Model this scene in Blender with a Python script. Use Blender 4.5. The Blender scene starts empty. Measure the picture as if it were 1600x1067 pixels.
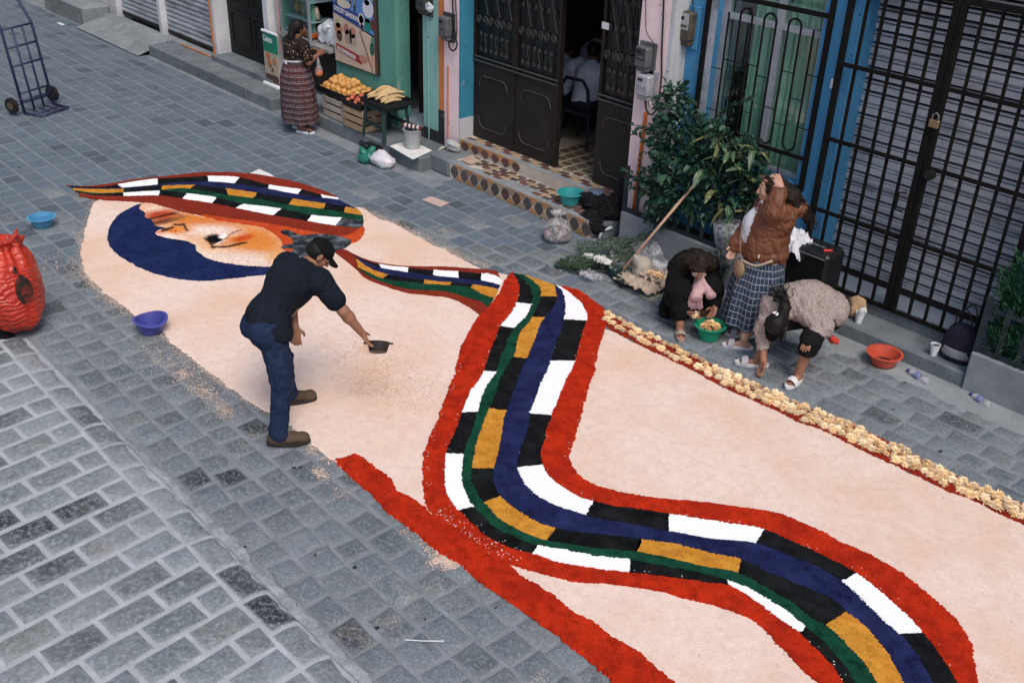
import bpy, bmesh, math, random
import numpy as np
from mathutils import Vector, Matrix, Euler
from mathutils.geometry import tessellate_polygon, delaunay_2d_cdt

# ------------------------------------------------------------------ camera, light, exposure
SC = bpy.context.scene
COL = SC.collection
R = math.radians
CAM = Vector((0.0, 0.0, 4.4))
FPX = 1600.0
YAW, PITCH, ROLL = R(-46.8589), R(29.31997), R(-2.03825)
fw = Vector((math.sin(YAW)*math.cos(PITCH), math.cos(YAW)*math.cos(PITCH), -math.sin(PITCH)))
rt = Vector((math.cos(YAW), -math.sin(YAW), 0)); dn = fw.cross(rt)
RT = rt*math.cos(ROLL)+dn*math.sin(ROLL); DN = -rt*math.sin(ROLL)+dn*math.cos(ROLL)
cam_d = bpy.data.cameras.new('camera'); cam = bpy.data.objects.new('camera', cam_d); COL.objects.link(cam)
cam_d.sensor_width = 36; cam_d.lens = 36*FPX/1600; cam_d.clip_start = .05; cam_d.clip_end = 500
UP = -DN; BK = -fw
cam.matrix_world = Matrix(((RT.x, UP.x, BK.x, CAM.x), (RT.y, UP.y, BK.y, CAM.y), (RT.z, UP.z, BK.z, CAM.z), (0, 0, 0, 1)))
SC.camera = cam

W = bpy.data.worlds.new('World'); SC.world = W; W.use_nodes = True
wn = W.node_tree.nodes; bgn = wn['Background']
sky = wn.new('ShaderNodeTexSky'); sky.sky_type = 'NISHITA'; sky.sun_disc = False
SUN_EL, SUN_AZ = R(56), R(112)          # azimuth measured from +Y clockwise
sky.sun_elevation = SUN_EL; sky.sun_rotation = SUN_AZ
sky.air_density = 1.0; sky.dust_density = 3.0; sky.ozone_density = 1.4
W.node_tree.links.new(sky.outputs[0], bgn.inputs[0]); bgn.inputs[1].default_value = 0.108
sun_d = bpy.data.lights.new('sun', 'SUN'); sun = bpy.data.objects.new('sun', sun_d); COL.objects.link(sun)
sun_d.energy = 1.5; sun_d.angle = R(26); sun_d.color = (1.0, .94, .86)
sdir = Vector((math.sin(SUN_AZ)*math.cos(SUN_EL), math.cos(SUN_AZ)*math.cos(SUN_EL), math.sin(SUN_EL)))
sun.rotation_euler = (-sdir).to_track_quat('-Z', 'Y').to_euler()
SC.view_settings.view_transform = 'Standard'; SC.view_settings.look = 'None'
SC.view_settings.gamma = 1; SC.view_settings.use_curve_mapping = False
SC.view_settings.exposure = 0.50

# ------------------------------------------------------------------ measuring helpers (photo survey points -> street coordinates)
def ray(px, py):
    return (RT*((px-800)/FPX)+DN*((py-533.5)/FPX)+fw)
def at_z(px, py, z=0.0):
    d = ray(px, py); return CAM+d*((z-CAM.z)/d.z)
def at_y(px, py, y):
    d = ray(px, py); return CAM+d*((y-CAM.y)/d.y)
def at_x(px, py, x):
    d = ray(px, py); return CAM+d*((x-CAM.x)/d.x)
def proj(p):
    v = Vector(p)-CAM; z = v.dot(fw)
    return (v.dot(RT)/z*FPX+800, v.dot(DN)/z*FPX+533.5, z)

# ------------------------------------------------------------------ object helpers
XF = {}
def thing(name, label, cat, loc=(0, 0, 0), rotz=0, group=None, rot=None, kind=None):
    o = bpy.data.objects.new(name, None); COL.objects.link(o); o.empty_display_size = .1
    o.location = loc; o.rotation_euler = rot if rot else (0, 0, rotz)
    if label: o['label'] = label
    if cat: o['category'] = cat
    if group: o['group'] = group
    if kind: o['kind'] = kind
    XF[o.name] = Matrix.Translation(Vector(loc)) @ (Euler(rot).to_matrix().to_4x4() if rot else Matrix.Rotation(rotz, 4, 'Z'))
    return o
def tag(o, label=None, cat=None, group=None, kind=None):
    if label: o['label'] = label
    if cat: o['category'] = cat
    if group: o['group'] = group
    if kind: o['kind'] = kind
    return o

class MB:
    """collects simple solids into one mesh"""
    def __init__(s): s.v = []; s.f = []; s.mi = []; s.cur = 0
    def add(s, vs, fs):
        n = len(s.v); s.v.extend([tuple(v) for v in vs]); s.f.extend([tuple(i+n for i in f) for f in fs]); s.mi.extend([s.cur]*len(fs)); return s
    def box(s, c, d, rot=None, bev=0):
        hx, hy, hz = d[0]/2, d[1]/2, d[2]/2
        if bev > 0:
            b = min(bev, hx*.49, hy*.49, hz*.49); vs = []; fs = []
            # chamfered box: 24 verts
            idx = {}
            for sx in (-1, 1):
                for sy in (-1, 1):
                    for sz in (-1, 1):
                        for ax in range(3):
                            p = [sx*(hx-b), sy*(hy-b), sz*(hz-b)]; p[ax] = (sx*hx, sy*hy, sz*hz)[ax]
                            idx[(sx, sy, sz, ax)] = len(vs); vs.append(Vector(p))
            o4 = ((-1, -1), (1, -1), (1, 1), (-1, 1))
            for ax in range(3):
                a1, a2 = (ax+1) % 3, (ax+2) % 3
                for sg in (-1, 1):
                    q = []
                    for u, w in o4:
                        k = [0, 0, 0]; k[ax] = sg; k[a1] = u; k[a2] = w; q.append(idx[(k[0], k[1], k[2], ax)])
                    fs.append(q if sg > 0 else q[::-1])
                for u in (-1, 1):
                    for w in (-1, 1):   # edges parallel to ax
                        k0 = [0, 0, 0]; k0[ax] = -1; k0[a1] = u; k0[a2] = w; k1 = list(k0); k1[ax] = 1
                        q = [idx[(*k0, a1)], idx[(*k1, a1)], idx[(*k1, a2)], idx[(*k0, a2)]]
                        fs.append(q if u*w < 0 else q[::-1])
            for sx in (-1, 1):
                for sy in (-1, 1):
                    for sz in (-1, 1):
                        q = [idx[(sx, sy, sz, a)] for a in range(3)]
                        fs.append(q if sx*sy*sz > 0 else q[::-1])
        else:
            vs = [Vector((x, y, z)) for x in (-hx, hx) for y in (-hy, hy) for z in (-hz, hz)]
            fs = [(0, 1, 3, 2), (4, 6, 7, 5), (0, 4, 5, 1), (2, 3, 7, 6), (0, 2, 6, 4), (1, 5, 7, 3)]
        m = Matrix.Identity(3)
        if rot is not None: m = Euler(rot).to_matrix() if not isinstance(rot, Matrix) else rot
        c = Vector(c)
        return s.add([m @ v+c for v in vs], fs)
    def span(s, a, b, bev=0):
        a = Vector(a); b = Vector(b); lo = Vector(map(min, a, b)); hi = Vector(map(max, a, b))
        return s.box((lo+hi)/2, hi-lo, bev=bev)
    def bar(s, p, q, w, h=None, up=(0, 0, 1)):
        p = Vector(p); q = Vector(q); d = q-p; L = d.length; d.normalize()
        u = Vector(up); sd = d.cross(u)
        if sd.length < 1e-4: sd = d.cross(Vector((0, 1, 0)))
        sd.normalize(); u = sd.cross(d)
        m = Matrix((d, sd, u)).transposed()
        return s.box((p+q)/2, (L, w, h or w), rot=m)
    def tube(s, pts, r, n=8, caps=True, closed=False):
        pts = [Vector(p) for p in pts]; N = len(pts)
        rs = r if isinstance(r, (list, tuple)) else [r]*N
        vs = []; fs = []; prev = None
        for i, p in enumerate(pts):
            a = pts[(i-1) % N] if (closed or i > 0) else p; b = pts[(i+1) % N] if (closed or i < N-1) else p
            t = (b-a)
            if t.length < 1e-9: t = Vector((0, 0, 1))
            t.normalize()
            if prev is None:
                x = t.cross(Vector((0, 0, 1)))
                if x.length < 1e-3: x = t.cross(Vector((0, 1, 0)))
            else:
                x = prev-t*prev.dot(t)
                if x.length < 1e-6: x = t.orthogonal()
            x.normalize(); prev = x; y = t.cross(x)
            for k in range(n):
                an = 2*math.pi*k/n; vs.append(p+(x*math.cos(an)+y*math.sin(an))*rs[i])
        M = N if closed else N-1
        for i in range(M):
            for k in range(n):
                a = i*n+k; b = i*n+(k+1) % n; c = ((i+1) % N)*n+(k+1) % n; d = ((i+1) % N)*n+k
                fs.append((a, b, c, d))
        if caps and not closed:
            fs.append(tuple(range(n))[::-1]); fs.append(tuple((N-1)*n+k for k in range(n)))
        return s.add(vs, fs)
    def lathe(s, prof, n=24, c=(0, 0, 0), fn=None):
        """prof: list of (r,z); fn(angle, i)-> radial factor"""
        c = Vector(c); vs = []; fs = []
        for i, (r, z) in enumerate(prof):
            for k in range(n):
                a = 2*math.pi*k/n; q = r*(fn(a, i) if fn else 1)
                vs.append(c+Vector((q*math.cos(a), q*math.sin(a), z)))
        for i in range(len(prof)-1):
            for k in range(n):
                fs.append((i*n+k, i*n+(k+1) % n, (i+1)*n+(k+1) % n, (i+1)*n+k))
        if prof[0][0] > 1e-5: fs.append(tuple(range(n))[::-1])
        if prof[-1][0] > 1e-5: fs.append(tuple((len(prof)-1)*n+k for k in range(n)))
        return s.add(vs, fs)
    def ell(s, c, r, n=12, m=8, rot=None, fn=None):
        c = Vector(c); r = (r, r, r) if not hasattr(r, '__len__') else r; vs = []; fs = []
        mm = Euler(rot).to_matrix() if rot is not None else Matrix.Identity(3)
        for i in range(m+1):
            th = math.pi*i/m
            for k in range(n):
                a = 2*math.pi*k/n; d = Vector((math.sin(th)*math.cos(a), math.sin(th)*math.sin(a), -math.cos(th)))
                q = fn(d) if fn else 1
                vs.append(c+mm @ Vector((d.x*r[0]*q, d.y*r[1]*q, d.z*r[2]*q)))
        for i in range(m):
            for k in range(n):
                fs.append((i*n+k, i*n+(k+1) % n, (i+1)*n+(k+1) % n, (i+1)*n+k))
        return s.add(vs, fs)
    def sheet(s, P, back=None, thick=0):
        """P: rows of points -> grid surface; thick offsets a second skin"""
        nr, nc = len(P), len(P[0]); P = [[Vector(p) for p in r] for r in P]
        vs = [p for r in P for p in r]; fs = [(i*nc+j, i*nc+j+1, (i+1)*nc+j+1, (i+1)*nc+j) for i in range(nr-1) for j in range(nc-1)]
        s.add(vs, fs)
        return s
    def prism(s, poly, axis_a, axis_b, axis_n, o, d):
        """extrude a 2-D polygon (list of (a,b)) along axis_n by d from origin o"""
        A, B, N, o = Vector(axis_a), Vector(axis_b), Vector(axis_n), Vector(o); n = len(poly)
        lo = [o+A*a+B*b for a, b in poly]; hi = [p+N*d for p in lo]
        fs = [tuple(range(n, 2*n)), tuple(range(n))[::-1]]+[(i, (i+1) % n, n+(i+1) % n, n+i) for i in range(n)]
        return s.add(lo+hi, fs)

def mesh_from(name, v, f, mats, mi=None, smooth=False, recalc=True):
    me = bpy.data.meshes.new(name); me.from_pydata([tuple(p) for p in v], [], [tuple(q) for q in f])
    for m in (mats if isinstance(mats, (list, tuple)) else [mats]): me.materials.append(m)
    if mi is not None and any(mi): me.polygons.foreach_set('material_index', mi)
    if recalc:
        bm = bmesh.new(); bm.from_mesh(me); bmesh.ops.recalc_face_normals(bm, faces=bm.faces); bm.to_mesh(me); bm.free()
    if smooth: me.polygons.foreach_set('use_smooth', [True]*len(me.polygons))
    me.update(); return me
def link(name, me, parent=None):
    o = bpy.data.objects.new(name, me); COL.objects.link(o)
    if parent is not None: o.parent = parent
    return o
def obj(name, mb, mats, parent=None, smooth=False, world=True, recalc=True):
    """one mesh object. world=True: the points are street coordinates, taken into the parent's frame"""
    v = mb.v
    if parent is not None and world:
        top = parent
        while top.parent is not None: top = top.parent
        m = XF[top.name].inverted(); v = [m @ Vector(p) for p in v]
    me = mesh_from(name, v, mb.f, mats, mb.mi, smooth, recalc)
    return link(name, me, parent)
def copy_tree(o, parent=None):
    c = o.copy(); COL.objects.link(c)
    if parent is not None: c.parent = parent
    for ch in list(o.children): copy_tree(ch, c)
    return c
def autosmooth(o, ang=40):
    me = o.data; me.polygons.foreach_set('use_smooth', [True]*len(me.polygons))
    try: me.set_sharp_from_angle(angle=R(ang))
    except Exception: pass
    return o

# ------------------------------------------------------------------ materials
def srgb(r, g, b):
    f = lambda c: (c/255/12.92) if c/255 <= .04045 else ((c/255+.055)/1.055)**2.4
    return (f(r), f(g), f(b))
class NT:
    def __init__(s, name):
        s.m = bpy.data.materials.new(name); s.m.use_nodes = True; s.t = s.m.node_tree; s.n = s.t.nodes
        s.b = s.n['Principled BSDF']; s.out = s.n['Material Output']; s.tc = None
    def new(s, t, **kw):
        n = s.n.new(t)
        for k, v in kw.items(): setattr(n, k, v)
        return n
    def L(s, a, b): s.t.links.new(a, b)
    def co(s, which='Object'):
        if s.tc is None: s.tc = s.new('ShaderNodeTexCoord')
        return s.tc.outputs[which]
    def noise(s, scale, detail=4, rough=.55, co=None, dist=0, stretch=None):
        n = s.new('ShaderNodeTexNoise'); n.inputs['Scale'].default_value = scale; n.inputs['Detail'].default_value = detail
        n.inputs['Roughness'].default_value = rough; n.inputs['Distortion'].default_value = dist
        c = co or s.co()
        if stretch:
            mp = s.new('ShaderNodeMapping'); mp.inputs['Scale'].default_value = stretch; s.L(c, mp.inputs[0]); c = mp.outputs[0]
        s.L(c, n.inputs['Vector']); return n.outputs['Fac']
    def ramp(s, fac, stops, interp='LINEAR'):
        r = s.new('ShaderNodeValToRGB'); e = r.color_ramp; e.interpolation = interp
        while len(e.elements) < len(stops): e.elements.new(.5)
        for i, (p, c) in enumerate(stops): e.elements[i].position = p; e.elements[i].color = (*c[:3], 1) if len(c) >= 3 else (c[0], c[0], c[0], 1)
        s.L(fac, r.inputs[0]); return r.outputs[0]
    def mix(s, fac, a, b, mode='MIX'):
        n = s.new('ShaderNodeMix', data_type='RGBA', blend_type=mode)
        for sock, v in ((n.inputs[0], fac), (n.inputs[6], a), (n.inputs[7], b)):
            if isinstance(v, (int, float)): sock.default_value = v
            elif isinstance(v, tuple): sock.default_value = (*v[:3], 1)
            else: s.L(v, sock)
        return n.outputs[2]
    def math(s, op, a, b=0.0, c=None, clamp=False):
        n = s.new('ShaderNodeMath', operation=op, use_clamp=clamp)
        for sock, v in zip(n.inputs, (a, b) if c is None else (a, b, c)):
            if isinstance(v, (int, float)): sock.default_value = v
            else: s.L(v, sock)
        return n.outputs[0]
    def bump(s, h, strength=.3, dist=.01, prev=None):
        n = s.new('ShaderNodeBump'); n.inputs['Strength'].default_value = strength; n.inputs['Distance'].default_value = dist
        s.L(h, n.inputs['Height'])
        if prev is not None: s.L(prev, n.inputs['Normal'])
        return n.outputs[0]
    def done(s, col=None, rough=None, nrm=None, metal=None, spec=None, alpha=None, trans=None):
        I = s.b.inputs
        for k, v in (('Base Color', col), ('Roughness', rough), ('Metallic', metal), ('Specular IOR Level', spec), ('Alpha', alpha), ('Transmission Weight', trans)):
            if v is None: continue
            if isinstance(v, tuple): I[k].default_value = (*v[:3], 1)
            elif isinstance(v, (int, float)): I[k].default_value = v
            else: s.L(v, I[k])
        if nrm is not None: s.L(nrm, I['Normal'])
        return s.m
MATS = {}
def mat(name, col, rough=.8, var=.18, scale=6, fine=60, bump=.25, bdist=.004, metal=0, spec=.3, rand=0, dirt=None, dirt_amt=.5, dscale=3):
    """general surface: colour with two scales of mottling, optional grime colour, fine relief"""
    if name in MATS: return MATS[name]
    t = NT(name); n1 = t.noise(scale, 5, .6); n2 = t.noise(fine, 3, .6)
    dk = tuple(c*(1-var*1.6) for c in col); lt = tuple(min(1, c*(1+var)) for c in col)
    c = t.ramp(n1, [(.3, dk), (.7, lt)])
    c = t.mix(.35*min(1, var*4), c, t.ramp(n2, [(.35, dk), (.65, lt)]))
    if dirt is not None:
        d = t.noise(dscale, 6, .7, dist=.4); f = t.ramp(d, [(.5, (0, 0, 0)), (.68, (1, 1, 1))])
        c = t.mix(t.math('MULTIPLY', f, dirt_amt), c, dirt)
    if rand:
        oi = t.new('ShaderNodeObjectInfo'); f = t.math('MULTIPLY_ADD', oi.outputs['Random'], rand*2, 1-rand)
        c = t.mix(1.0, c, f, 'MULTIPLY')
    nr = t.bump(n2, bump, bdist) if bump else None
    MATS[name] = t.done(c, rough, nr, metal, spec); return MATS[name]
rng = random.Random(7)
def rv(a, b): return rng.uniform(a, b)
# ================================================================== GROUND
def M_stone(name, base, dark, src='obj', scale=30, joint=(.26, .28, .30), rough=1.0, pdark=.93, dusty=0.0):
    """granite setts: tone per stone, cleft speckle, mortar smeared over ragged rims, wear in wide patches"""
    if name in MATS: return MATS[name]
    t = NT(name)
    if src == 'obj': rnd = t.new('ShaderNodeObjectInfo').outputs['Random']
    else:
        a = t.new('ShaderNodeAttribute'); a.attribute_name = 'tone'; rnd = a.outputs['Fac']
    ed = t.new('ShaderNodeAttribute'); ed.attribute_name = 'rim'
    geo = t.new('ShaderNodeNewGeometry').outputs['Position']
    n1 = t.noise(scale, 6, .72, co=geo); n2 = t.noise(scale*2.1, 4, .7, co=geo); n3 = t.noise(.9, 5, .62, co=geo); n4 = t.noise(11, 5, .7, co=geo)
    k = lambda q: tuple(min(1, c*q) for c in base)
    warm = (base[0]*1.12, base[1]*1.03, base[2]*.93)
    tone = t.ramp(rnd, [(0, k(.74)), (.16, k(1.0)), (.34, k(1.32)), (.50, k(.80)), (.62, warm), (.74, k(1.15)), (pdark-.03, k(.55)), (pdark, dark), (1, tuple(c*.8 for c in dark))])
    c = t.mix(t.math('MULTIPLY', t.ramp(n1, [(.47, (0, 0, 0)), (.63, (1, 1, 1))]), .70*rough), tone, k(2.0))
    c = t.mix(t.math('MULTIPLY', t.ramp(n2, [(.36, (1, 1, 1)), (.52, (0, 0, 0))]), .62*rough), c, k(.30))
    c = t.mix(t.math('MULTIPLY', t.ramp(n4, [(.34, (1, 1, 1)), (.5, (0, 0, 0))]), .50), c, k(.50))
    c = t.mix(t.math('MULTIPLY', t.ramp(n3, [(.42, (0, 0, 0)), (.66, (1, 1, 1))]), .50), c, joint)
    e = t.math('ADD', ed.outputs['Fac'], t.math('MULTIPLY_ADD', n1, 1.5*rough, -.75*rough)); jn = t.ramp(e, [(.22, (1, 1, 1)), (.50, (0, 0, 0))])
    jc = t.mix(t.ramp(n2, [(.35, (0, 0, 0)), (.65, (1, 1, 1))]), tuple(q*.72 for q in joint), tuple(min(1, q*1.15) for q in joint))
    c = t.mix(t.math('MULTIPLY', jn, .85), c, jc)
    if dusty:
        d = t.noise(2.3, 5, .7, co=geo, dist=.5); d2 = t.math('MULTIPLY', t.ramp(d, [(.56, (0, 0, 0)), (.70, (1, 1, 1))]), t.ramp(n2, [(.46, (0, 0, 0)), (.56, (1, 1, 1))])); c = t.mix(t.math('MULTIPLY', d2, dusty), c, (.52, .43, .36))
    h = t.math('ADD', t.math('MULTIPLY', n1, 1.3), t.math('MULTIPLY', n2, .5))
    MATS[name] = t.done(c, .85, t.bump(h, .8*rough, .012), spec=.22); return MATS[name]
STONE = (.152, .174, .190); STONE_D = (.022, .027, .030)
m_sett = M_stone('granite_sett', STONE, STONE_D, scale=36, joint=(.225, .245, .262), pdark=.955, dusty=.55)
m_sett_shaded = M_stone('granite_sett_shaded', (.100, .130, .160), STONE_D, 'attr', scale=34, joint=(.150, .182, .215), rough=.9, pdark=.95)  # same setts, darker and bluer: far shade painted into the colour
m_brick = M_stone('paving_brick', (.182, .204, .216), (.026, .031, .034), scale=26, joint=(.34, .355, .375), rough=.85, pdark=.82)
m_joint = mat('joint_mortar', (.215, .235, .255), .95, .25, 5, 90, .6, dirt=(.13, .145, .16), dscale=1.1)
m_joint_walk = mat('walk_mortar', (.385, .40, .42), .95, .14, 7, 90, .35, dirt=(.27, .28, .3), dscale=2)
m_conc = mat('concrete', (.16, .18, .195), .9, .25, 3, 60, .5, dirt=(.08, .09, .10), dscale=2.2, dirt_amt=.7)
m_conc_l = mat('concrete_light', (.24, .26, .27), .9, .2, 3, 60, .4, dirt=(.13, .145, .155), dscale=2.2, dirt_amt=.6)

road = tag(obj('road', MB().add([(-300, -300, -.007), (300, -300, -.007), (300, 300, -.007), (-300, 300, -.007)], [(0, 1, 2, 3)]), m_joint, recalc=False), kind='structure')

def sett_mesh(seed, lx, ly, h=.03, bev=.011, rough=.004, n=4, dome=0.0, jig=.006):
    """one stone lx x ly, top at z=0, chipped rounded edge"""
    r = random.Random(seed); v = []; f = []
    cj = [[r.uniform(-jig, jig) for _ in range(2)] for _ in range(4)]
    def P(u, w):     # u,w in 0..1 -> bilinear with jittered corners
        x = (u-.5)*lx; y = (w-.5)*ly
        k = [(1-u)*(1-w), u*(1-w), u*w, (1-u)*w]
        return x+sum(k[i]*cj[i][0] for i in range(4)), y+sum(k[i]*cj[i][1] for i in range(4))
    bu = bev/lx; bw = bev/ly
    us = [0, bu]+[bu+(1-2*bu)*i/(n-1) for i in range(1, n-1)]+[1-bu, 1]
    ws = [0, bw]+[bw+(1-2*bw)*i/(n-1) for i in range(1, n-1)]+[1-bw, 1]
    N = len(us)
    for j, w in enumerate(ws):
        for i, u in enumerate(us):
            x, y = P(u, w); e = (i in (0, N-1)) or (j in (0, N-1))
            if e: x += r.uniform(-.003, .003); y += r.uniform(-.003, .003)
            z = (-bev*.75 if e else r.uniform(-rough, rough)) - dome*(2*u-1)**2*0 - dome*max(0, w-.35)**2*2.4
            v.append((x, y, z))
    for j in range(N-1):
        for i in range(N-1): f.append((j*N+i, j*N+i+1, (j+1)*N+i+1, (j+1)*N+i))
    b = [i for i in range(N)]+[j*N+N-1 for j in range(1, N)]+[(N-1)*N+i for i in range(N-2, -1, -1)]+[j*N for j in range(N-2, 0, -1)]
    n0 = len(v)
    global LAST_RIM; LAST_RIM = [0.0 if (q % N in (0, N-1) or q//N in (0, N-1)) else (.42 if (q % N in (1, N-2) or q//N in (1, N-2)) else 1.0) for q in range(N*N)]+[0.0]*len(b)
    for k in b: v.append((v[k][0], v[k][1], -h))
    for k in range(len(b)):
        k2 = (k+1) % len(b); f.append((b[k2], b[k], n0+k, n0+k2))
    return v, f

def stone(name, v, f, m):
    me = mesh_from(name, v, f, m, recalc=False, smooth=True); a = me.attributes.new('rim', 'FLOAT', 'POINT'); a.data.foreach_set('value', LAST_RIM); return me
# ------------------------------------------------------------------ polygons measured on the photograph
def W2(pts, z=.012): return [tuple(at_z(x, y, z)[:2]) for x, y in pts]
def catmull(p, step=.014, closed=False):
    p = [np.array(q, float) for q in p]; n = len(p); out = []
    rngN = n if closed else n-1
    for i in range(rngN):
        p0 = p[(i-1) % n] if (closed or i > 0) else 2*p[0]-p[1]; p1 = p[i % n]; p2 = p[(i+1) % n]
        p3 = p[(i+2) % n] if (closed or i+2 < n) else 2*p[-1]-p[-2]
        L = np.linalg.norm(p2-p1); k = max(1, int(L/step))
        for j in range(k):
            t = j/k
            out.append(.5*((2*p1)+(-p0+p2)*t+(2*p0-5*p1+4*p2-p3)*t*t+(-p0+3*p1-3*p2+p3)*t**3))
    if not closed: out.append(p[-1])
    return np.array(out)
def densify(p, step=.014):
    out = []
    for i in range(len(p)):
        a, b = np.array(p[i]), np.array(p[(i+1) % len(p)]); k = max(1, int(np.linalg.norm(b-a)/step))
        for j in range(k): out.append(a+(b-a)*j/k)
    return np.array(out)
def area2(p): x, y = p[:, 0], p[:, 1]; return .5*np.sum(x*np.roll(y, -1)-np.roll(x, -1)*y)
def inside(P, poly):
    P = np.asarray(P); poly = np.asarray(poly); x, y = P[:, 0], P[:, 1]; r = np.zeros(len(P), bool); j = len(poly)-1
    for i in range(len(poly)):
        a, b = poly[i], poly[j]
        c = ((a[1] > y) != (b[1] > y)) & (x < (b[0]-a[0])*(y-a[1])/(b[1]-a[1]+1e-12)+a[0]); r ^= c; j = i
    return r
nrng = np.random.default_rng(5)
def ragged(p, amp=.006, seed=0):
    """sawdust edge: low wobble plus grain"""
    n = len(p); t = np.roll(p, -1, 0)-np.roll(p, 1, 0); nn = np.stack([t[:, 1], -t[:, 0]], 1); nn /= (np.linalg.norm(nn, axis=1)[:, None]+1e-9)
    w = nrng.normal(size=n); k = np.ones(5)/5
    lo = np.convolve(np.concatenate([w[-10:], w, w[:10]]), k, 'same')[10:-10]*1.5
    k2 = np.hanning(25); k2 /= k2.sum(); lo2 = np.convolve(np.concatenate([w[::-1][-30:], w[::-1], w[::-1][:30]]), k2, 'same')[30:-30]*4
    return p+nn*(amp*(.5*lo+.45*lo2+.55*nrng.normal(size=n)))[:, None]
def heap(p, z0, z1, slope=.010):
    """closed outline -> low heap of sawdust with a slumped rim"""
    if area2(p) < 0: p = p[::-1]
    n = len(p); t = np.roll(p, -1, 0)-np.roll(p, 1, 0); nn = np.stack([t[:, 1], -t[:, 0]], 1); nn /= (np.linalg.norm(nn, axis=1)[:, None]+1e-9)
    lo = p+nn*slope*.5; hi = p-nn*slope*.5
    mb = MB()
    vs = [(x, y, z0) for x, y in lo]+[(x, y, z1) for x, y in hi]
    fs = [tuple(range(n, 2*n))]+[(i, (i+1) % n, n+(i+1) % n, n+i) for i in range(n)]
    return mb.add(vs, fs)

def PW(x, y, z=.012): return tuple(proj((x, y, z))[:2])
CARPET_OUT = [(154,312),(140,334),(130,375),(128,406),(136,425),(154,447),(160,455),(178,464),(210,489),(251,515),(265,530),(312,567),(370,610),(400,632),(440,655),(482,688),(524,720),(575,765),(644,825),(713,875),(800,941),(900,1013),(1000,1090),PW(-1.6,3.24),PW(.7,3.24),PW(.7,6.46),PW(-1.0,6.46),(1600,819),(1556,799),(1512,777),(1480,766),(1447,749),(1412,732),(1377,716),(1337,698),(1311,684),(1280,670),(1221,645),(1171,622),(1133,605),(1090,582),(1037,556),(994,536),(956,517),(946,500),(948,488),(925,469),(905,456),(877,449),(850,440),(820,431),(790,424),(777,422),(755,419),(722,404),(712,400),(693,389),(677,382),(658,372),(639,362),(619,351),(588,339),(560,324),(545,322),(527,306),(496,295),(459,284),(427,277),(371,270),(309,270),(262,275),(215,280),(174,287),(137,291),(106,289),(124,306)]
carpet_poly = np.array(W2(CARPET_OUT, 0))

# ------------------------------------------------------------------ road setts: 300 largest in view as parts, the rest one part
cells = []; y = 2.215; row = 0
r2 = random.Random(21)
while y < 8.0:
    pitch = .212+r2.uniform(-.012, .016)
    x = 2.6+r2.uniform(0, .3); 
    while x > -34:
        L = r2.choice([.22, .25, .27, .3, .33, .36])+r2.uniform(-.015, .015)
        if y < 3.2: L = r2.choice([.2, .22, .24, .28])+r2.uniform(-.012, .012)
        cells.append((x-L/2, y+pitch/2, L-.020, pitch-.020)); x -= L
    y += pitch
y = 2.2
while y > -3.5:       # the same setts go on to the left of where the raised walk ends
    pitch = .2+r2.uniform(-.01, .014); y -= pitch; x = -8.62+r2.uniform(-.03, .0)
    while x > -34:
        L = r2.choice([.25, .3, .33, .36])+r2.uniform(-.015, .015); cells.append((x-L/2, y+pitch/2, L-.018, pitch-.018)); x -= L
cc = np.array([c[:2] for c in cells]); ins = inside(cc, carpet_poly)
vis = []
for k, (x, y, lx, ly) in enumerate(cells):
    if ins[k]:
        q = np.array([(x+a*lx*.6, y+b*ly*.6) for a in (-1, 0, 1) for b in (-1, 0, 1)])
        if inside(q, carpet_poly).all(): continue
    if y+ly/2 > 7.25 and x < -9.2: continue
    if y+ly/2 > 7.62: continue
    px, py, d = proj((x, y, 0))
    if d < .5 or not (-500 < px < 2400 and -60 < py < 2300) or x > 2.5: continue
    inf = -60 < px < 1660 and -40 < py < 1120
    vis.append((lx*ly*4.4/d**3*(1 if inf else 1e-4), x, y, lx, ly, px, py))
vis.sort(reverse=True)
variants = []
for s in range(14):
    lx = [.20, .22, .25, .28, .31, .34][s % 6]
    v, f = sett_mesh(100+s, lx, .196, rough=.0055, n=4, jig=.013, bev=.012)
    variants.append((lx, stone('sett', v, f, m_sett)))
fv, ff, ft, fr = [], [], [], []
NEAR = 300
for k, (w, x, y, lx, ly, px, py) in enumerate(vis):
    if k < NEAR:
        best = sorted(variants, key=lambda q: abs(q[0]-lx)+r2.uniform(0, .02))[0]
        o = link('paving_stone', best[1], road); o.location = (x, y, r2.uniform(-.002, .003)); o.scale = (lx/best[0], ly/.196, 1)
        o.rotation_euler = (r2.uniform(-.008, .008), r2.uniform(-.008, .008), r2.uniform(-.012, .012)+(math.pi if r2.random() < .5 else 0))
    else:
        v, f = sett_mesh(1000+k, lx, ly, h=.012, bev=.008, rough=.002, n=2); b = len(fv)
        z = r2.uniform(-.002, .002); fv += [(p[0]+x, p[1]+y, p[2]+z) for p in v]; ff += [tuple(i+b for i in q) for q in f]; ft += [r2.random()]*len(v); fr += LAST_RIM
me = mesh_from('far_paving', fv, ff, m_sett_shaded, recalc=False)
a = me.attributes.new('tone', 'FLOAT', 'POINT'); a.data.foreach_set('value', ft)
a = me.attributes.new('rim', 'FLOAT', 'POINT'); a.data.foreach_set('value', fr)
tag(link('far_paving', me, road), 'grey granite setts further up the street', kind='stuff')

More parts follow.
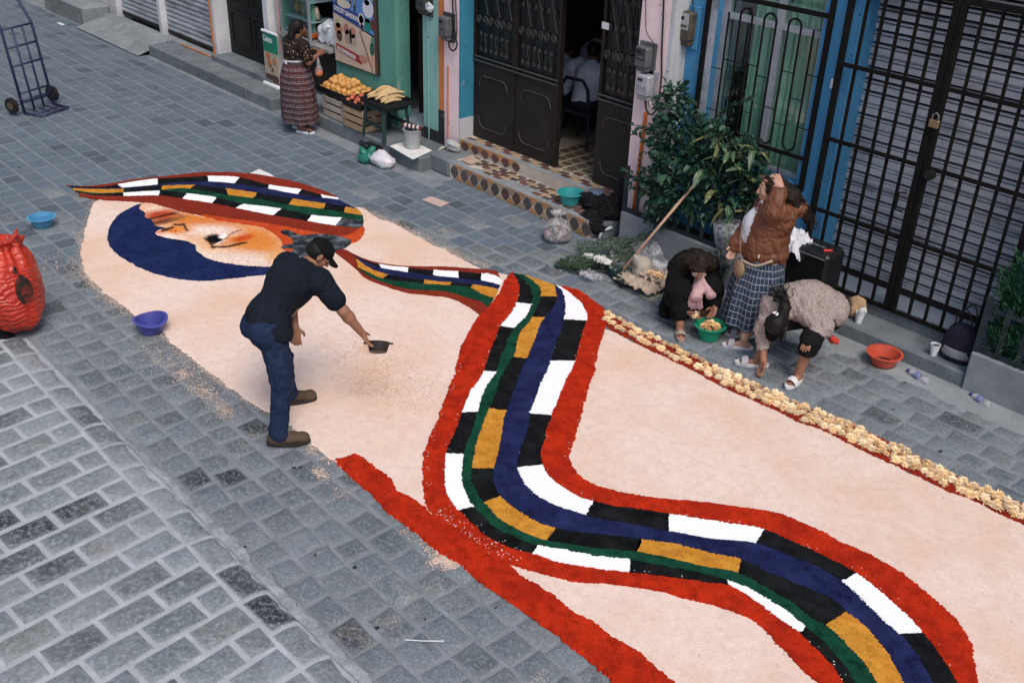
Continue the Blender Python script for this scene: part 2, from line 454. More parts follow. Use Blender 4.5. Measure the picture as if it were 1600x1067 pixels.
# ------------------------------------------------------------------ raised walk of long bricks with a rounded kerb row
WZ = .045
def wx(y): return -.075*(y-1.6)
sw = MB(); e0 = [(-8.42, 1.93), (-8.30, 2.10)]
prof = [(-6, WZ-.006), (1.94, WZ-.006), (2.08, WZ-.014), (2.15, .010), (2.185, -.02)]
nx = 60; xs = np.linspace(-8.44, 3, nx)
rows = []
for yy, zz in prof: rows.append([(x+(.10 if yy > 1.95 and i == 0 else 0), yy, zz) for i, x in enumerate(xs)])
sw.sheet(rows)
sw.add([rows[0][0], (-8.44, -6, -.05), (-8.44, 1.94, -.05), rows[1][0]], [(0, 1, 2, 3)])
sw.add([rows[1][0], (-8.44, 1.94, -.05), (-8.34, 2.185, -.05), rows[4][0], rows[3][0], rows[2][0]], [(0, 1, 2, 3, 4, 5)])
walk = tag(obj('sidewalk', sw, m_joint_walk, smooth=False), kind='structure')
bvar = []
for s in range(8):
    v, f = sett_mesh(300+s, .194, .316, rough=.0022, n=4, bev=.007, jig=.005); bvar.append(stone('walk_brick', v, f, m_brick))
hvar = []
for s in range(3):
    v, f = sett_mesh(330+s, .194, .158, rough=.0022, n=3, bev=.007, jig=.005); hvar.append(stone('walk_half_brick', v, f, m_brick))
kvar = []
for s in range(5):
    v, f = sett_mesh(350+s, .318, .205, rough=.003, n=5, bev=.010, dome=.05, jig=.006); kvar.append(stone('kerb_stone', v, f, m_brick))
x = -8.28; col_i = 0; nb = 0
while x < .5:
    y = 1.925
    if col_i % 2:
        o = link('brick', r2.choice(hvar), walk); o.location = (x+wx(1.85), 1.925-.08, WZ+r2.uniform(-.002, .002)); y -= .185
    while y > -.6:
        p = proj((x+wx(y), y-.16, WZ))
        if p[2] > .3 and -80 < p[0] < 1680 and -80 < p[1] < 1150:
            o = link('brick', r2.choice(bvar), walk); o.location = (x+wx(y-.16), y-.16, WZ+r2.uniform(-.002, .002))
            o.rotation_euler = (r2.uniform(-.006, .006), r2.uniform(-.006, .006), .075+r2.uniform(-.012, .012)+(math.pi if r2.random() < .5 else 0)); nb += 1
        y -= .345
    x += .226; col_i += 1
x = -8.20
while x < .2:
    o = link('kerb_stone', r2.choice(kvar), walk); o.location = (x, 2.055, WZ+r2.uniform(-.002, .002)); o.rotation_euler = (0, 0, r2.uniform(-.02, .02)); x += .336
# broken mortar lip along the kerb, a ledge that drops to the setts
lip = MB(); L = []; lw = 0
for i in range(300):
    x = -6.75+i*.0225; g = min(1, max(.0, (x+6.75)/1.2)); lw = .8*lw+r2.uniform(-.007, .007); brk = .018*max(0, math.sin(i*.21)+math.sin(i*.083+1)-1.0)
    y0 = 2.150+.006*math.sin(i*.31)+r2.uniform(-.004, .004); w = .012+(.040+lw-brk)*g; hh = .018+(.020+r2.uniform(-.003, .003)-brk*.5)*g
    L.append([(x, y0-.02, .026), (x, y0+.002, hh), (x, y0+w*.55, hh-.003+r2.uniform(-.002, .002)), (x, y0+w*.86, hh-.008), (x, y0+w+r2.uniform(-.003, .003), hh*.35), (x, y0+w+.008, -.012)])
lip.sheet(L); obj('kerb_mortar', lip, mat('kerb_mortar', (.30, .315, .33), .95, .3, 7, 70, .7, dirt=(.13, .14, .15), dscale=6, dirt_amt=.6), walk, smooth=False, world=False)

# ================================================================== SAWDUST CARPET
def M_dust(name, col, alt=None, amt=.35, fleck=None, big=1.6, var=.22):
    if name in MATS: return MATS[name]
    t = NT(name); g = t.new('ShaderNodeNewGeometry').outputs['Position']
    n1 = t.noise(52, 5, .8, co=g); n2 = t.noise(150, 2, .6, co=g); n5 = t.noise(13, 4, .65, co=g); n3 = t.noise(big, 6, .62, co=g)
    dk = tuple(c*(1-var*1.7) for c in col); lt = tuple(min(1, c*(1+var)) for c in col)
    c = t.ramp(n1, [(.32, dk), (.55, col), (.74, lt)])
    c = t.mix(.4, c, t.ramp(n2, [(.35, dk), (.65, lt)]))
    c = t.mix(.45, c, t.ramp(n5, [(.36, dk), (.5, col), (.66, lt)]))
    if alt: c = t.mix(t.math('MULTIPLY', t.ramp(n3, [(.44, (0, 0, 0)), (.72, (1, 1, 1))]), amt), c, alt)
    if fleck:
        v = t.new('ShaderNodeTexVoronoi'); v.inputs['Scale'].default_value = 26; t.L(g, v.inputs['Vector'])
        c = t.mix(t.math('LESS_THAN', v.outputs['Distance'], .075), c, fleck)
    h = t.math('ADD', n1, t.math('MULTIPLY', n2, .5))
    h2 = t.noise(17, 3, .6, co=g)
    MATS[name] = t.done(c, .97, t.bump(h, .75, .006, t.bump(h2, .35, .012)), spec=.08); return MATS[name]
D_PEACH = M_dust('sawdust_natural', (.79, .615, .525), (.70, .44, .29), .75, var=.09, big=1.1)
D_RED = M_dust('sawdust_red', (.47, .026, .006), (.27, .012, .005), .9, fleck=None, big=4.0, var=.36)
D_DRED = M_dust('sawdust_dark_red', (.235, .028, .014), (.16, .018, .010), .6, var=.2)
D_ORED = M_dust('sawdust_orange_red', (.56, .075, .018), (.42, .035, .010), .7, big=5, var=.22)
D_BLACK = M_dust('sawdust_black', (.0062, .0068, .0075), (.020, .021, .022), .7, big=6, var=.55)
D_WHITE = M_dust('sawdust_white', (.92, .92, .93), (.86, .86, .88), .5, var=.04)
D_BLUE = M_dust('sawdust_blue', (.0125, .0165, .066), (.026, .033, .11), .8, big=4.5, var=.46)
D_NAVY = M_dust('sawdust_navy', (.0095, .0180, .074), (.018, .030, .11), .8, big=4, var=.40)
D_GREEN = M_dust('sawdust_green', (.006, .050, .026), (.011, .080, .043), .8, big=5, var=.5)
D_ORANGE = M_dust('sawdust_orange', (.60, .265, .035), (.44, .15, .015), .8, big=6, var=.28)
D_GREYB = M_dust('sawdust_grey_black', (.022, .026, .030), (.22, .25, .28), .85, big=9, var=.5)

c0 = at_z(760, 640, 0)
carpet = thing('sawdust_carpet', 'street carpet of coloured sawdust with a face and a long woven ribbon', 'sawdust carpet', (c0.x, c0.y, 0))
def patch(name, p, m, z0=.002, z1=.012, amp=.006, slope=.012, label=None):
    o = obj(name, heap(ragged(np.asarray(p), amp), z0, z1, slope), m, carpet, recalc=False)
    if label: o['label'] = label
    return o
def poly_patch(name, px, m, z1, amp=.006, z0=.004, smooth=True, **k):
    w = np.array(W2(px)); p = catmull(w, closed=True) if smooth else densify(w)
    return patch(name, p, m, z0, z1, amp, **k)

ground_px = [(154,312),(140,334),(130,375),(128,406),(136,425),(154,447),(160,455),(178,464),(210,489),(251,515),(265,530),(312,567),(370,610),(400,632),(440,655),(482,688),(524,720),(620,790),(760,880),(900,970),(1000,1045),PW(-1.6,3.32),PW(.7,3.30),PW(.7,6.42),PW(-1.0,6.42),(1600,819),(1556,799),(1512,777),(1480,766),(1447,749),(1412,732),(1377,716),(1337,698),(1311,684),(1280,670),(1221,645),(1171,622),(1133,605),(1090,582),(1037,556),(994,536),(956,517),(915,505),(850,455),(800,432),(755,420),(722,404),(712,400),(693,389),(677,382),(658,372),(639,362),(619,351),(588,339),(560,324),(500,330),(400,300),(300,300),(200,306)]
poly_patch('natural_sawdust_ground', ground_px, D_PEACH, .010, .010, smooth=True, label='pale peach sawdust ground of the carpet')

B = [
[(803,424),(790,437),(785,450),(775,466),(762,480),(750,493),(735,516),(722,540),(714,570),(706,600),(698,617),(684,656),(669,690),(662,712),(662,746),(665,780),(680,808),(715,845),(760,870),(801,882),(845,895),(900,908),(957,912),(1031,923),(1088,938),(1145,954),(1180,971),(1206,993),(1224,1015),(1250,1041),(1281,1067),(1310,1100)],
[(801,427),(810,442),(812,457),(807,475),(795,495),(782,510),(774,530),(765,552),(757,577),(750,592),(740,605),(732,620),(724,640),(717,662),(704,693),(697,712),(695,740),(697,766),(708,788),(726,805),(740,819),(757,836),(783,850),(808,860),(836,866),(867,877),(909,885),(965,892),(1010,897),(1053,903),(1110,910),(1138,914),(1171,932),(1206,958),(1232,976),(1250,989),(1272,1011),(1302,1041),(1320,1067),(1342,1100)],
[(807,429),(822,442),(832,457),(830,477),(822,495),(805,512),(797,525),(790,542),(782,560),(775,582),(765,597),(755,617),(748,637),(739,670),(728,698),(724,718),(721,740),(725,763),(735,785),(752,805),(774,825),(802,839),(825,849),(845,854),(870,858),(898,863),(926,869),(982,875),(1044,886),(1092,895),(1138,908),(1171,921),(1206,941),(1232,958),(1259,980),(1285,1002),(1311,1028),(1337,1067),(1356,1100)],
[(818,430),(835,442),(844,452),(843,470),(836,487),(826,505),(815,517),(809,530),(804,552),(797,565),(787,582),(779,600),(771,624),(762,645),(752,670),(742,698),(739,721),(737,740),(740,760),(750,780),(760,791),(780,811),(808,828),(836,840),(853,846),(881,850),(918,856),(965,861),(1000,864),(1044,873),(1101,886),(1149,895),(1197,919),(1241,945),(1267,967),(1292,980),(1320,1006),(1346,1032),(1370,1067),(1392,1100)],
[(866,446),(868,458),(869,470),(864,482),(851,497),(842,512),(835,532),(827,552),(820,567),(812,585),(806,603),(797,628),(787,656),(783,684),(777,712),(771,735),(772,757),(780,774),(802,794),(833,814),(853,822),(881,829),(918,834),(960,838),(1000,843),(1053,851),(1106,864),(1158,875),(1206,897),(1259,919),(1294,932),(1324,958),(1355,984),(1381,1015),(1412,1067),(1430,1100)],
[(870,447),(880,458),(884,478),(882,500),(875,520),(866,545),(861,565),(854,584),(845,600),(838,622),(828,648),(825,670),(816,696),(811,712),(809,735),(818,752),(833,769),(859,786),(892,798),(915,805),(937,811),(966,816),(1000,822),(1049,831),(1110,842),(1180,849),(1232,868),(1281,888),(1316,908),(1346,936),(1381,971),(1407,991),(1434,1024),(1458,1067),(1474,1100)],
[(876,449),(895,463),(911,480),(917,496),(911,515),(903,546),(895,572),(885,590),(878,608),(871,625),(860,651),(853,676),(847,696),(844,712),(848,729),(861,749),(881,763),(904,777),(929,785),(965,792),(1000,796),(1049,805),(1110,814),(1189,827),(1232,844),(1285,868),(1331,892),(1372,923),(1407,954),(1442,989),(1469,1024),(1495,1067),(1508,1100)],
[(878,447),(905,455),(928,470),(941,481),(948,492),(946,513),(936,539),(931,567),(921,602),(912,628),(906,656),(898,684),(890,707),(890,721),(898,735),(918,752),(946,763),(974,770),(1031,779),(1084,783),(1154,792),(1219,803),(1276,827),(1320,849),(1368,871),(1416,901),(1460,936),(1499,976),(1517,1006),(1526,1067),(1530,1100)]]
Bw = []
for b in B:
    L = W2(b, .014); d = np.array(L[-1])-np.array(L[-3]); d /= np.linalg.norm(d); q = np.array(L[-1])
    for k in range(5): d = np.array([d[0]+.05, d[1]-.02*k]); d /= np.linalg.norm(d); q = q+d*.22; L.append(tuple(q))
    Bw.append(catmull(L))
def sub(line, a, b):
    ia = int(np.argmin(((line-np.array(a))**2).sum(1))); ib = int(np.argmin(((line-np.array(b))**2).sum(1)))
    return line[min(ia, ib):max(ia, ib)+1]
def resamp(L, n):
    d = np.concatenate([[0], np.cumsum(np.linalg.norm(np.diff(L, axis=0), axis=1))]); u = np.linspace(0, d[-1], n); return np.stack([np.interp(u, d, L[:, 0]), np.interp(u, d, L[:, 1])], 1)
def wob(n, amp):
    w = nrng.normal(size=n+40); k = np.ones(5)/5; h = np.hanning(23); h /= h.sum(); return (amp*(.9*np.convolve(w, k, 'same')+1.8*np.convolve(w[::-1], h, 'same')+.75*nrng.normal(size=n+40)))[20:-20]
def strip(name, L1, L2, m, z1, amp=.005, label=None, z0=.006):
    """band of sawdust between two survey lines, ragged on all four edges"""
    L1, L2 = np.asarray(L1), np.asarray(L2); ln = max(np.linalg.norm(np.diff(L1, axis=0), axis=1).sum(), np.linalg.norm(np.diff(L2, axis=0), axis=1).sum())
    n = max(4, int(ln/.008)); A_, B_ = resamp(L1, n), resamp(L2, n); wd = np.linalg.norm(B_-A_, axis=1); m_ = int(max(3, np.median(wd)/.014)); ac = (B_-A_)/(wd[:, None]+1e-9)
    lim = np.minimum(amp, wd*.12)/max(amp, 1e-6); A_ = A_-ac*(wob(n, amp)*lim)[:, None]; B_ = B_+ac*(wob(n, amp)*lim)[:, None]
    G_ = np.stack([A_+(B_-A_)*u for u in np.linspace(0, 1, m_)], 1)          # n x m_ x 2
    e0 = wob(m_, amp); e1 = wob(m_, amp); t0 = (G_[1]-G_[0]); t1 = (G_[-1]-G_[-2]); t0 /= np.linalg.norm(t0, axis=1)[:, None]+1e-9; t1 /= np.linalg.norm(t1, axis=1)[:, None]+1e-9
    G_[0] -= t0*e0[:, None]; G_[-1] += t1*e1[:, None]
    Z = np.full((n, m_), z1); sl = .005
    out = np.zeros((n+2, m_+2, 3)); out[1:-1, 1:-1, :2] = G_; out[1:-1, 1:-1, 2] = Z
    out[1:-1, 0, :2] = A_-ac*sl; out[1:-1, -1, :2] = B_+ac*sl; out[0, 1:-1, :2] = G_[0]-t0*sl; out[-1, 1:-1, :2] = G_[-1]+t1*sl
    for i, j, p, q in ((0, 0, 1, 1), (0, -1, 1, -2), (-1, 0, -2, 1), (-1, -1, -2, -2)): out[i, j, :2] = out[p, q, :2]
    out[0, :, 2] = out[-1, :, 2] = z0; out[:, 0, 2] = out[:, -1, 2] = z0
    mb = MB(); mb.sheet(out.tolist()); o = obj(name, mb, m, carpet, recalc=False)
    nz_ = o.data.polygons[len(o.data.polygons)//2].normal.z
    if nz_ < 0: o.data.flip_normals()
    if label: o['label'] = label
    return o
def blocks(L1, L2, first, cuts, kinds, z1=.023, cap=.010):
    """alternating blocks between two ribbon lines; cuts: pairs of survey points"""
    prev = first
    ends = cuts+[None]
    for (cut, (nm, m)) in zip(ends, kinds):
        a1, a2 = prev
        b1, b2 = (L1[-1], L2[-1]) if cut is None else (W2([cut[0]], .014)[0], W2([cut[1]], .014)[0])
        s1, s2 = sub(L1, a1, b1), sub(L2, a2, b2)
        if len(s1) > 2 and len(s2) > 2: strip(nm, s1, s2, m, z1+(.002 if m is D_WHITE else 0))
        prev = (b1, b2)
K, Wt, O = ('black_block', D_BLACK), ('white_block', D_WHITE), ('orange_block', D_ORANGE)
strip('red_ribbon_border', Bw[0], Bw[1], D_RED, .020, .0065); strip('red_ribbon_border', Bw[6], Bw[7], D_RED, .020, .0065)
strip('blue_stripe', Bw[4], Bw[5], D_BLUE, .022, .005); strip('green_stripe', Bw[2], Bw[3], D_GREEN, .024, .006)
blocks(Bw[1], Bw[2], (Bw[1][0], Bw[2][0]), [((806,474),(830,477)), ((780,510),(804,514)), ((754,580),(774,582)), ((724,644),(746,644)), ((698,710),(725,711)), ((718,798),(739,794)), ((833,866),(843,854)), ((983,895),(987,875)), ((1138,914),(1136,908)), ((1250,989),(1261,980))], [K, Wt, K, Wt, K, Wt, K, Wt, K, Wt, K])
blocks(Bw[3], Bw[4], (Bw[3][0], Bw[4][0]), [((844,464),(869,465)), ((832,496),(851,497)), ((804,559),(826,561)), ((766,639),(791,642)), ((739,732),(770,733)), ((757,785),(780,776)), ((853,845),(871,825)), ((992,864),(1001,844)), ((1152,895),(1158,877)), ((1292,973),(1322,956))], [O, K, O, K, O, K, O, K, O, K, O])
blocks(Bw[5], Bw[6], (Bw[5][0], Bw[6][0]), [((885,500),(917,502)), ((860,565),(895,565)), ((828,646),(860,649)), ((811,732),(844,728)), ((915,804),(927,783)), ((1046,829),(1046,803)), ((1182,849),(1191,836)), ((1318,906),(1337,897)), ((1407,992),(1445,989))], [Wt, K, Wt, K, Wt, K, Wt, K, Wt, K])

C = [
[(524,394),(537,390),(552,397),(570,405),(592,411),(620,415),(655,417),(690,417),(725,419),(752,421),(777,424)],
[(547,397),(570,407),(592,414),(637,419),(677,423),(717,425),(750,428),(770,430),(783,437)],
[(554,401),(575,412),(595,419),(637,426),(677,431),(717,435),(752,439),(782,446)],
[(557,405),(575,418),(602,429),(640,435),(672,439),(705,442),(737,445),(765,449),(778,453)],
[(560,419),(575,426),(595,435),(612,439),(640,441),(665,444),(700,446),(735,450),(752,459),(772,466)],
[(560,420),(572,430),(597,441),(630,451),(660,454),(695,456),(725,464),(750,472),(763,481)],
[(524,395),(540,407),(557,421),(572,435),(600,446),(635,457),(670,461),(700,465),(720,472),(737,482),(751,493)]]
Cw = [catmull(W2(c, .014)) for c in C]
strip('red_strand_border', Cw[0], Cw[1], D_DRED, .019, .005); strip('red_strand_border', Cw[5], Cw[6], D_DRED, .019, .006)
q = W2([(524,394),(537,390),(552,397),(560,405),(562,421),(540,407)]); patch('red_strand_tip', catmull(q, closed=True), D_DRED, .004, .018, .006)
strip('blue_strand_stripe', Cw[2], Cw[3], D_BLUE, .020, .004); strip('green_strand_stripe', Cw[4], Cw[5], D_GREEN, .020, .004)
blocks(Cw[1], Cw[2], (Cw[1][0], Cw[2][0]), [((592,414),(595,419)), ((638,419),(637,426)), ((677,423),(676,431)), ((718,425),(716,435)), ((752,428),(751,439))], [K, Wt, K, Wt, K, Wt], .021)
blocks(Cw[3], Cw[4], (Cw[3][0], Cw[4][0]), [((605,430),(597,435)), ((662,438),(662,443)), ((706,442),(703,446)), ((740,445),(735,450))], [O, K, O, K, O], .021)

# lower red border, peach sliver and the red strip under the flowers
poly_patch('red_carpet_border', [(524,721),(537,714),(556,710),(572,720),(592,734),(613,748),(620,765),(640,774),(661,789),(680,806),(730,840),(800,884),(810,894),(822,903),(841,912),(851,920),(868,930),(900,958),(926,971),(961,997),(1000,1019),(1053,1063),PW(-1.9,3.48),PW(-.8,3.50),PW(.65,3.50),PW(.65,3.22),PW(-.8,3.23),PW(-2.1,3.225),(966,1067),(900,1013),(800,941),(747,903),(713,875),(678,855),(644,825),(603,796),(575,765)], D_RED, .016, .008)
STRIP_UP = [(948,488),(986,508),(1032,531),(1072,551),(1133,579),(1178,599),(1209,612),(1250,631),(1316,657),(1359,677),(1403,698),(1442,718),(1469,731),(1512,751),(1556,771),(1600,788),(1640,804),PW(-.6,6.60),PW(.66,6.60)]
STRIP_LO = [(944,503),(956,515),(994,535),(1037,556),(1090,582),(1133,605),(1171,622),(1221,645),(1247,658),(1280,670),(1311,684),(1337,698),(1377,716),(1412,732),(1447,749),(1480,766),(1512,777),(1556,799),(1600,819),(1640,838),PW(-.6,6.42),PW(.66,6.42)]
SU, SL = catmull(W2(STRIP_UP, .012)), catmull(W2(STRIP_LO, .012))
strip('red_flower_bed', SU, SL, M_dust('sawdust_bed_red', (.27, .022, .010), (.17, .016, .008), .6), .014, .008)

# head: blue disc, woven head wrap, face
poly_patch('blue_disc', [(224,318),(209,322),(187,334),(171,353),(168,375),(177,391),(196,406),(227,422),(262,433),(309,439),(356,436),(402,431),(440,424),(446,405),(371,405),(320,380),(260,350),(245,325)], D_NAVY, .014, .006)
D = [
[(104,290),(137,291),(174,287),(215,280),(262,275),(309,270),(340,269),(371,270),(402,273),(427,277),(459,284),(496,295),(527,307)],
[(109,291),(152,293),(184,289),(215,284),(246,280),(284,278),(324,276),(374,278),(418,289),(471,297),(502,305),(528,310)],
[(112,293),(152,295),(187,294),(246,289),(284,285),(324,284),(365,287),(418,295),(465,304),(528,312)],
[(114,295),(150,296),(193,296),(252,291),(306,290),(352,295),(402,302),(456,311),(509,319),(537,323),(560,328)],
[(117,298),(150,302),(193,301),(252,297),(293,295),(356,305),(396,310),(451,320),(506,327),(537,332),(566,337)],
[(120,300),(150,304),(193,302),(249,299),(290,303),(337,309),(377,319),(438,327),(490,337),(534,341),(567,345)],
[(124,302),(150,306),(193,307),(248,306),(290,312),(331,318),(371,326),(427,337),(481,346),(524,353),(567,358)],
[(124,306),(159,312),(193,314),(224,317),(265,327),(310,336),(350,343),(400,352),(430,358),(480,366),(530,372),(563,372)]]
Dw = [catmull(W2(d, .014)) for d in D]
strip('dark_red_wrap_edge', Dw[0], Dw[1], D_DRED, .017, .005); strip('dark_red_wrap_edge', Dw[6], Dw[7], D_DRED, .019, .006)
strip('blue_wrap_stripe', Dw[2], Dw[3], D_BLUE, .018, .005); strip('green_wrap_stripe', Dw[4], Dw[5], D_GREEN, .018, .005)
blocks(Dw[1], Dw[2], (Dw[1][0], Dw[2][0]), [((184,289),(190,293)), ((246,281),(246,289)), ((324,277),(326,284)), ((374,278),(366,287)), ((420,289),(418,295)), ((472,297),(464,304)), ((503,305),(503,309))], [K, Wt, K, Wt, K, Wt, K, Wt], .020)
blocks(Dw[3], Dw[4], (Dw[3][0], Dw[4][0]), [((193,296),(193,301)), ((254,291),(252,297)), ((306,290),(297,296)), ((352,295),(356,305)), ((402,302),(396,310)), ((456,311),(451,320)), ((509,319),(506,327)), ((540,323),(537,332))], [O, K, O, K, O, K, O, K, O], .020)
blocks(Dw[5], Dw[6], (Dw[5][0], Dw[6][0]), [((193,302),(193,307)), ((249,299),(248,306)), ((292,303),(285,311)), ((339,309),(331,318)), ((380,319),(371,325)), ((439,328),(427,337)), ((489,337),(482,346)), ((534,341),(524,353))], [K, Wt, K, Wt, K, Wt, K, Wt, ('grey_black_block', D_GREYB)], .020)
poly_patch('orange_red_hair_edge', [(310,334),(345,340),(390,346),(430,352),(485,362),(535,370),(566,356),(568,365),(560,376),(545,381),(520,386),(480,384),(458,392),(442,390),(440,377),(426,364),(405,354),(377,351),(340,346)], D_ORED, .021, .006)
poly_patch('grey_black_hair', [(438,361),(452,361),(471,369),(496,367),(527,370),(549,377),(540,387),(518,397),(505,408),(480,412),(449,408),(443,400),(459,391),(440,389),(441,386),(457,381),(454,373),(440,367)], D_GREYB, .024, .006)
# face: pigment laid grain by grain, blended by hand -> colour per grain
face_px = [(219,326),(224,318),(240,319),(265,326),(310,338),(350,345),(377,351),(405,355),(428,366),(440,380),(443,392),(452,404),(440,412),(431,417),(402,417),(371,414),(340,409),(322,403),(315,398),(307,391),(306,384),(298,380),(290,377),(265,373),(248,369),(243,365),(248,360),(259,357),(243,353),(237,345),(227,340),(227,333)]
fp = ragged(catmull(W2(face_px, .016), closed=True), .005)
lo, hi = fp.min(0), fp.max(0); st = .016
gx, gy = np.meshgrid(np.arange(lo[0], hi[0], st), np.arange(lo[1], hi[1], st)); gp = np.stack([gx.ravel(), gy.ravel()], 1)+nrng.normal(size=(gx.size, 2))*.004
gp = gp[inside(gp, fp)]; d2 = np.array([((fp-q)**2).sum(1).min() for q in gp]); gp = gp[d2 > .010**2]
allp = [Vector(p) for p in np.concatenate([fp, gp])]; nf = len(fp)
vo, _, fo, *_ = delaunay_2d_cdt(allp, [], [list(range(nf))], 1, 1e-5)
V2 = np.array([tuple(v) for v in vo]); PX = np.array([proj((a, b, .02))[:2] for a, b in V2])
fz = lambda x, y: (200+x/5.714, 300+y/5.714)
colf = np.tile(np.array(srgb(224, 178, 146)), (len(PX), 1))
def nz(s): return nrng.normal(size=len(PX))*s
wob = np.stack([nz(1.0), nz(.6)], 1)
def blob(cx, cy, rx, ry, c, ang=0, a=.9, soft=.5):
    global colf
    x0, y0 = fz(cx, cy); d = PX+wob-np.array([x0, y0]); ca, sa = math.cos(R(ang)), math.sin(R(ang))
    u = (d[:, 0]*ca+d[:, 1]*sa)/(rx/5.714); v = (-d[:, 0]*sa+d[:, 1]*ca)/(ry/5.714); q = np.sqrt(u*u+v*v)
    w = np.clip((1+soft-q)/(2*soft), 0, 1)[:, None]*a; colf = colf*(1-w)+np.array(srgb(*c))*w
def stroke(pts, wd, c, a=.95):
    global colf
    p = [np.array(fz(*q)) for q in pts]; dm = np.full(len(PX), 1e9)
    for s, e in zip(p[:-1], p[1:]):
        t = np.clip(((PX-s)@(e-s))/((e-s)@(e-s)), 0, 1)[:, None]; dd = PX+wob*.5-(s+(e-s)*t); dm = np.minimum(dm, np.sqrt(dd[:, 0]**2+(dd[:, 1]*1.35)**2))
    w = np.clip((wd/5.714*1.15-dm)/(wd/5.714*.5), 0, 1)[:, None]*a; colf = colf*(1-w)+np.array(srgb(*c))*w
blob(560, 240, 340, 80, (206, 118, 40), 8); blob(240, 150, 90, 35, (232, 205, 185)); blob(360, 150, 190, 22, (225, 190, 160), 12, .7)
blob(1120, 430, 300, 135, (212, 128, 42), 10); blob(740, 345, 240, 48, (232, 212, 202), 2); blob(980, 610, 440, 75, (228, 208, 196), 3)
blob(640, 520, 130, 90, (232, 208, 190)); blob(1330, 590, 90, 50, (222, 160, 90), 0, .7); blob(700, 470, 90, 50, (226, 160, 95), 20, .6)
blob(290, 205, 155, 42, (172, 48, 22), -8); blob(260, 268, 100, 24, (168, 84, 60), -6); blob(330, 262, 170, 20, (70, 40, 30), -12, .7)
stroke([(200, 242), (300, 215), (425, 190)], 14, (60, 34, 26)); stroke([(240, 285), (360, 245)], 10, (90, 50, 36), .7)
stroke([(420, 190), (500, 225)], 8, (120, 96, 84), .8); blob(440, 335, 120, 36, (222, 132, 44), -4); blob(275, 374, 45, 22, (214, 70, 34))
blob(360, 398, 150, 24, (236, 216, 206), 6); stroke([(310, 345), (395, 318)], 18, (26, 22, 22)); stroke([(415, 293), (500, 292), (528, 345)], 15, (40, 30, 26))
stroke([(360, 350), (430, 350)], 8, (186, 78, 30)); blob(770, 422, 76, 44, (14, 12, 14), 0, 1, .22); blob(848, 396, 34, 20, (246, 242, 240), -20, 1, .3)
stroke([(685, 410), (735, 460), (770, 500)], 12, (30, 22, 20)); stroke([(745, 492), (880, 490), (1050, 452)], 14, (56, 34, 22)); stroke([(790, 462), (870, 430)], 7, (240, 232, 228))
stroke([(865, 420), (920, 372), (1010, 340)], 8, (86, 50, 26), .8); blob(1030, 412, 95, 26, (190, 66, 28), -14, .95)
colf = np.clip(colf*(1+nrng.normal(size=(len(PX), 1))*.10), 0, 1)
mf = MB(); mf.add([(a, b, .020+(nrng.normal()*.0012)) for a, b in V2], [tuple(f) for f in fo])
t = NT('sawdust_face'); at = t.new('ShaderNodeAttribute'); at.attribute_name = 'pigment'; gco = t.new('ShaderNodeNewGeometry').outputs['Position']
nf1 = t.noise(160, 3, .6, co=gco); cf = t.mix(.25, at.outputs['Color'], t.ramp(nf1, [(.35, (.12, .08, .05)), (.65, (.9, .8, .7))]), 'OVERLAY')
D_FACE = t.done(cf, .97, t.bump(nf1, .7, .005), spec=.08)
fo_ = obj('sawdust_face', mf, D_FACE, carpet, recalc=True)
ca = fo_.data.color_attributes.new('pigment', 'FLOAT_COLOR', 'POINT'); ca.data.foreach_set('color', np.concatenate([colf, np.ones((len(colf), 1))], 1).ravel())

# loose chips: spilled past the edges (stuff) and flecks of white on the red and the dark bands
def chips(name, P, m, size=(.003, .008), z=.004, parent=None, label=None, thin=(.3, .6)):
    mb = MB(); vs = []; fs = []
    for (x, y) in P:
        a = nrng.uniform(0, 6.28); s = nrng.uniform(*size); w = s*nrng.uniform(*thin); c, sn = math.cos(a), math.sin(a); tl = nrng.uniform(-.35, .35)
        b = len(vs); zz = z+abs(tl)*s*.5
        for u, v in ((-s, -w), (s, -w), (s, w), (-s, w)): vs.append((x+u*c-v*sn, y+u*sn+v*c, zz+u*tl))
        fs.append((b, b+1, b+2, b+3))
    mb.add(vs, fs); o = obj(name, mb, m, parent, recalc=False); o['kind'] = 'stuff'
    if label: o['label'] = label
    return o
def along(px, n, spread, one_side=None):
    L = catmull(W2(px, 0)); i = nrng.integers(0, len(L), n); return L[i]+np.abs(nrng.normal(size=(n, 1)))*np.array([[0, spread]])*(one_side or 1)+nrng.normal(size=(n, 2))*.01
M_chipP = mat('chip_natural', (.66, .50, .40), .95, .15, 20, 80, 0)
M_chipW = mat('chip_white', (.85, .83, .80), .95, .1, 20, 80, 0)
left_px = [(130,375),(136,425),(158,452),(210,489),(265,530),(312,567),(370,610),(440,655),(524,720)]
P = [along(left_px, 2600, .035, -1), along([(154,312),(132,380)], 900, .02, -1)+nrng.normal(size=(900, 2))*.05, along([(560,326),(638,362),(712,400),(760,420)], 1500, .045, 1), along([(690,870),(720,880)], 450, .06, -1), along([(640,820),(700,865)], 160, .05, -1)]
for cx, cy, n, s in ((338,582,500,.05),(285,585,260,.05),(320,614,420,.07),(352,642,260,.06),(300,580,300,.12),(490,704,160,.035),(500,740,220,.035),(540,772,60,.05),(690,870,420,.05),(250,560,420,.16),(180,470,500,.10),(150,440,400,.09),(110,420,500,.16),(640,372,200,.09),(690,395,300,.09),(1240,660,150,.08),(1335,690,150,.1)):
    c = np.array(W2([(cx, cy)], 0)[0]); P.append(c+nrng.normal(size=(n, 2))*np.array([s*1.4, s*.7]))
chips('spilled_sawdust', np.concatenate(P), M_chipP, (.0025, .007), .005, label='pale sawdust spilled on the setts beside the carpet')
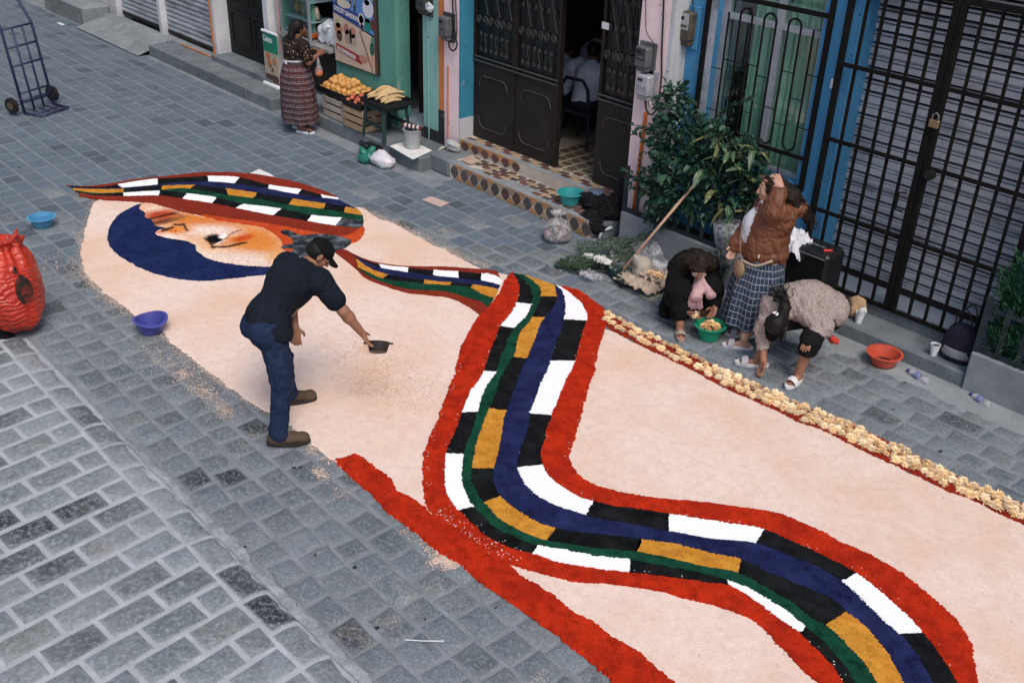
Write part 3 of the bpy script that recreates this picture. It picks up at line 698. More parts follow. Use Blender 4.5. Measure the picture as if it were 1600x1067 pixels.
c = np.array(W2([(600, 585)], 0)[0]); od = np.concatenate([c+nrng.normal(size=(2600, 2))*np.array([.34, .20]), np.array(W2([(580, 545)], 0)[0])+nrng.normal(size=(500, 2))*np.array([.06, .05])])
chips('thrown_sawdust', od, mat('chip_orange', (.64, .36, .20), .95, .15, 20, 80, 0), (.0025, .006), .0115, carpet, 'fine orange sawdust just thrown from the bowl')
gw = np.array(W2(ground_px, 0)); lo_, hi_ = gw.min(0), gw.max(0); hi_ = np.minimum(hi_, [-1.0, 8]); q = lo_+(hi_-lo_)*nrng.random((15000, 2)); q = q[inside(q, gw)]; clus = np.sin(q[:, 0]*3.1+1.5*np.sin(q[:, 1]*2.3))+np.sin(q[:, 1]*4.7-q[:, 0]*1.3); q = q[clus+nrng.normal(size=len(q))*.8 > -.3]
chips('coarse_chips', q[:6500], mat('chip_pale', (.86, .74, .64), .95, .12, 20, 80, 0), (.002, .005), .0112, carpet, 'coarse pale chips in the natural sawdust')
chips('twig_bits', q[-110:], mat('chip_dark', (.16, .10, .07), .95, .3, 20, 80, 0), (.003, .010), .0118, carpet, 'dark twig bits in the natural sawdust', (.10, .22))
wp = np.concatenate([along([(680,806),(740,850),(800,884)], 90, .05), along(B[0][8:16], 40, .03), along(B[1], 60, .012, -1), along(B[6], 50, .02), along(B[7][2:14], 25, .03, -1), along(D[7], 20, .03)])
chips('white_flecks', wp, M_chipW, (.0025, .005), .026, carpet, 'loose white chips lying on the coloured bands')
# ================================================================== THE ROW OF HOUSES
def plaster(name, col, dirt, amt=.5, rough=.9, dscale=2.5, var=.1):
    if name in MATS: return MATS[name]
    t = NT(name); g = t.new('ShaderNodeNewGeometry').outputs['Position']
    n1 = t.noise(2.2, 6, .65, co=g); n2 = t.noise(45, 4, .6, co=g); n3 = t.noise(7, 5, .7, co=g, stretch=(1, 1, .22))
    c = t.ramp(n1, [(.3, tuple(k*(1-var) for k in col)), (.7, tuple(min(1, k*(1+var)) for k in col))])
    c = t.mix(t.math('MULTIPLY', t.ramp(n3, [(.52, (0, 0, 0)), (.72, (1, 1, 1))]), amt), c, dirt)
    v = t.noise(23, 2, .5, co=g); c = t.mix(t.math('GREATER_THAN', v, .72), c, tuple(k*.4 for k in dirt))
    fl = t.noise(4.5, 7, .75, co=g, dist=.8); c = t.mix(t.math('MULTIPLY', t.math('GREATER_THAN', fl, .65), .7), c, (.36, .36, .35))
    z = t.new('ShaderNodeSeparateXYZ'); t.L(g, z.inputs[0]); sp = t.math('SUBTRACT', t.math('MULTIPLY', n1, .9), z.outputs[2], clamp=True); c = t.mix(t.math('MULTIPLY', sp, 1.3, clamp=True), c, tuple(k*.35 for k in dirt))
    MATS[name] = t.done(c, rough, t.bump(n2, .35, .006, t.bump(n3, .15, .01)), spec=.2); return MATS[name]
P_WHITE = plaster('plaster_white', (.60, .60, .62), (.30, .31, .33))
P_MINT = plaster('plaster_mint', (.24, .46, .42), (.13, .27, .25), .6)
P_GREEN = plaster('plaster_green', (.115, .315, .255), (.075, .225, .19), .6)
P_ORANGE = plaster('plaster_orange', (.55, .19, .065), (.38, .13, .05))
P_PINK = plaster('plaster_pink', (.80, .62, .63), (.62, .48, .50), .45)
P_GREYP = plaster('plaster_grey', (.48, .49, .51), (.27, .28, .30), .6)
P_TEAL = plaster('plaster_teal', (.04, .22, .33), (.03, .12, .18), .5)
P_BLUE = plaster('plaster_blue', (.070, .265, .48), (.05, .18, .34), .5)
P_BLACKB = plaster('plaster_black', (.028, .032, .036), (.06, .065, .07), .5)
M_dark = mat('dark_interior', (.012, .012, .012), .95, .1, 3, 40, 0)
M_brownmetal = mat('brown_painted_steel', (.015, .0105, .0085), .62, .25, 6, 90, .15, spec=.35, dirt=(.03, .024, .020), dscale=5, dirt_amt=.5)
M_blackdoor = mat('black_painted_door', (.009, .0095, .010), .6, .2, 6, 70, .15)
M_iron = mat('black_iron', (.0045, .0042, .0043), .78, .25, 14, 120, .15, spec=.18, dirt=(.016, .009, .006), dscale=9, dirt_amt=.5)
M_scroll = mat('dull_iron', (.085, .082, .078), .6, .25, 14, 120, .1, metal=.35, spec=.4)
M_grey = mat('grey_steel', (.17, .18, .19), .55, .15, 8, 90, .1, metal=.4)
M_cable = mat('black_cable', (.012, .012, .013), .6, .1, 8, 60, 0)
M_orangepipe = mat('orange_pipe', (.50, .17, .06), .6, .15, 9, 60, 0)
M_plast_w = mat('white_plastic', (.72, .73, .74), .4, .05, 9, 60, 0, spec=.5)
M_black_pl = mat('black_plastic', (.010, .011, .012), .5, .1, 9, 60, 0)
M_paper = mat('paper', (.70, .69, .68), .9, .08, 12, 80, .1, dirt=(.45, .44, .43), dscale=9)
M_card = mat('cardboard', (.46, .33, .26), .9, .12, 10, 80, .1)
def glass(name='pane_glass', tint=(.8, .9, .9)):
    if name in MATS: return MATS[name]
    t = NT(name); tr = t.new('ShaderNodeBsdfTransparent'); gl = t.new('ShaderNodeBsdfGlossy'); mx = t.new('ShaderNodeMixShader')
    tr.inputs[0].default_value = (*tint, 1); gl.inputs['Roughness'].default_value = .08; mx.inputs[0].default_value = .10
    t.L(tr.outputs[0], mx.inputs[1]); t.L(gl.outputs[0], mx.inputs[2]); t.L(mx.outputs[0], t.out.inputs[0]); MATS[name] = t.m; return t.m
M_glass = glass()
def M_shutter():
    t = NT('galvanised_slat'); g = t.new('ShaderNodeNewGeometry').outputs['Position']
    n1 = t.noise(2.4, 5, .6, co=g, stretch=(.6, 1, 3)); n2 = t.noise(60, 3, .6, co=g, stretch=(.3, 1, 1)); n3 = t.noise(1.3, 5, .65, co=g)
    c = t.ramp(n1, [(.30, (.20, .205, .215)), (.44, (.50, .52, .56)), (.68, (.64, .665, .71))])
    c = t.mix(t.math('MULTIPLY', t.ramp(n3, [(.45, (0, 0, 0)), (.72, (1, 1, 1))]), .4), c, (.14, .15, .16))
    return t.done(c, t.math('MULTIPLY_ADD', n1, .3, .42), t.bump(n2, .12, .003), .15, .35)
M_slat = M_shutter()
HT = 5.6

def shutter(parent, x0, x1, y, z0, z1, pitch, m=M_slat, big=True):
    """roller shutter: each slat a pressed strip of its own"""
    sh = link('roller_shutter', mesh_from('roller_shutter', *(lambda b: (b.v, b.f))(MB().box(((x0+x1)/2-XFL(parent).x, y+.03-XFL(parent).y, (z0+z1)/2-XFL(parent).z), (x1-x0, .01, z1-z0))), M_dark), parent)
    v = MB(); L = x1-x0; q = [(0, .026), (.06, .026), (.08, -.012), (.55, -.020), (.58, .026), (.67, .028), (.69, -.006), (.81, -.008), (.84, .026), (1.0, .026)]
    rows = [[(-L/2, a, b*pitch) for b, a in q], [(L/2, a, b*pitch) for b, a in q]]
    v.sheet(rows); me = mesh_from('slat', v.v, v.f, m, smooth=False)
    z = z0; base = XFL(parent)
    while z < z1:
        o = link('slat', me, sh); o.location = ((x0+x1)/2-base.x, y-base.y+rv(-.0015, .0015), z-base.z); z += pitch
    b = MB(); b.span((x0, y-.02, z0-.05), (x1, y+.012, z0)); obj('bottom_rail', b, M_brownmetal, sh)
    return sh
def XFL(o): return XF[o.name].translation

# ------------------------------------------------------------------ 1 white building with two shutters
hs = thing('shuttered_building', 'white rendered building with two grey roller shutters and a black door', 'building', (-17, 7.7, 0))
w = MB(); YL = 7.66
w.span((-34, YL, -.05), (-19.12, YL+.3, HT)); w.span((-19.12, YL, .1), (-19.03, YL+.28, 2.8)); w.span((-17.30, YL, .1), (-17.20, YL+.26, 2.8)); w.span((-15.40, YL, .1), (-15.25, YL+.32, 2.8))
w.span((-19.12, YL+.002, 2.8), (-13.62, YL+.3, HT)); w.span((-13.75, YL+.02, .1), (-13.62, YL+.35, 2.8))
obj('wall', w, P_WHITE, hs)
shutter(hs, -19.03, -17.30, YL+.12, .27, 2.8, .082); shutter(hs, -17.20, -15.40, YL+.12, .27, 2.8, .082)
d = MB(); d.span((-15.25, YL+.24, .26), (-13.75, YL+.30, 2.8)); dr = obj('door', d, M_blackdoor, hs)
for x0, x1 in ((-15.15, -14.55), (-14.45, -13.85)):
    for z0, z1 in ((.42, .95), (1.05, 1.9)):
        m = MB(); f = .035
        m.span((x0, YL+.22, z0), (x1, YL+.24, z0+f)); m.span((x0, YL+.22, z1-f), (x1, YL+.24, z1)); m.span((x0, YL+.22, z0+f), (x0+f, YL+.24, z1-f)); m.span((x1-f, YL+.22, z0+f), (x1, YL+.24, z1-f))
        obj('panel_moulding', m, M_blackdoor, dr)
b = MB(); b.tube([(-15.33, YL-.02, 2.7), (-15.33, YL-.02, .22), (-15.37, YL-.05, .19), (-16.4, YL-.05, .19)], .014); obj('gas_pipe', b, M_orangepipe, hs)
def simple_mass(bld, x0, x1, y0, y1=13.5):
    m = MB(); m.span((x0, y1, -.05), (x1, y1+.2, HT)); m.span((x0, y0+.01, HT), (x1, y1+.2, HT+.15)); return obj('roof', m, P_GREYP, bld)
simple_mass(hs, -34, -13.62, YL)

# kerbs, ramp and steps along the left end
kb = MB(); kb.box((-15.15, 7.43, .075), (3.2, .5, .20), bev=.012); kb.span((-15.25, YL-.12, .10), (-13.4, YL+.3, .255))
k1 = tag(obj('kerb', kb, m_conc), kind='structure')
kb = MB(); kb.box((-13.2, 7.52, .07), (.7, .66, .19), bev=.012); obj('kerb_block', kb, m_conc, k1, world=False)
rp = MB(); rows = []
for i in range(13):
    u = i/12; rows.append([(-19.3+.02*u, 6.98+.55*u, .02+.17*u), (-16.75, 6.98+.55*u, .02+.17*u)])
    if 0 < i < 12: rows.append([(-19.3+.02*u, 6.986+.55*u, .012+.17*u), (-16.75, 6.986+.55*u, .012+.17*u)]); rows.append([(-19.3+.02*u, 6.996+.55*u, .024+.17*u), (-16.75, 6.996+.55*u, .024+.17*u)])
rp.sheet(rows); rp.span((-19.3, 7.53, .0), (-16.75, YL+.05, .19)); rp.span((-17.3, YL-.05, .0), (-15.3, YL+.12, .188))
tag(obj('ramp', rp, m_conc_l), kind='structure')
st = MB(); st.box((-20.3, 7.40, .15), (1.9, .5, .34), bev=.02); st.box((-23.6, 7.3, .12), (2.6, .5, .26), bev=.02); tag(obj('step', st, m_conc_l), kind='structure')

# ------------------------------------------------------------------ 2 green shop
shp = thing('green_shop', 'green corner shop with a serving counter and an open doorway', 'shop', (-11.7, 7.9, 0))
YF = 7.87
w = MB(); w.span((-13.62, YF, 2.5), (-9.895, YF+.25, HT)); w.span((-13.62, YF+.02, .1), (-13.50, YF+.25, 2.5)); obj('wall', w, P_GREEN, shp)
w = MB(); w.span((-12.17, YF, .16), (-10.76, YF+.22, 2.5)); obj('wall', w, P_GREEN, shp)
w = MB(); w.span((-10.20, YF, .33), (-9.895, YF+.25, 2.5)); obj('door_post', w, P_MINT, shp)
w = MB(); w.span((-10.20, YF-.006, -.02), (-9.895, YF+.25, .33)); w.span((-10.74, YF+.06, -.02), (-10.2, YF+.2, .26)); obj('plinth', w, P_BLACKB, shp)
w = MB(); w.tube([(-10.08, YF-.012, .05), (-10.075, YF-.012, 2.5)], .009, 6); obj('conduit', w, P_MINT, shp)
w = MB(); w.span((-10.80, YF-.015, .22), (-10.74, YF+.05, 2.5)); obj('door_frame', w, P_GREEN, shp)
fl = MB(); fl.span((-13.6, YF+.06, .1), (-10.2, 11, .255)); fl.span((-10.74, YF+.06, .1), (-10.2, 10.8, .259)); fm = obj('floor', fl, mat('floor_joint', (.10, .12, .15), .8), shp)
ft_ = [mesh_from('floor_tile', *(lambda b: (b.v, b.f))(MB().box((0, 0, 0), (.292, .292, .012), bev=.003)), mat('blue_white_tile', (.36, .43, .52), .35, .2, 6, 60, .05, spec=.5, rand=.12, dirt=(.20, .26, .34), dscale=4))]
for i in range(3):
    for j in range(4):
        o = link('floor_tile', ft_[0], fm); o.location = Vector((-10.90+i*.3, YF+.22+j*.3, .262))-XFL(shp)
simple_mass(shp, -13.62, -9.89, YF, 11.0)
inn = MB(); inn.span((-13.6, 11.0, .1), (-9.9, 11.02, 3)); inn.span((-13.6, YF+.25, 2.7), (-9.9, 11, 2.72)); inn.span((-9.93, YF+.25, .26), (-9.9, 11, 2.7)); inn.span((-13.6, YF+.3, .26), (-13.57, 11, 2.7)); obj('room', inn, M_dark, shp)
# serving counter with glazed display case
M_case = mat('case_steel', (.30, .34, .36), .4, .1, 9, 80, .05, metal=.3); M_ply = mat('dark_wood', (.030, .022, .018), .7, .25, 9, 60, .2)
ct = MB(); ct.span((-13.5, YF+.12, .17), (-12.18, YF+.5, .86)); cnt = obj('counter', ct, M_ply, shp)
ct = MB(); ct.span((-13.52, YF-.10, .86), (-12.18, YF+.55, .90)); obj('counter_top', ct, mat('worn_top', (.25, .25, .24), .5, .2, 8), cnt)
cs = MB()
for x in (-13.47, -12.72): cs.span((x-.018, YF-.07, .90), (x+.018, YF-.035, 2.0))
for z in (.905, 1.98): cs.span((-13.48, YF-.08, z), (-12.70, YF-.04, z+.035))
cs.span((-13.488, YF-.07, .94), (-13.455, YF+.5, .97)); obj('display_case', cs, M_case, shp)
cs = MB(); cs.tube([(-13.49, YF-.09, .62), (-13.50, YF-.09, 2.1)], .016, 6); obj('case_post', cs, mat('pinkish_post', (.42, .25, .25), .6), shp)
for z in (1.15, 1.42, 1.70):
    cs = MB(); cs.span((-13.45, YF+.0, z), (-12.74, YF+.4, z+.012)); obj('shelf', cs, mat('shelf_glass', (.22, .32, .36), .3), shp)
g = MB(); g.span((-13.45, YF-.060, .95), (-12.74, YF-.054, 1.98)); obj('pane', g, M_glass, shp)
cs = MB(); cs.span((-12.92, YF+.05, .95), (-12.80, YF+.1, 2.2)); cs.span((-12.72, YF+.42, .9), (-12.2, YF+.46, 2.2)); obj('inner_frame', cs, P_GREEN, shp)

# ------------------------------------------------------------------ 3 pink house with the brown double door
pk = thing('pink_house', 'pink house with a tall brown iron door standing partly open', 'house', (-8.1, 7.9, 0))
w = MB(); w.span((-9.78, YF, .15), (-9.505, YF+.23, 2.7)); w.span((-9.78, YF, 2.7), (-6.36, YF+.3, HT)); w.span((-6.72, YF, -.02), (-6.36, YF+.3, 2.7)); obj('wall', w, P_PINK, pk)
w = MB(); w.span((-9.893, YF+.001, .62), (-9.782, YF+.23, HT)); obj('wall_stripe', w, P_ORANGE, pk)
w = MB(); w.span((-9.893, YF-.004, -.02), (-9.775, YF+.23, .62)); obj('plinth', w, P_BLACKB, pk)
w = MB(); w.span((-6.358, YF+.003, -.02), (-6.305, YF+.3, HT)); obj('wall_edge', w, P_GREYP, pk)
w = MB(); w.span((-9.503, YF+.004, .60), (-9.475, YF+.235, 2.7)); obj('door_reveal', w, P_TEAL, pk)
w = MB(); w.span((-9.505, YF+.002, .30), (-9.472, YF+.237, .60)); obj('reveal_base', w, P_GREYP, pk)
YD = 8.08
def spiral(mb, cx, cz, r, turns, start, sgn, y, th=.0045, n=26):
    pts = []
    for i in range(n+1):
        u = i/n; a = start+sgn*turns*2*math.pi*u; q = r*(1-.82*u); pts.append((cx+q*math.cos(a), y, cz+q*math.sin(a)))
    mb.tube(pts, th, 5); return pts[0]
def leaf(x0, x1, zb, mirror=False):
    lf = MB(); lf.span((x0+.004, YD, zb), (x1-.004, YD+.035, 1.31)); f = .035
    for xa in (x0+.004, x1-.004-f): lf.span((xa, YD-.012, 1.31), (xa+f, YD+.035, 2.68))
    lf.span((x0+.004, YD-.006, 2.62), (x1-.004, YD+.034, 2.69))
    door = obj('door', lf, M_brownmetal, pk)
    g = MB(); g.span((x0+.03, YD+.02, 1.31), (x1-.03, YD+.026, 2.62)); obj('glass_panel', g, mat('dark_glass', (.010, .012, .012), .25, .1, 3, 30, 0, spec=.4), door)
    r_ = MB()
    for z in (1.305, 1.355): r_.tube([(x0+.01, YD-.014, z), (x1-.01, YD-.014, z)], .010, 6)
    obj('mid_rail', r_, M_scroll, door)
    W_ = x1-x0; xc = (x0+x1)/2
    nb = 4 if W_ > .6 else 3
    for i in range(nb):
        x = x0+W_*(i+.5)/nb; bb = MB(); bb.tube([(x, YD-.004, 1.36), (x, YD-.004, 2.62)], .006, 5); obj('grille_bar', bb, M_iron, door)
    sc = MB(); npair = 3 if W_ > .6 else 2; ys = YD-.014
    for k in range(npair*2):                 # two rows of little scrolls low in the grille
        x = x0+.09+(W_-.18)*(k+.5)/(npair*2); s = 1 if k % 2 else -1
        spiral(sc, x, 1.63, .026, 1.4, math.pi/2, s, ys); spiral(sc, x, 1.455, .026, 1.3, -math.pi/2, -s, ys); sc.tube([(x-s*.02, ys, 1.60), (x+s*.015, ys, 1.43)], .003, 4)
    for k in range(npair):
        xk = x0+.06+(W_-.12)*(k+.5)/npair
        for s in (-1, 1):
            p = spiral(sc, xk+s*.052, 1.80, .05, 1.7, -math.pi/2, s, ys, .006)
            spiral(sc, xk+s*.05, 2.08, .03, 1.4, math.pi/2, s, ys); spiral(sc, xk+s*.07, 2.36, .034, 1.4, -math.pi/2, -s, ys)
        sc.tube([(xk+.10, ys, 1.86), (xk+.05, ys, 2.02), (xk-.02, ys, 2.28), (xk-.06, ys, 2.5)], .006, 5)
    obj('scrollwork', sc, M_scroll, door)
    a, b = x0+.14*W_, x1-.14*W_
    for zt, sg in ((1.14, 1), (.50, -1)):
        mo = MB()
        arc = [i*math.pi/12 for i in range(7)]
        mo.tube([(a+.11-.10*math.sin(t_), YD-.008, zt-sg*.13*(1-math.cos(t_))) for t_ in arc[::-1]]+[(b-.11+.10*math.sin(t_), YD-.008, zt-sg*.13*(1-math.cos(t_))) for t_ in arc], .006, 5)
        mg2 = obj('panel_moulding', mo, M_scroll, door)
    return door
leaf(-9.47, -8.735, .36); leaf(-8.735, -8.0, .36); d3 = leaf(-7.40, -6.73, .36)
w = MB(); w.span((-8.745, YD-.02, .36), (-8.72, YD-.001, 2.66)); w.span((-8.02, YD-.02, .36), (-7.995, YD+.05, 2.66)); obj('door_stile', w, M_brownmetal, pk)
stk = MB(); c = at_y(945, 41, YD-.03); stk.span((c.x-.05, YD-.022, c.z-.035), (c.x+.05, YD-.02, c.z+.035)); obj('sticker', stk, M_paper, d3)
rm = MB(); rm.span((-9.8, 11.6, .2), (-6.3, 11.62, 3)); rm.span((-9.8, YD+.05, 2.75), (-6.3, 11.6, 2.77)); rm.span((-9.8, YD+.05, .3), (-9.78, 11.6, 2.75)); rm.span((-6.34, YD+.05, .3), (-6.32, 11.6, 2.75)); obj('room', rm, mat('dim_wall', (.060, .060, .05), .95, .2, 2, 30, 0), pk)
simple_mass(pk, -9.89, -6.305, YF, 11.6)
# half wheel grille inside
gr = MB(); hy = 10.4; hub = at_y(872, 4, hy); hx, hz = hub.x, hub.z; mg = mat('olive_iron', (.10, .10, .078), .8, .2)
gr.span((hx-.13, hy-.02, .4), (hx+.01, hy+.02, 2.7))
for a in (-75, -58, -38, -18, 2): gr.bar((hx, hy, hz+.02), (hx+1.0*math.cos(R(a)), hy, hz+.02+1.0*math.sin(R(a))), .06, .03)
for a in range(-75, 3, 20): gr.bar((hx+.8*math.cos(R(a)), hy-.004, hz+.8*math.sin(R(a))), (hx+.8*math.cos(R(a+20)), hy-.004, hz+.8*math.sin(R(a+20))), .06, .03)
obj('inner_grille', gr, mg, pk)

# tiled doorstep: every tile its own piece set in pale grout
M_grout = mat('tile_grout', (.50, .44, .37), .9, .12, 9, 80, .3)
def M_tile(name, c, rough=.45): return mat(name, c, rough, .28, 9, 50, .25, spec=.45, rand=.22, dirt=tuple(k*.55+.05 for k in c), dscale=7, dirt_amt=.55)
T_BR, T_DK, T_OR, T_TAN = M_tile('tile_brown', (.125, .060, .050)), M_tile('tile_umber', (.085, .070, .068)), M_tile('tile_ochre', (.42, .205, .085)), M_tile('tile_tan', (.38, .26, .16))
ds = thing('tiled_doorstep', 'two low steps faced with brown and ochre lantern shaped tiles', 'doorstep', (-8.1, 7.7, 0))
w = MB(); w.box((-8.06, 7.725, .09), (2.36, .43, .216), bev=.01); w.span((-9.86, 7.885, -.02), (-6.74, 8.12, .345)); obj('step_body', w, M_grout, ds)
w = MB(); rows = []
for i in range(48):
    x = -9.23+i*.0500; a = .085+.035*math.sin(i*.8)+(.10 if 18 < i < 30 else 0)+rv(-.01, .01); rows.append([(x, 7.508, .196), (x, 7.514, .2025), (x, 7.51+a, .2035), (x, 7.512+a+.01, .199)])
w.sheet(rows); rows = []
for i in range(60):
    x = -9.45+i*.042; a = .07+.05*abs(math.sin(i*.37))+(.05 if i > 25 else 0)+rv(-.008, .008); rows.append([(x, 7.883, .342), (x, 7.888, .349), (x, 7.885+a, .350), (x, 7.89+a, .345)])
w.sheet(rows); obj('worn_cement_edge', w, m_conc_l, ds, smooth=True)
def lantern(w_, h_):
    q = [(0, 1), (.22, .72), (.62, .60), (.80, .30), (1, 0), (.80, -.30), (.62, -.60), (.22, -.72), (0, -1), (-.22, -.72), (-.62, -.60), (-.80, -.30), (-1, 0), (-.80, .30), (-.62, .60), (-.22, .72)]
    return [(a*w_/2, b*h_/2) for a, b in q]
def tile_mesh(poly, mt, t=.006):
    mb = MB(); n = len(poly); c = [(a*.93, b*.93) for a, b in poly]
    mb.add([(a, 0, b) for a, b in poly]+[(a, -t, b) for a, b in c], [tuple(range(n, 2*n))]+[(i, (i+1) % n, n+(i+1) % n, n+i) for i in range(n)])
    return mesh_from('tile', mb.v, mb.f, mt)
base = XFL(ds)
lan = [tile_mesh(lantern(.150, .185), m) for m in (T_DK, T_BR)]
tri = [tile_mesh([(-.075, .035), (.075, .035), (.07, .015), (.03, -.005), (.012, -.045), (-.012, -.045), (-.03, -.005), (-.07, .015)], m) for m in (T_OR, T_TAN)]
for k in range(13):
    x = -9.14+k*.186; 
    if k < 12 or True:
        o = link('tile', lan[1 if rng.random() < .35 else 0], ds); o.location = Vector((x+rv(-.003, .003), 7.509, .098))-base
    for s in (1, -1):
        if x+.093 > -6.9: continue
        o = link('tile', rng.choice(tri), ds); o.location = Vector((x+.093, 7.509, .098+s*.060))-base
        if s < 0: o.rotation_euler = (0, math.pi, 0)
for k in range(7):                                        # upper riser
    x = -9.66+k*.186
    o = link('tile', lan[1], ds); o.location = Vector((x+.093, 7.884, .275))-base; o.scale = (.98, 1, .72)
    o = link('tile', tri[0], ds); o.location = Vector((x, 7.884, .305))-base; o.scale = (1, 1, 1.15)
hexp = [(-.075, 0), (-.055, .034), (.055, .034), (.075, 0), (.055, -.034), (-.055, -.034)]
def flat(poly, m, t=.005):
    mb = MB(); n = len(poly); mb.add([(a, b, 0) for a, b in poly]+[(a*.94, b*.94, t) for a, b in poly], [tuple(range(n, 2*n))]+[(i, (i+1) % n, n+(i+1) % n, n+i) for i in range(n)])
    return mesh_from('tile', mb.v, mb.f, m)
hx_ = [flat(hexp, m) for m in (T_BR, T_TAN, T_DK, T_OR)]
for j in range(5):
    for k in range(14):
        x = -9.12+k*.166+(.083 if j % 2 else 0); y = 7.60+j*.058
        if y < 7.70 and 4 < k < 8 or x > -6.95 or y > 7.86 or x < -8.75 and y < 7.68: continue
        o = link('tile', hx_[(k+j) % 2 if j % 2 else (k % 2)*2 % 3], ds); o.location = Vector((x, y, .2005))-base
for k in range(17):
    x = -9.38+k*.166
    for j, y in enumerate((7.98, 8.04)):
        if x > -6.85: continue
        o = link('tile', hx_[(k+j) % 2], ds); o.location = Vector((x+(.083 if j else 0), y, .3465))-base
# floor tiles seen through the open door
fl = MB(); fl.span((-9.7, 8.12, .2), (-6.4, 11.5, .347)); ifl = obj('floor', fl, mat('inner_grout', (.42, .38, .30), .9), pk)
hx2 = [flat(hexp, m) for m in (M_tile('inner_tile_brown', (.13, .075, .055)), M_tile('inner_tile_olive', (.22, .20, .13)))]
bpk = XFL(pk)
for j in range(24):
    for k in range(8):
        o = link('floor_tile', hx2[(j+k) % 2], ifl); o.location = Vector((-8.35+k*.168, 8.14+j*.075, .3485))-bpk

# ------------------------------------------------------------------ 4 blue house with barred window
bl = thing('blue_house', 'bright blue house with a barred window and a grey roller shutter', 'house', (-4.5, 8.15, 0))
YB = 8.10
w = MB(); w.span((-6.304, YB, -.02), (-6.00, YB+.25, HT)); w.span((-6.00, YB, -.02), (-4.86, YB+.25, 1.08)); w.span((-6.00, YB, 2.95), (-4.86, YB+.25, HT)); w.span((-4.86, YB, -.02), (-4.53, YB+.36, HT)); w.span((-4.53, YB, 3.02), (-2.78, YB+.36, HT)); w.span((-2.78, YB, -.02), (4, YB+.36, HT)); obj('wall', w, P_BLUE, bl)
simple_mass(bl, -6.3, 4, YB+.36, 12)
shutter(bl, -4.53, -2.78, 8.40, .34, 3.05, .104)
th = MB(); th.span((-4.53, 8.10, .2), (-2.78, 8.40, .282)); obj('threshold', th, mat('pale_threshold', (.30, .34, .40), .5, .12, 6, 60, .05, dirt=(.16, .18, .2), dscale=5), bl)
# window: reveal, frame, curtains, glass
wf = MB(); 
wf.span((-6.00, YB+.10, 1.09), (-5.93, YB+.17, 2.94)); wf.span((-5.40, YB+.10, 1.09), (-5.33, YB+.17, 2.94)); wf.span((-4.93, YB+.10, 1.09), (-4.865, YB+.17, 2.94)); wf.span((-5.93, YB+.105, 2.39), (-4.93, YB+.165, 2.445)); wf.span((-5.93, YB+.10, 1.085), (-4.93, YB+.17, 1.13))
win = obj('window', wf, mat('pale_frame', (.36, .38, .42), .5, .15, 9, 60, .1, dirt=(.2, .21, .22), dscale=6), bl)
def curtain(x0, x1, z0, z1, m, folds):
    rows = []
    for i in range(15):
        z = z0+(z1-z0)*i/14; rows.append([(x0+(x1-x0)*j/60, YB+.215+.018*math.sin(j/60*folds*6.28+.3*math.sin(i*.5))*(.6+.4*i/14)+.006*math.sin(j*.9), z) for j in range(61)])
    mb = MB(); mb.sheet(rows); o = obj('curtain', mb, m, win, smooth=True); return o
def M_curtain(name, a, b):
    t = NT(name); g = t.new('ShaderNodeNewGeometry').outputs['Position']; n1 = t.noise(5, 5, .6, co=g, stretch=(2.5, 1, .35)); n2 = t.noise(70, 3, .6, co=g)
    c = t.ramp(n1, [(.3, a), (.7, b)]); c = t.mix(.3, c, t.ramp(n2, [(.4, a), (.6, b)])); return t.done(c, .85, t.bump(n2, .2, .004), spec=.2)
mc = M_curtain('green_curtain', (.28, .44, .34), (.62, .72, .60))
curtain(-5.70, -5.36, 1.1, 2.94, mc, 5); curtain(-5.36, -4.86, 1.1, 2.94, mc, 7); curtain(-5.96, -5.88, 1.1, 2.94, M_curtain('grey_curtain', (.10, .15, .19), (.17, .24, .29)), 2)
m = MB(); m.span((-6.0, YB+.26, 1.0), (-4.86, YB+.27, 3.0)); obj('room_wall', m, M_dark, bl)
g = MB(); g.span((-5.93, YB+.13, 1.13), (-4.93, YB+.134, 2.94)); obj('pane', g, glass('window_glass', (.82, .93, .90)), win)
# iron window grille: thing of its own parts
wg = MB(); yg = 8.055; f = .045
for a, b in (((-6.10, yg, 1.05), (-6.10+f, yg+.03, 3.0)), ((-4.80, yg, 1.05), (-4.80+f, yg+.03, 3.0)), ((-6.10+f, yg+.001, 1.05), (-4.80, yg+.029, 1.085)), ((-6.10+f, yg+.001, 1.335), (-4.80, yg+.029, 1.365)), ((-6.10+f, yg+.001, 2.60), (-4.80, yg+.029, 2.64))): wg.span(a, b)
grl = obj('window_grille', wg, M_iron, bl)
b = MB(); b.span((-6.055, yg+.03, 1.37), (-5.985, yg+.045, 3.0)); obj('grille_post', b, mat('pale_post', (.34, .37, .42), .5, .2, 9, 60, .2, dirt=(.14, .15, .17), dscale=8, dirt_amt=.8), grl)
xs_ = [-5.955+.094*i for i in range(13)]
def hairpin(x0, x1, zt, zb, up):
    r = (x1-x0)/2; c = (x0+x1)/2; pts = []
    if up: pts = [(x0, yg+.012, zb)]+[(c-r*math.cos(i*math.pi/8), yg+.012, zt-r+r*math.sin(i*math.pi/8)) for i in range(9)]+[(x1, yg+.012, zb)]
    else: pts = [(x0, yg+.012, zt)]+[(c-r*math.cos(i*math.pi/8), yg+.012, zb+r-r*math.sin(i*math.pi/8)) for i in range(9)]+[(x1, yg+.012, zt)]
    mb = MB(); mb.tube(pts, .011, 6); return mb
prs = [(-5.83, -5.70), (-5.57, -5.44), (-5.31, -5.18), (-5.05, -4.92)]
for x0, x1 in prs:
    obj('hairpin_bar', hairpin(x0, x1, 2.48, 1.385, False), M_iron, grl)
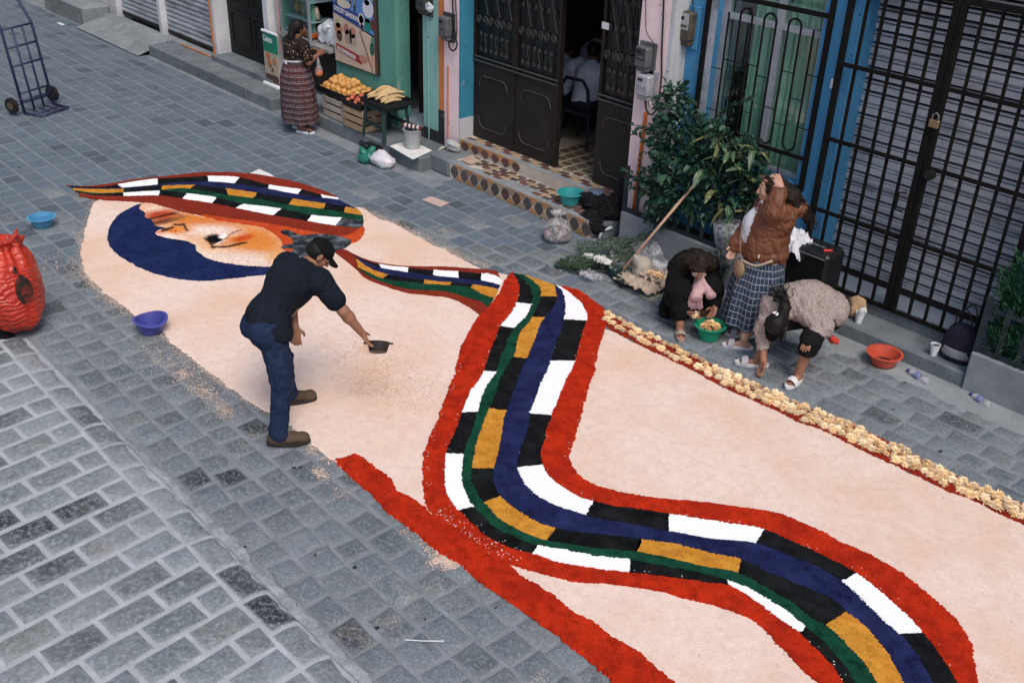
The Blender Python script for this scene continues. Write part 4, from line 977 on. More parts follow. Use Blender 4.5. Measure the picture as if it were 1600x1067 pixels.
for x0, x1 in ((-5.70, -5.57), (-5.44, -5.31), (-5.18, -5.05)):
    b = MB()
    r = (x1-x0)/2; c = (x0+x1)/2
    b.tube([(c-r*math.cos(i*math.pi/8), yg+.012, 2.48+r*math.sin(i*math.pi/8)) for i in range(9)], .011, 6); obj('bar_arch', b, M_iron, grl)
for i, (x0, x1, zz) in enumerate([(-5.96, -5.83, 1.95), (-5.96, -5.83, 1.55), (-5.83, -5.70, 2.05), (-5.70, -5.57, 1.80), (-5.57, -5.44, 2.06), (-5.57, -5.44, 1.62), (-5.44, -5.31, 1.98), (-5.31, -5.18, 1.72), (-5.18, -5.05, 2.08), (-5.18, -5.05, 1.60), (-5.05, -4.92, 1.86), (-4.92, -4.80, 2.10), (-4.92, -4.80, 1.62)]):
    b = MB(); b.tube([(x0, yg+.012, zz), (x1, yg+.012, zz)], .005, 5); obj('tie_bar', b, M_iron, grl)
for x in (-5.45, -5.05):
    b = MB(); b.tube([(x, yg+.012, 1.085), (x, yg+.012, 1.335)], .008, 6); obj('short_bar', b, M_iron, grl)

# steps below the shutter
st = MB(); st.box((-3.83, 7.90, .065), (2.12, .36, .17), bev=.015); st.span((-4.9, 8.06, -.02), (-2.76, 8.12, .278)); st.span((-4.9, 8.062, -.02), (-4.53, 8.10, .35)); s2 = tag(obj('entrance_step', st, m_conc), kind='structure')
gt = MB(); L = []
for i in range(40):
    x = -4.6+i*.12; L.append([(x, 7.42+.03*math.sin(i*.6), -.005), (x, 7.50+.02*math.sin(i), .012+.004*math.sin(i*1.3)), (x, 7.74, .02)])
gt.sheet(L); tag(obj('gutter_strip', gt, m_conc_l, smooth=True), kind='structure')

# ------------------------------------------------------------------ security gate in front of the shutter
gt = thing('security_gate', 'black barred double gate closed with a padlock over the shutter', 'gate', (-3.67, 8.05, .28))
YG = 8.045
def gbar(name, a, b, w_, h_=None):
    mb = MB(); mb.bar(a, b, w_, h_ or w_, up=(0, 1, 0)); return obj(name, mb, M_iron, gt)
gbar('frame_post', (-4.60, YG, .28), (-4.60, YG, 2.96), .045); gbar('frame_post', (-2.74, YG, .28), (-2.74, YG, 2.96), .045)
gbar('frame_rail', (-4.62, YG, .275), (-2.72, YG, .275), .03); gbar('frame_rail', (-4.58, YG+.001, 2.94), (-2.76, YG+.001, 2.94), .05)
mb = MB(); mb.box((-3.70, YG-.004, 1.61), (.055, .05, 2.64), bev=.006); mb.box((-3.642, YG-.002, 1.61), (.055, .046, 2.64), bev=.006); obj('meeting_post', mb, M_iron, gt)
for x in (-4.455, -4.30, -4.15, -4.0, -3.85, -3.49, -3.34, -3.19, -3.04, -2.89): gbar('bar', (x, YG+.004, .30), (x, YG+.004, 2.93), .023)
for z in (.951, 1.611, 2.268):
    gbar('rail', (-4.58, YG-.012, z), (-3.73, YG-.012, z), .036, .012); gbar('rail', (-3.61, YG-.012, z), (-2.76, YG-.012, z), .036, .012)
p = at_y(1459, 194, YG-.05); mb = MB(); mb.box((p.x, YG-.045, p.z), (.085, .035, .065), bev=.006); pl = obj('padlock', mb, mat('brass', (.30, .20, .12), .4, .1, 9, 60, 0, metal=.7), gt)
mb = MB(); mb.tube([(p.x-.025, YG-.045, p.z+.03), (p.x-.025, YG-.045, p.z+.07), (p.x, YG-.045, p.z+.09), (p.x+.025, YG-.045, p.z+.07), (p.x+.025, YG-.045, p.z+.03)], .007, 6); obj('shackle', mb, M_grey, pl)
p = at_y(1454, 273, YG-.04); mb = MB(); mb.tube([(p.x, YG-.03, p.z), (p.x, YG-.075, p.z)], .045, 14); mb.tube([(p.x, YG-.07, p.z), (p.x, YG-.085, p.z)], .024, 10); obj('lock', mb, M_black_pl, gt)
mb = MB(); mb.tube([(-3.75, YG-.02, 1.36), (-3.80, YG-.05, 1.35), (-3.80, YG-.05, 1.20), (-3.75, YG-.02, 1.19)], .007, 6); obj('handle', mb, M_iron, gt)
p = at_y(1303, 131, YB); mb = MB(); mb.box((p.x, YB-.012, p.z), (.045, .024, .085), bev=.004); tag(obj('doorbell', mb, M_plast_w), 'small white doorbell on the blue wall beside the gate', 'doorbell')

# ------------------------------------------------------------------ planters with low iron fences
def planter(name, label, x0, x1, y0, zt, left_end):
    t = thing(name, label, 'planter', ((x0+x1)/2, y0+.2, 0)); y1 = YB-.005; w_ = .09
    mb = MB(); mb.box(((x0+x1)/2, y0+w_/2, zt/2), (x1-x0, w_, zt+.02), bev=.012); mb.span((x0, y0+w_, -.01), (x0+w_, y1, zt)); mb.span((x1-w_, y0+w_, -.01), (x1, y1, zt)); obj('trough', mb, m_conc_l, t)
    mb = MB(); mb.span((x0+w_, y0+w_, 0), (x1-w_, y1, zt-.06)); obj('soil', mb, mat('soil', (.018, .014, .011), .95, .3, 9, 60, .6), t)
    mi = mat('dark_blue_iron', (.022, .032, .040), .6, .2, 10, 90, .15)
    for z, h in ((zt+.028, .05), (zt+.40, .03)):
        mb = MB(); mb.span((x0+.01, y0+.03, z-h/2), (x1-.01, y0+.055, z+h/2)); obj('fence_rail', mb, mi, t)
    n = int((x1-x0)/.165)
    for i in range(n+1):
        x = x0+.03+(x1-x0-.06)*i/n; mb = MB(); mb.span((x-.022, y0+.022, zt+.03), (x+.022, y0+.03, zt+.46)); obj('picket', mb, mi, t)
    mb = MB(); mb.span((x0+.0, y0+.02, zt), (x0+.035, y0+.06, zt+.5)); obj('fence_post', mb, mi, t)
    return t
planter('planter', 'concrete planter with a low iron fence full of leafy bushes', -6.62, -4.86, 7.70, .34, True)
planter('planter', 'concrete planter with a low iron fence holding a conifer', -2.76, .6, 7.70, .36, False)
# the near side of the street further up: unseen plain house, added to shade the far setts
nb_ = thing('unseen_shade_house', 'plain unseen house added on the near side to shade the far setts', 'house', (-24, -2, 0))
m = MB(); m.span((-40, -7, -.05), (-15.5, 1.3, 7.0)); obj('wall', m, P_GREYP, nb_)
# ================================================================== THINGS ON AND BESIDE THE PAVEMENT
def noise3(p, s=1.0):
    return (math.sin(p[0]*7.1*s+1.3)+math.sin(p[1]*8.3*s+2.1)+math.sin(p[2]*6.7*s+.4)+math.sin((p[0]+p[1])*13.7*s)+math.sin((p[1]-p[2])*11.9*s+.7))/5
def crumple(name, c, r, m, amp=.18, fr=3.0, n=34, mm=24, parent=None, seed=0, flat=None, smooth=True, ear=1.0):
    """crumpled bag or cloth: a soft lump broken into planar creases"""
    mb = MB(); c = Vector(c); rr = random.Random(seed+1000)
    pl = []
    for i in range(26):
        d = Vector((rr.gauss(0, 1), rr.gauss(0, 1), rr.gauss(0, .8))).normalized(); pl.append((d, rr.uniform(.60, 1.0)))
    ears = [Vector((rr.gauss(0, .5), rr.gauss(0, .5), 1)).normalized() for _ in range(2)]
    def fn(d):
        q = 1.12
        for k, h in pl:                      # intersection of many planes gives flat panels with sharp folds
            t_ = d.dot(k)
            if t_ > .2: q = min(q, (h+(.38-amp)*.9)/t_)
        q *= 1+amp*.5*noise3(d*fr*1.2+Vector((seed*1.7, seed*.9, seed*2.3)))-amp*.45*abs(noise3(d*fr*2.9+Vector((seed, 2, seed*.5))))
        for e in ears: q += ear*amp*1.7*max(0, d.dot(e)-.86)/.14
        return q
    mb.ell((0, 0, 0), r, n, mm, fn=fn)
    v = []
    for p in mb.v:
        p = Vector(p)+c
        if flat is not None and p.z < flat: p.z = flat+(p.z-flat)*.02
        v.append(p)
    mb.v = v; o = obj(name, mb, m, parent, smooth=True)
    try: o.data.set_sharp_from_angle(angle=R(32))
    except Exception: pass
    return o

# ---- fruit stand
fs = MB(); fs.box((-11.33, 7.605, .075), (3.50, .56, .21), bev=.02); tag(obj('step', fs, m_conc), kind='structure')
M_wood = mat('crate_wood', (.40, .28, .18), .85, .2, 5, 60, .3, rand=.18, dirt=(.20, .13, .08), dscale=8)
M_wood2 = mat('crate_wood_grey', (.42, .37, .32), .85, .2, 5, 60, .3, rand=.15, dirt=(.2, .17, .14), dscale=8)
def crate(label, x, y, z, m, rz=0):
    t = thing('wooden_crate', label, 'crate', (x, y, z), rz, 'wooden crates under the fruit')
    Lx, Ly, Hh = .46, .36, .30
    for s in (-1, 1):
        for k in range(3):
            mb = MB(); mb.box((0, s*(Ly/2-.006), .05+k*.098), (Lx, .012, .072), bev=.003); obj('slat', mb, m, t, world=False)
            mb = MB(); mb.box((s*(Lx/2-.006), 0, .05+k*.098), (.012, Ly-.03, .072), bev=.003); obj('slat', mb, m, t, world=False)
        for s2 in (-1, 1):
            mb = MB(); mb.box((s*(Lx/2-.028), s2*(Ly/2-.028), Hh/2), (.032, .032, Hh)); obj('corner_post', mb, m, t, world=False)
    for k in range(4):
        mb = MB(); mb.box((-.165+k*.11, 0, .006), (.09, Ly-.02, .008)); obj('base_slat', mb, m, t, world=False)
crate('grey weathered wooden crate under the mango tray, nearest the woman', -11.52, 7.53, .18, M_wood2)
crate('warm brown slatted wooden crate under the tomatoes, beside the stool', -10.98, 7.49, .18, M_wood)
M_tray = mat('black_tray', (.012, .014, .014), .5, .2, 9, 60, 0, spec=.4)
def tray(label, x0, x1, y0, y1, z, h=.09, rz=0):
    t = thing('fruit_tray', label, 'tray', ((x0+x1)/2, (y0+y1)/2, z), rz); a, b = (x1-x0)/2, (y1-y0)/2; w_ = .012
    mb = MB(); mb.span((-a, -b, 0), (a, b, .012)); obj('tray_base', mb, M_tray, t, world=False)
    for s in (-1, 1):
        mb = MB(); mb.span((-a, s*b-w_/2, .012), (a, s*b+w_/2, h)); obj('tray_side', mb, M_tray, t, world=False)
        mb = MB(); mb.span((s*a-w_/2, -b+w_, .012), (s*a+w_/2, b-w_, h)); obj('tray_side', mb, M_tray, t, world=False)
    for s in (-1, 1): mb = MB(); mb.span((-a-.02, s*(b+.008)-.012, h-.012), (a+.02, s*(b+.008)+.012, h)); obj('tray_rim', mb, M_tray, t, world=False)
tray('black plastic tray heaped with mangoes on the grey crate', -11.92, -11.18, 7.36, 7.80, .482)
tray('small black tray of tomatoes on the brown crate', -11.20, -10.78, 7.30, 7.62, .482, .07)
tray('black tray carrying bananas on the green stool', -10.80, -10.28, 7.32, 7.78, .60, .06)
def M_fruit(name, a, b, rand=.12):
    t = NT(name); n1 = t.noise(9, 3, .6); n2 = t.noise(60, 2, .6); oi = t.new('ShaderNodeObjectInfo').outputs['Random']
    c = t.mix(t.ramp(n1, [(.35, (0, 0, 0)), (.65, (1, 1, 1))]), a, b); c = t.mix(1.0, c, t.math('MULTIPLY_ADD', oi, rand*2, 1-rand), 'MULTIPLY'); c = t.mix(t.math('GREATER_THAN', n2, .69), c, tuple(k*.35 for k in a))
    return t.done(c, .45, spec=.4)
M_mango = M_fruit('mango_skin', (.52, .235, .060), (.62, .36, .11)); M_tom = M_fruit('tomato_skin', (.48, .085, .05), (.55, .16, .09)); M_ban = M_fruit('banana_skin', (.50, .33, .15), (.60, .44, .24))
mg_ = []
for s in range(4):
    mb = MB(); mb.ell((0, 0, 0), (.052, .041, .040), 12, 8, fn=lambda d, s=s: 1+.10*d.x*(1 if s % 2 else .3)+.04*math.sin(3*d.y+s)); mg_.append(mesh_from('mango', mb.v, mb.f, M_mango, smooth=True))
def pile(name, label, cat, grp, meshes, spots, sc=(.9, 1.15)):
    for p in spots:
        o = link(name, rng.choice(meshes)); o.location = p; o.rotation_euler = (rv(-.6, .6), rv(-.6, .6), rv(0, 6.28)); s = rv(*sc); o.scale = (s, s, s); top_ = cat == 'mango' and p[2] > .615; front_ = cat == 'mango' and not top_ and p[1] < 7.47; tag(o, label.replace('in the heap', 'on top of the heap' if top_ else 'along the front edge of the heap' if front_ else 'in the middle of the heap'), cat, grp+(' top' if top_ else ' front' if front_ else ''))
sp = []
for layer, (nx_, ny_, zz) in enumerate(((8, 5, .52), (7, 4, .575), (5, 3, .63))):
    for i in range(nx_):
        for j in range(ny_):
            sp.append((-11.86+layer*.05+(.62-layer*.10)*i/(nx_-1)+rv(-.012, .012), 7.41+layer*.05+(.34-layer*.10)*j/max(1, ny_-1)+rv(-.012, .012), zz+rv(-.008, .012)+.04*j/ny_))
pile('mango', 'ripe orange yellow mango in the heap on the black tray', 'mango', 'mangoes heaped on the tray', mg_, sp)
mb = MB(); mb.ell((0, 0, 0), (.034, .034, .029), 12, 8); tm = mesh_from('tomato', mb.v, mb.f, M_tom, smooth=True)
pile('tomato', 'small red tomato in the black tray beside the mangoes', 'tomato', 'tomatoes in the small tray', [tm], [(-11.14+.075*i+rv(-.01, .01), 7.37+.07*j+rv(-.01, .01), .53+.05*((i+j) % 2)) for i in range(4) for j in range(3)], (.85, 1.15))
bm_ = []
for s in range(3):
    mb = MB(); pts = [(-.11+.22*i/10, .030*math.sin(i/10*math.pi)+.01*s, .012*math.sin(i/10*math.pi)) for i in range(11)]
    mb.tube(pts, [.008, .014, .019, .022, .023, .023, .022, .021, .018, .012, .007], 8); bm_.append(mesh_from('banana', mb.v, mb.f, M_ban, smooth=True))
for i in range(22):
    o = link('banana', rng.choice(bm_)); ly = i // 8; o.location = (-10.74+.05*(i % 8)+rv(-.01, .01)+.02*ly, 7.52+rv(-.04, .04)+.05*ly, .655+.035*ly+rv(0, .01)); o.rotation_euler = (rv(-.3, .3), rv(-.15, .15)-.1, R(62)+rv(-.3, .3)); tag(o, 'pale ripe banana lying in the bunch on the stool tray', 'banana', 'bananas on the green stool')
# green plastic stool under the bananas
M_gpl = mat('dark_green_plastic', (.010, .030, .028), .5, .15, 9, 60, 0, spec=.4)
t = thing('plastic_stool', 'dark green plastic stool carrying the tray of bananas', 'stool', (-10.53, 7.5, .18))
mb = MB(); mb.box((-10.53, 7.52, .575), (.44, .40, .045), bev=.012); obj('seat', mb, M_gpl, t)
for sx in (-1, 1):
    for sy in (-1, 1):
        mb = MB(); mb.bar((-10.53+sx*.19, 7.52+sy*.17, .57), (-10.53+sx*.225, 7.52+sy*.205, .18), .05, .035); obj('leg', mb, M_gpl, t)
for s in (-1, 1):
    mb = MB(); mb.bar((-10.53-.2, 7.52+s*.185, .36), (-10.53+.2, 7.52+s*.185, .36), .02, .05); obj('stretcher', mb, M_gpl, t)
# paint bucket with a dustpan brush on top
M_buck = mat('grey_bucket', (.36, .36, .37), .6, .2, 8, 60, .1, dirt=(.03, .28, .22), dscale=4.5, dirt_amt=.9)
t = thing('paint_bucket', 'grey paint bucket with green splashes standing on the shop step', 'bucket', (-9.93, 7.48, .184))
mb = MB(); mb.lathe([(.095, 0), (.115, .23), (.122, .235), (.122, .25), (.110, .25), (.09, .02), (0, .02)], 24); obj('bucket_body', mb, M_buck, t, smooth=False, world=False); autosmooth(t.children[0])
mb = MB(); mb.tube([(.12*math.cos(a), .02, .2+.0*a-.10*math.sin(a)) for a in [i*math.pi/10 for i in range(11)]], .003, 5); obj('wire_handle', mb, M_grey, t, world=False)
t = thing('hair_roller_brush', 'red and white striped brush lying across the grey bucket', 'brush', (-9.93, 7.48, .45), R(20))
mred = mat('striped_red', (.20, .03, .03), .5, .2, 20)
for k in range(9):
    mb = MB(); mb.tube([(-.13+.03*k, 0, .01), (-.116+.03*k, 0, .012)], .028, 10); obj('stripe', mb, M_plast_w if k % 2 else mred, t, world=False)
mb = MB(); mb.box((0, .03, -.015), (.26, .08, .02), bev=.005); obj('brush_back', mb, M_black_pl, t, world=False)
mb = MB(); P = [at_z(x, y, .186) for x, y in ((609, 229), (645, 250), (675, 236), (640, 219))]
mb.add([p for p in P]+[p+Vector((0, 0, .006)) for p in P], [(4, 5, 6, 7), (3, 2, 1, 0), (0, 1, 5, 4), (1, 2, 6, 5), (2, 3, 7, 6), (3, 0, 4, 7)]); tag(obj('floor_paper', mb, M_paper), 'sheet of pale paper spread under the paint bucket', 'paper')
# poster board with its printed picture and lettering
ps = thing('poster_board', 'hanging menu board picturing frozen treats and fruit cups on the green wall', 'poster', (-11.63, 7.82, .8))
X0, X1, Z0, Z1, YP = -12.13, -11.12, .77, 1.98, 7.835
mb = MB(); mb.span((X0, YP, Z0), (X1, YF-.002, Z1)); obj('board', mb, M_ply, ps)
def flatp(name, pts, m, y, parent=ps):
    mb = MB(); n = len(pts); mb.add([(X0+(X1-X0)*u, y, Z0+(Z1-Z0)*v) for u, v in pts]+[(X0+(X1-X0)*u, y+.0008, Z0+(Z1-Z0)*v) for u, v in pts], [tuple(range(n))]+[tuple(range(n, 2*n))[::-1]]+[((i+1) % n, i, n+i, n+(i+1) % n) for i in range(n)]); return obj(name, mb, m, parent)
pm = lambda n, c: mat('print_'+n, c, .45, .08, 5, 40, 0, spec=.4)
def circ(cx, cy, rx, ry, n=16, a0=0, a1=6.2832): return [(cx+rx*math.cos(a0+(a1-a0)*i/n), cy+ry*math.sin(a0+(a1-a0)*i/n)) for i in range(n)]
y = YP-.001
flatp('print_cream', [(.005, .01), (.93, .01), (.93, .42), (.55, .47), (.005, .54)], pm('cream', (.60, .48, .37)), y)
flatp('print_blue', [(.005, .54), (.5, .47), (.93, .40), (.93, .78), (.4, .84), (.005, .86)], pm('blue', (.10, .24, .52)), y)
flatp('print_sky', [(.005, .72), (.3, .68), (.25, .80), (.005, .86)], pm('sky', (.38, .50, .66)), y-.0012)
flatp('print_top', [(.005, .861), (.4, .841), (.93, .781), (.93, .99), (.005, .99)], pm('pale', (.42, .46, .42)), y)
flatp('print_side', [(.931, .01), (.995, .01), (.995, .99), (.931, .99)], pm('brown', (.09, .055, .045)), y)
flatp('print_banner', [(.005, .54), (.62, .47), (.62, .60), (.005, .66)], pm('navy', (.035, .060, .22)), y-.0012)
flatp('print_banner', [(.04, .13), (.64, .06), (.64, .15), (.04, .21)], pm('red', (.36, .035, .045)), y-.0012)
for k, (cx, cz) in enumerate(((.10, .76), (.22, .78), (.32, .78), (.42, .77), (.52, .74))):
    flatp('print_choco_stick', [(cx-.025, cz-.12), (cx+.015, cz-.13), (cx+.035, cz+.06), (cx-.005, cz+.07)], pm('choco', (.030, .026, .030)), y-.0018); flatp('print_nuts', [(cx-.015, cz-.05), (cx+.012, cz-.055), (cx+.02, cz), (cx-.005, cz+.005)], pm('nuts', (.30, .26, .22)), y-.0022)
flatp('print_bowl', circ(.27, .665, .16, .045), pm('cream2', (.62, .55, .46)), y-.0024)
for cx, cz, rx, rz, c in ((.82, .69, .12, .10, (.66, .66, .70)), (.80, .75, .06, .03, (.05, .04, .04)), (.66, .55, .07, .075, (.62, .58, .56)), (.66, .555, .052, .045, (.15, .035, .035)), (.80, .52, .075, .075, (.02, .22, .16)), (.80, .56, .07, .02, (.55, .60, .58)), (.91, .53, .045, .06, (.30, .07, .07)), (.67, .47, .035, .04, (.08, .05, .05))): flatp('print_cup', circ(cx, cz, rx, rz), pm('c%d' % int(cx*100+cz*1000), c), y-.0026)
for cx, cz, rx, rz, c in ((.11, .43, .06, .05, (.38, .42, .22)), (.12, .38, .09, .06, (.50, .22, .14)), (.13, .30, .07, .06, (.10, .055, .05)), (.31, .40, .07, .06, (.46, .19, .17)), (.33, .32, .07, .08, (.40, .28, .20)), (.45, .38, .07, .06, (.52, .20, .16)), (.47, .30, .06, .07, (.46, .40, .34)), (.40, .33, .025, .09, (.10, .06, .05)), (.88, .27, .05, .07, (.03, .12, .08)), (.90, .36, .04, .05, (.10, .26, .18)), (.67, .13, .09, .045, (.50, .24, .18)), (.88, .14, .06, .06, (.58, .34, .24)), (.78, .16, .03, .05, (.45, .30, .2))): flatp('print_fruit', circ(cx, cz, rx, rz), pm('f%d' % int(cx*100+cz*1000), c), y-.0026)
flatp('print_straw', [(.60, .42), (.63, .43), (.90, .02), (.87, .02)], pm('straw', (.25, .17, .13)), y-.003)
def words(txt, u, v, size, m, parent, rot=0, y=YP-.006, ex=.001, sx=1.0):
    c = bpy.data.curves.new('lettering', 'FONT'); c.body = txt; c.size = size; c.extrude = ex; c.align_x = 'LEFT'; c.space_character = .92; c.offset = size*.012; c.materials.append(m)
    tmp = bpy.data.objects.new('lettering', c); COL.objects.link(tmp); bpy.context.view_layer.update()
    me = bpy.data.meshes.new_from_object(tmp.evaluated_get(bpy.context.evaluated_depsgraph_get())); bpy.data.objects.remove(tmp); me.materials.clear(); me.materials.append(m)
    o = link('lettering', me, parent); top = parent
    while top.parent: top = top.parent
    o.location = XF[top.name].inverted() @ Vector((X0+(X1-X0)*u, y, Z0+(Z1-Z0)*v)); o.rotation_euler = (R(90), R(rot), 0); o.scale = (sx, 1, 1); return o
words('CHOCOS Y GRANIZADAS', .03, .575, .088, pm('white', (.72, .72, .76)), ps, 7, sx=.60)
words('FRUTAS PREPARADAS', .065, .135, .080, pm('white', (.72, .72, .76)), ps, 7, sx=.60)
# roll-up banner beside the woman
bn = thing('banner_stand', 'narrow upright gelato banner with a green top beside the counter', 'banner', (-13.40, 7.55, .17))
mb = MB(); mb.tube([(-13.60, 7.56, .95), (-13.20, 7.56, .95)], .022, 8); mb.box((-13.40, 7.57, .19), (.42, .14, .05), bev=.01); obj('banner_rail', mb, M_plast_w, bn)
def bp(name, z0, z1, x0, x1, c):
    mb = MB(); mb.span((x0, 7.553-.0005*len(bn.children), z0), (x1, 7.566, z1)); obj(name, mb, pm(name, c), bn)
bp('banner_green', .66, .93, -13.59, -13.21, (.012, .20, .12)); bp('banner_cream', .24, .66, -13.59, -13.21, (.42, .35, .27)); bp('banner_brown', .205, .34, -13.58, -13.22, (.07, .045, .035))
for cx, cz, rr in ((-13.47, .60, .06), (-13.44, .50, .055), (-13.40, .43, .05), (-13.33, .40, .06), (-13.30, .55, .05)):
    mb = MB(); mb.tube([(cx, 7.552, cz), (cx, 7.548, cz)], rr, 14); obj('banner_scoop', mb, pm('scoop%d' % int(cx*-100), (.46, .16, .08) if cz > .45 else (.40, .28, .2)), bn)
words('Gelato', 0, 0, .12, pm('white', (.72, .72, .76)), bn, 0, sx=.85).location = Vector((-13.575, 7.546, .81))-XFL(bn)
# goods in the display case
def bagthing(name, label, cat, c, r, m, grp=None, amp=.16, seed=0, ear=1.0, n=26, mm=18):
    o = crumple(name, (0, 0, 0), r, m, amp, 4, n, mm, seed=seed, ear=ear); o.location = c; tag(o, label, cat, grp); return o
M_snackY = mat('snack_yellow', (.60, .27, .04), .4, .25, 20, 80, .2, spec=.5); M_snackW = mat('snack_pale', (.46, .36, .28), .4, .3, 22, 80, .2, spec=.5); M_clearbag = mat('white_bag', (.62, .64, .68), .35, .12, 9, 60, .2, spec=.5)
k = 0
for z, row_ in ((1.162, 'YYWWYW'), (1.432, 'WWYYW'), (1.712, 'WWWYW')):
    for i, ch in enumerate(row_):
        k += 1; bagthing('snack_bag', ('bright orange snack bag standing on a shelf of the display case' if ch == 'Y' else 'pale packet of snacks standing on a shelf of the display case'), 'snack bag', (-13.38+i*.115+rv(-.01, .01), YF+.14+rv(-.03, .08), z+.095), (.05, .04, .095), M_snackY if ch == 'Y' else M_snackW, 'orange snack bags in the case' if ch == 'Y' else 'pale snack packets in the case', .14, k)
mb = MB(); mb.box((-12.95, YF+.12, .965), (.30, .2, .09), bev=.02); tag(obj('orange_box', mb, mat('orange_plastic', (.60, .10, .025), .45, .1, 9, 60, 0)), 'flat orange plastic box on the counter behind the glass', 'box')
for i, (dx, dz, s) in enumerate(((0, .0, 1.0), (.2, .02, 1.1), (.36, -.02, .9), (.14, .12, .8))):
    bagthing('plastic_bag', 'white plastic bag bunched on the counter under the dispenser', 'plastic bag', (-12.62+dx, YF+.14, 1.0+dz), (.14*s, .12, .13*s), M_clearbag, 'white plastic bags on the counter', .2, 30+i)
dp = thing('drink_dispenser', 'black drink dispenser with a steel lid on the shop counter', 'dispenser', (-12.42, YF+.32, .9))
mb = MB(); mb.lathe([(.09, .0), (.09, .28), (.10, .30), (.10, .62), (.08, .66)], 18); obj('dispenser_body', mb, M_black_pl, dp, world=False); mb = MB(); mb.lathe([(.085, .66), (.11, .68), (.11, .70), (.05, .72), (0, .72)], 18); obj('dispenser_lid', mb, M_grey, dp, world=False)
# wooden shelf with papers just inside the shop door
sh = thing('wooden_shelf', 'dark wooden shelf unit standing just inside the shop door', 'shelf', (-10.60, 8.5, .26))
for a, b in (((-10.86, 8.3, .26), (-10.80, 8.34, 1.5)), ((-10.46, 8.3, .26), (-10.40, 8.34, 1.5)), ((-10.86, 8.7, .26), (-10.80, 8.74, 1.5)), ((-10.46, 8.7, .26), (-10.40, 8.74, 1.5))):
    mb = MB(); mb.span(a, b); obj('upright', mb, M_ply, sh)
for z in (.55, .95, 1.35):
    mb = MB(); mb.span((-10.86, 8.3, z), (-10.40, 8.74, z+.03)); obj('shelf_board', mb, M_ply, sh)
bagthing('plastic_bag', 'white bag lying on the middle board of the dark shelf', 'plastic bag', (-10.6, 8.42, 1.04), (.13, .1, .07), M_clearbag, None, .2, 41)
mb = MB(); mb.box((-10.62, 8.45, 1.52), (.09, .22, .28), bev=.004); tag(obj('document_binder', mb, M_paper), 'pale upright binder on top of the dark shelf', 'binder')

# ---- electric meters, cables
def meter(label, x, y, z, w_, h_, m_body, dial=True, group=None):
    t = thing('electric_meter', label, 'electric meter', (x, y, z)); d = .10
    mb = MB(); mb.box((x, y-.012, z), (w_*1.25, .022, h_*1.25), bev=.004); obj('back_plate', mb, m_body[0], t)
    mb = MB(); mb.box((x, y-.023-d/2, z+h_*.06), (w_, d, h_*.86), bev=.02); obj('meter_case', mb, m_body[1], t)
    mb = MB(); mb.box((x, y-.024-d, z+h_*.20), (w_*.72, .006, h_*.48), bev=.002); f = obj('dial_face', mb, m_body[2], t)
    mb = MB(); mb.box((x-.02, y-.029-d, z+h_*.30), (w_*.34, .004, h_*.09)); obj('counter_window', mb, M_black_pl, f)
    mb = MB(); mb.box((x, y-.029-d, z+h_*.08), (w_*.55, .004, h_*.07)); obj('data_plate', mb, m_body[1], f)
    mb = MB(); mb.box((x, y-.02-d*.4, z-h_*.42), (w_*.85, d*.7, h_*.22), bev=.012); obj('terminal_cover', mb, m_body[1], t)
    return t
gm = mat('meter_grey', (.10, .105, .11), .5, .2, 12, 60, .1, spec=.4); gl_ = mat('meter_pale', (.34, .34, .37), .45, .15, 12, 60, .05, spec=.5); gd = mat('meter_dark', (.045, .05, .052), .5, .2, 12)
c = at_y(703, 43, YF); meter('grey electric meter on the pink wall left of the door', c.x, YF, c.z, .17, .27, (gd, gm, gm))
c = at_y(1013, 90, YF); meter('dark clear cased electric meter, upper of two right of the door', c.x, YF, c.z, .17, .24, (gm, gm, gd))
c = at_y(1015, 134, YF); meter('pale electric meter, lower of two right of the door', c.x, YF, c.z, .17, .25, (gl_, gl_, gl_))
c = at_y(1079, 42, YB); tmt = meter('old electric meter on a blue board high on the blue wall', c.x, YB, c.z, .19, .32, (P_BLUE, mat('meter_brown', (.075, .065, .05), .5, .3, 12), gl_))
c = at_y(668, 6, YF); meter('dark electric meter hung with torn plastic on the mint post', c.x, YF, c.z+.02, .19, .26, (gd, gd, gd))
bagthing('torn_plastic', 'torn scrap of clear plastic caught on the mint post meter', 'plastic scrap', at_y(672, 14, YF-.14), (.07, .03, .06), M_clearbag, None, .35, 51)
def cable(label, pts, r=.007, m=M_cable, cat='cable'):
    mb = MB(); mb.tube(catmull(np.array([tuple(p) for p in pts]), .03), r, 6); return tag(obj('cable', mb, m, smooth=True), label, cat)
cable('thick black cable running down the pink wall into a loop', [at_y(1037, -60, YF-.02), at_y(1037, 0, YF-.02), at_y(1034, 80, YF-.02), at_y(1033, 125, YF-.02), at_y(1027, 165, YF-.03), at_y(1018, 180, YF-.05), at_y(1010, 172, YF-.05), at_y(1008, 155, YF-.04)], .009)
cable('black cable looping under the grey meter by the door', [at_y(706, -40, YF-.03), at_y(708, 24, YF-.03), at_y(712, 58, YF-.04), at_y(714, 72, YF-.05), at_y(708, 80, YF-.05), at_y(702, 74, YF-.05), at_y(701, 60, YF-.04)], .010)
cable('thin black wire hanging down the pink wall left of the meter', [at_y(709, -40, YF-.02), at_y(712, 10, YF-.02), at_y(714, 40, YF-.02), at_y(713, 60, YF-.02)], .006)
cable('thin wires dropping to the upper meter right of the door', [at_y(1007, -30, YF-.02), at_y(1009, 20, YF-.02), at_y(1010, 50, YF-.02), at_y(1020, 66, YF-.03), at_y(1028, 76, YF-.05)], .004)
cable('white wires bundled below the lower meter', [at_y(1011, 152, YF-.05), at_y(1016, 160, YF-.05), at_y(1018, 168, YF-.05), at_y(1010, 176, YF-.04)], .006, M_plast_w)
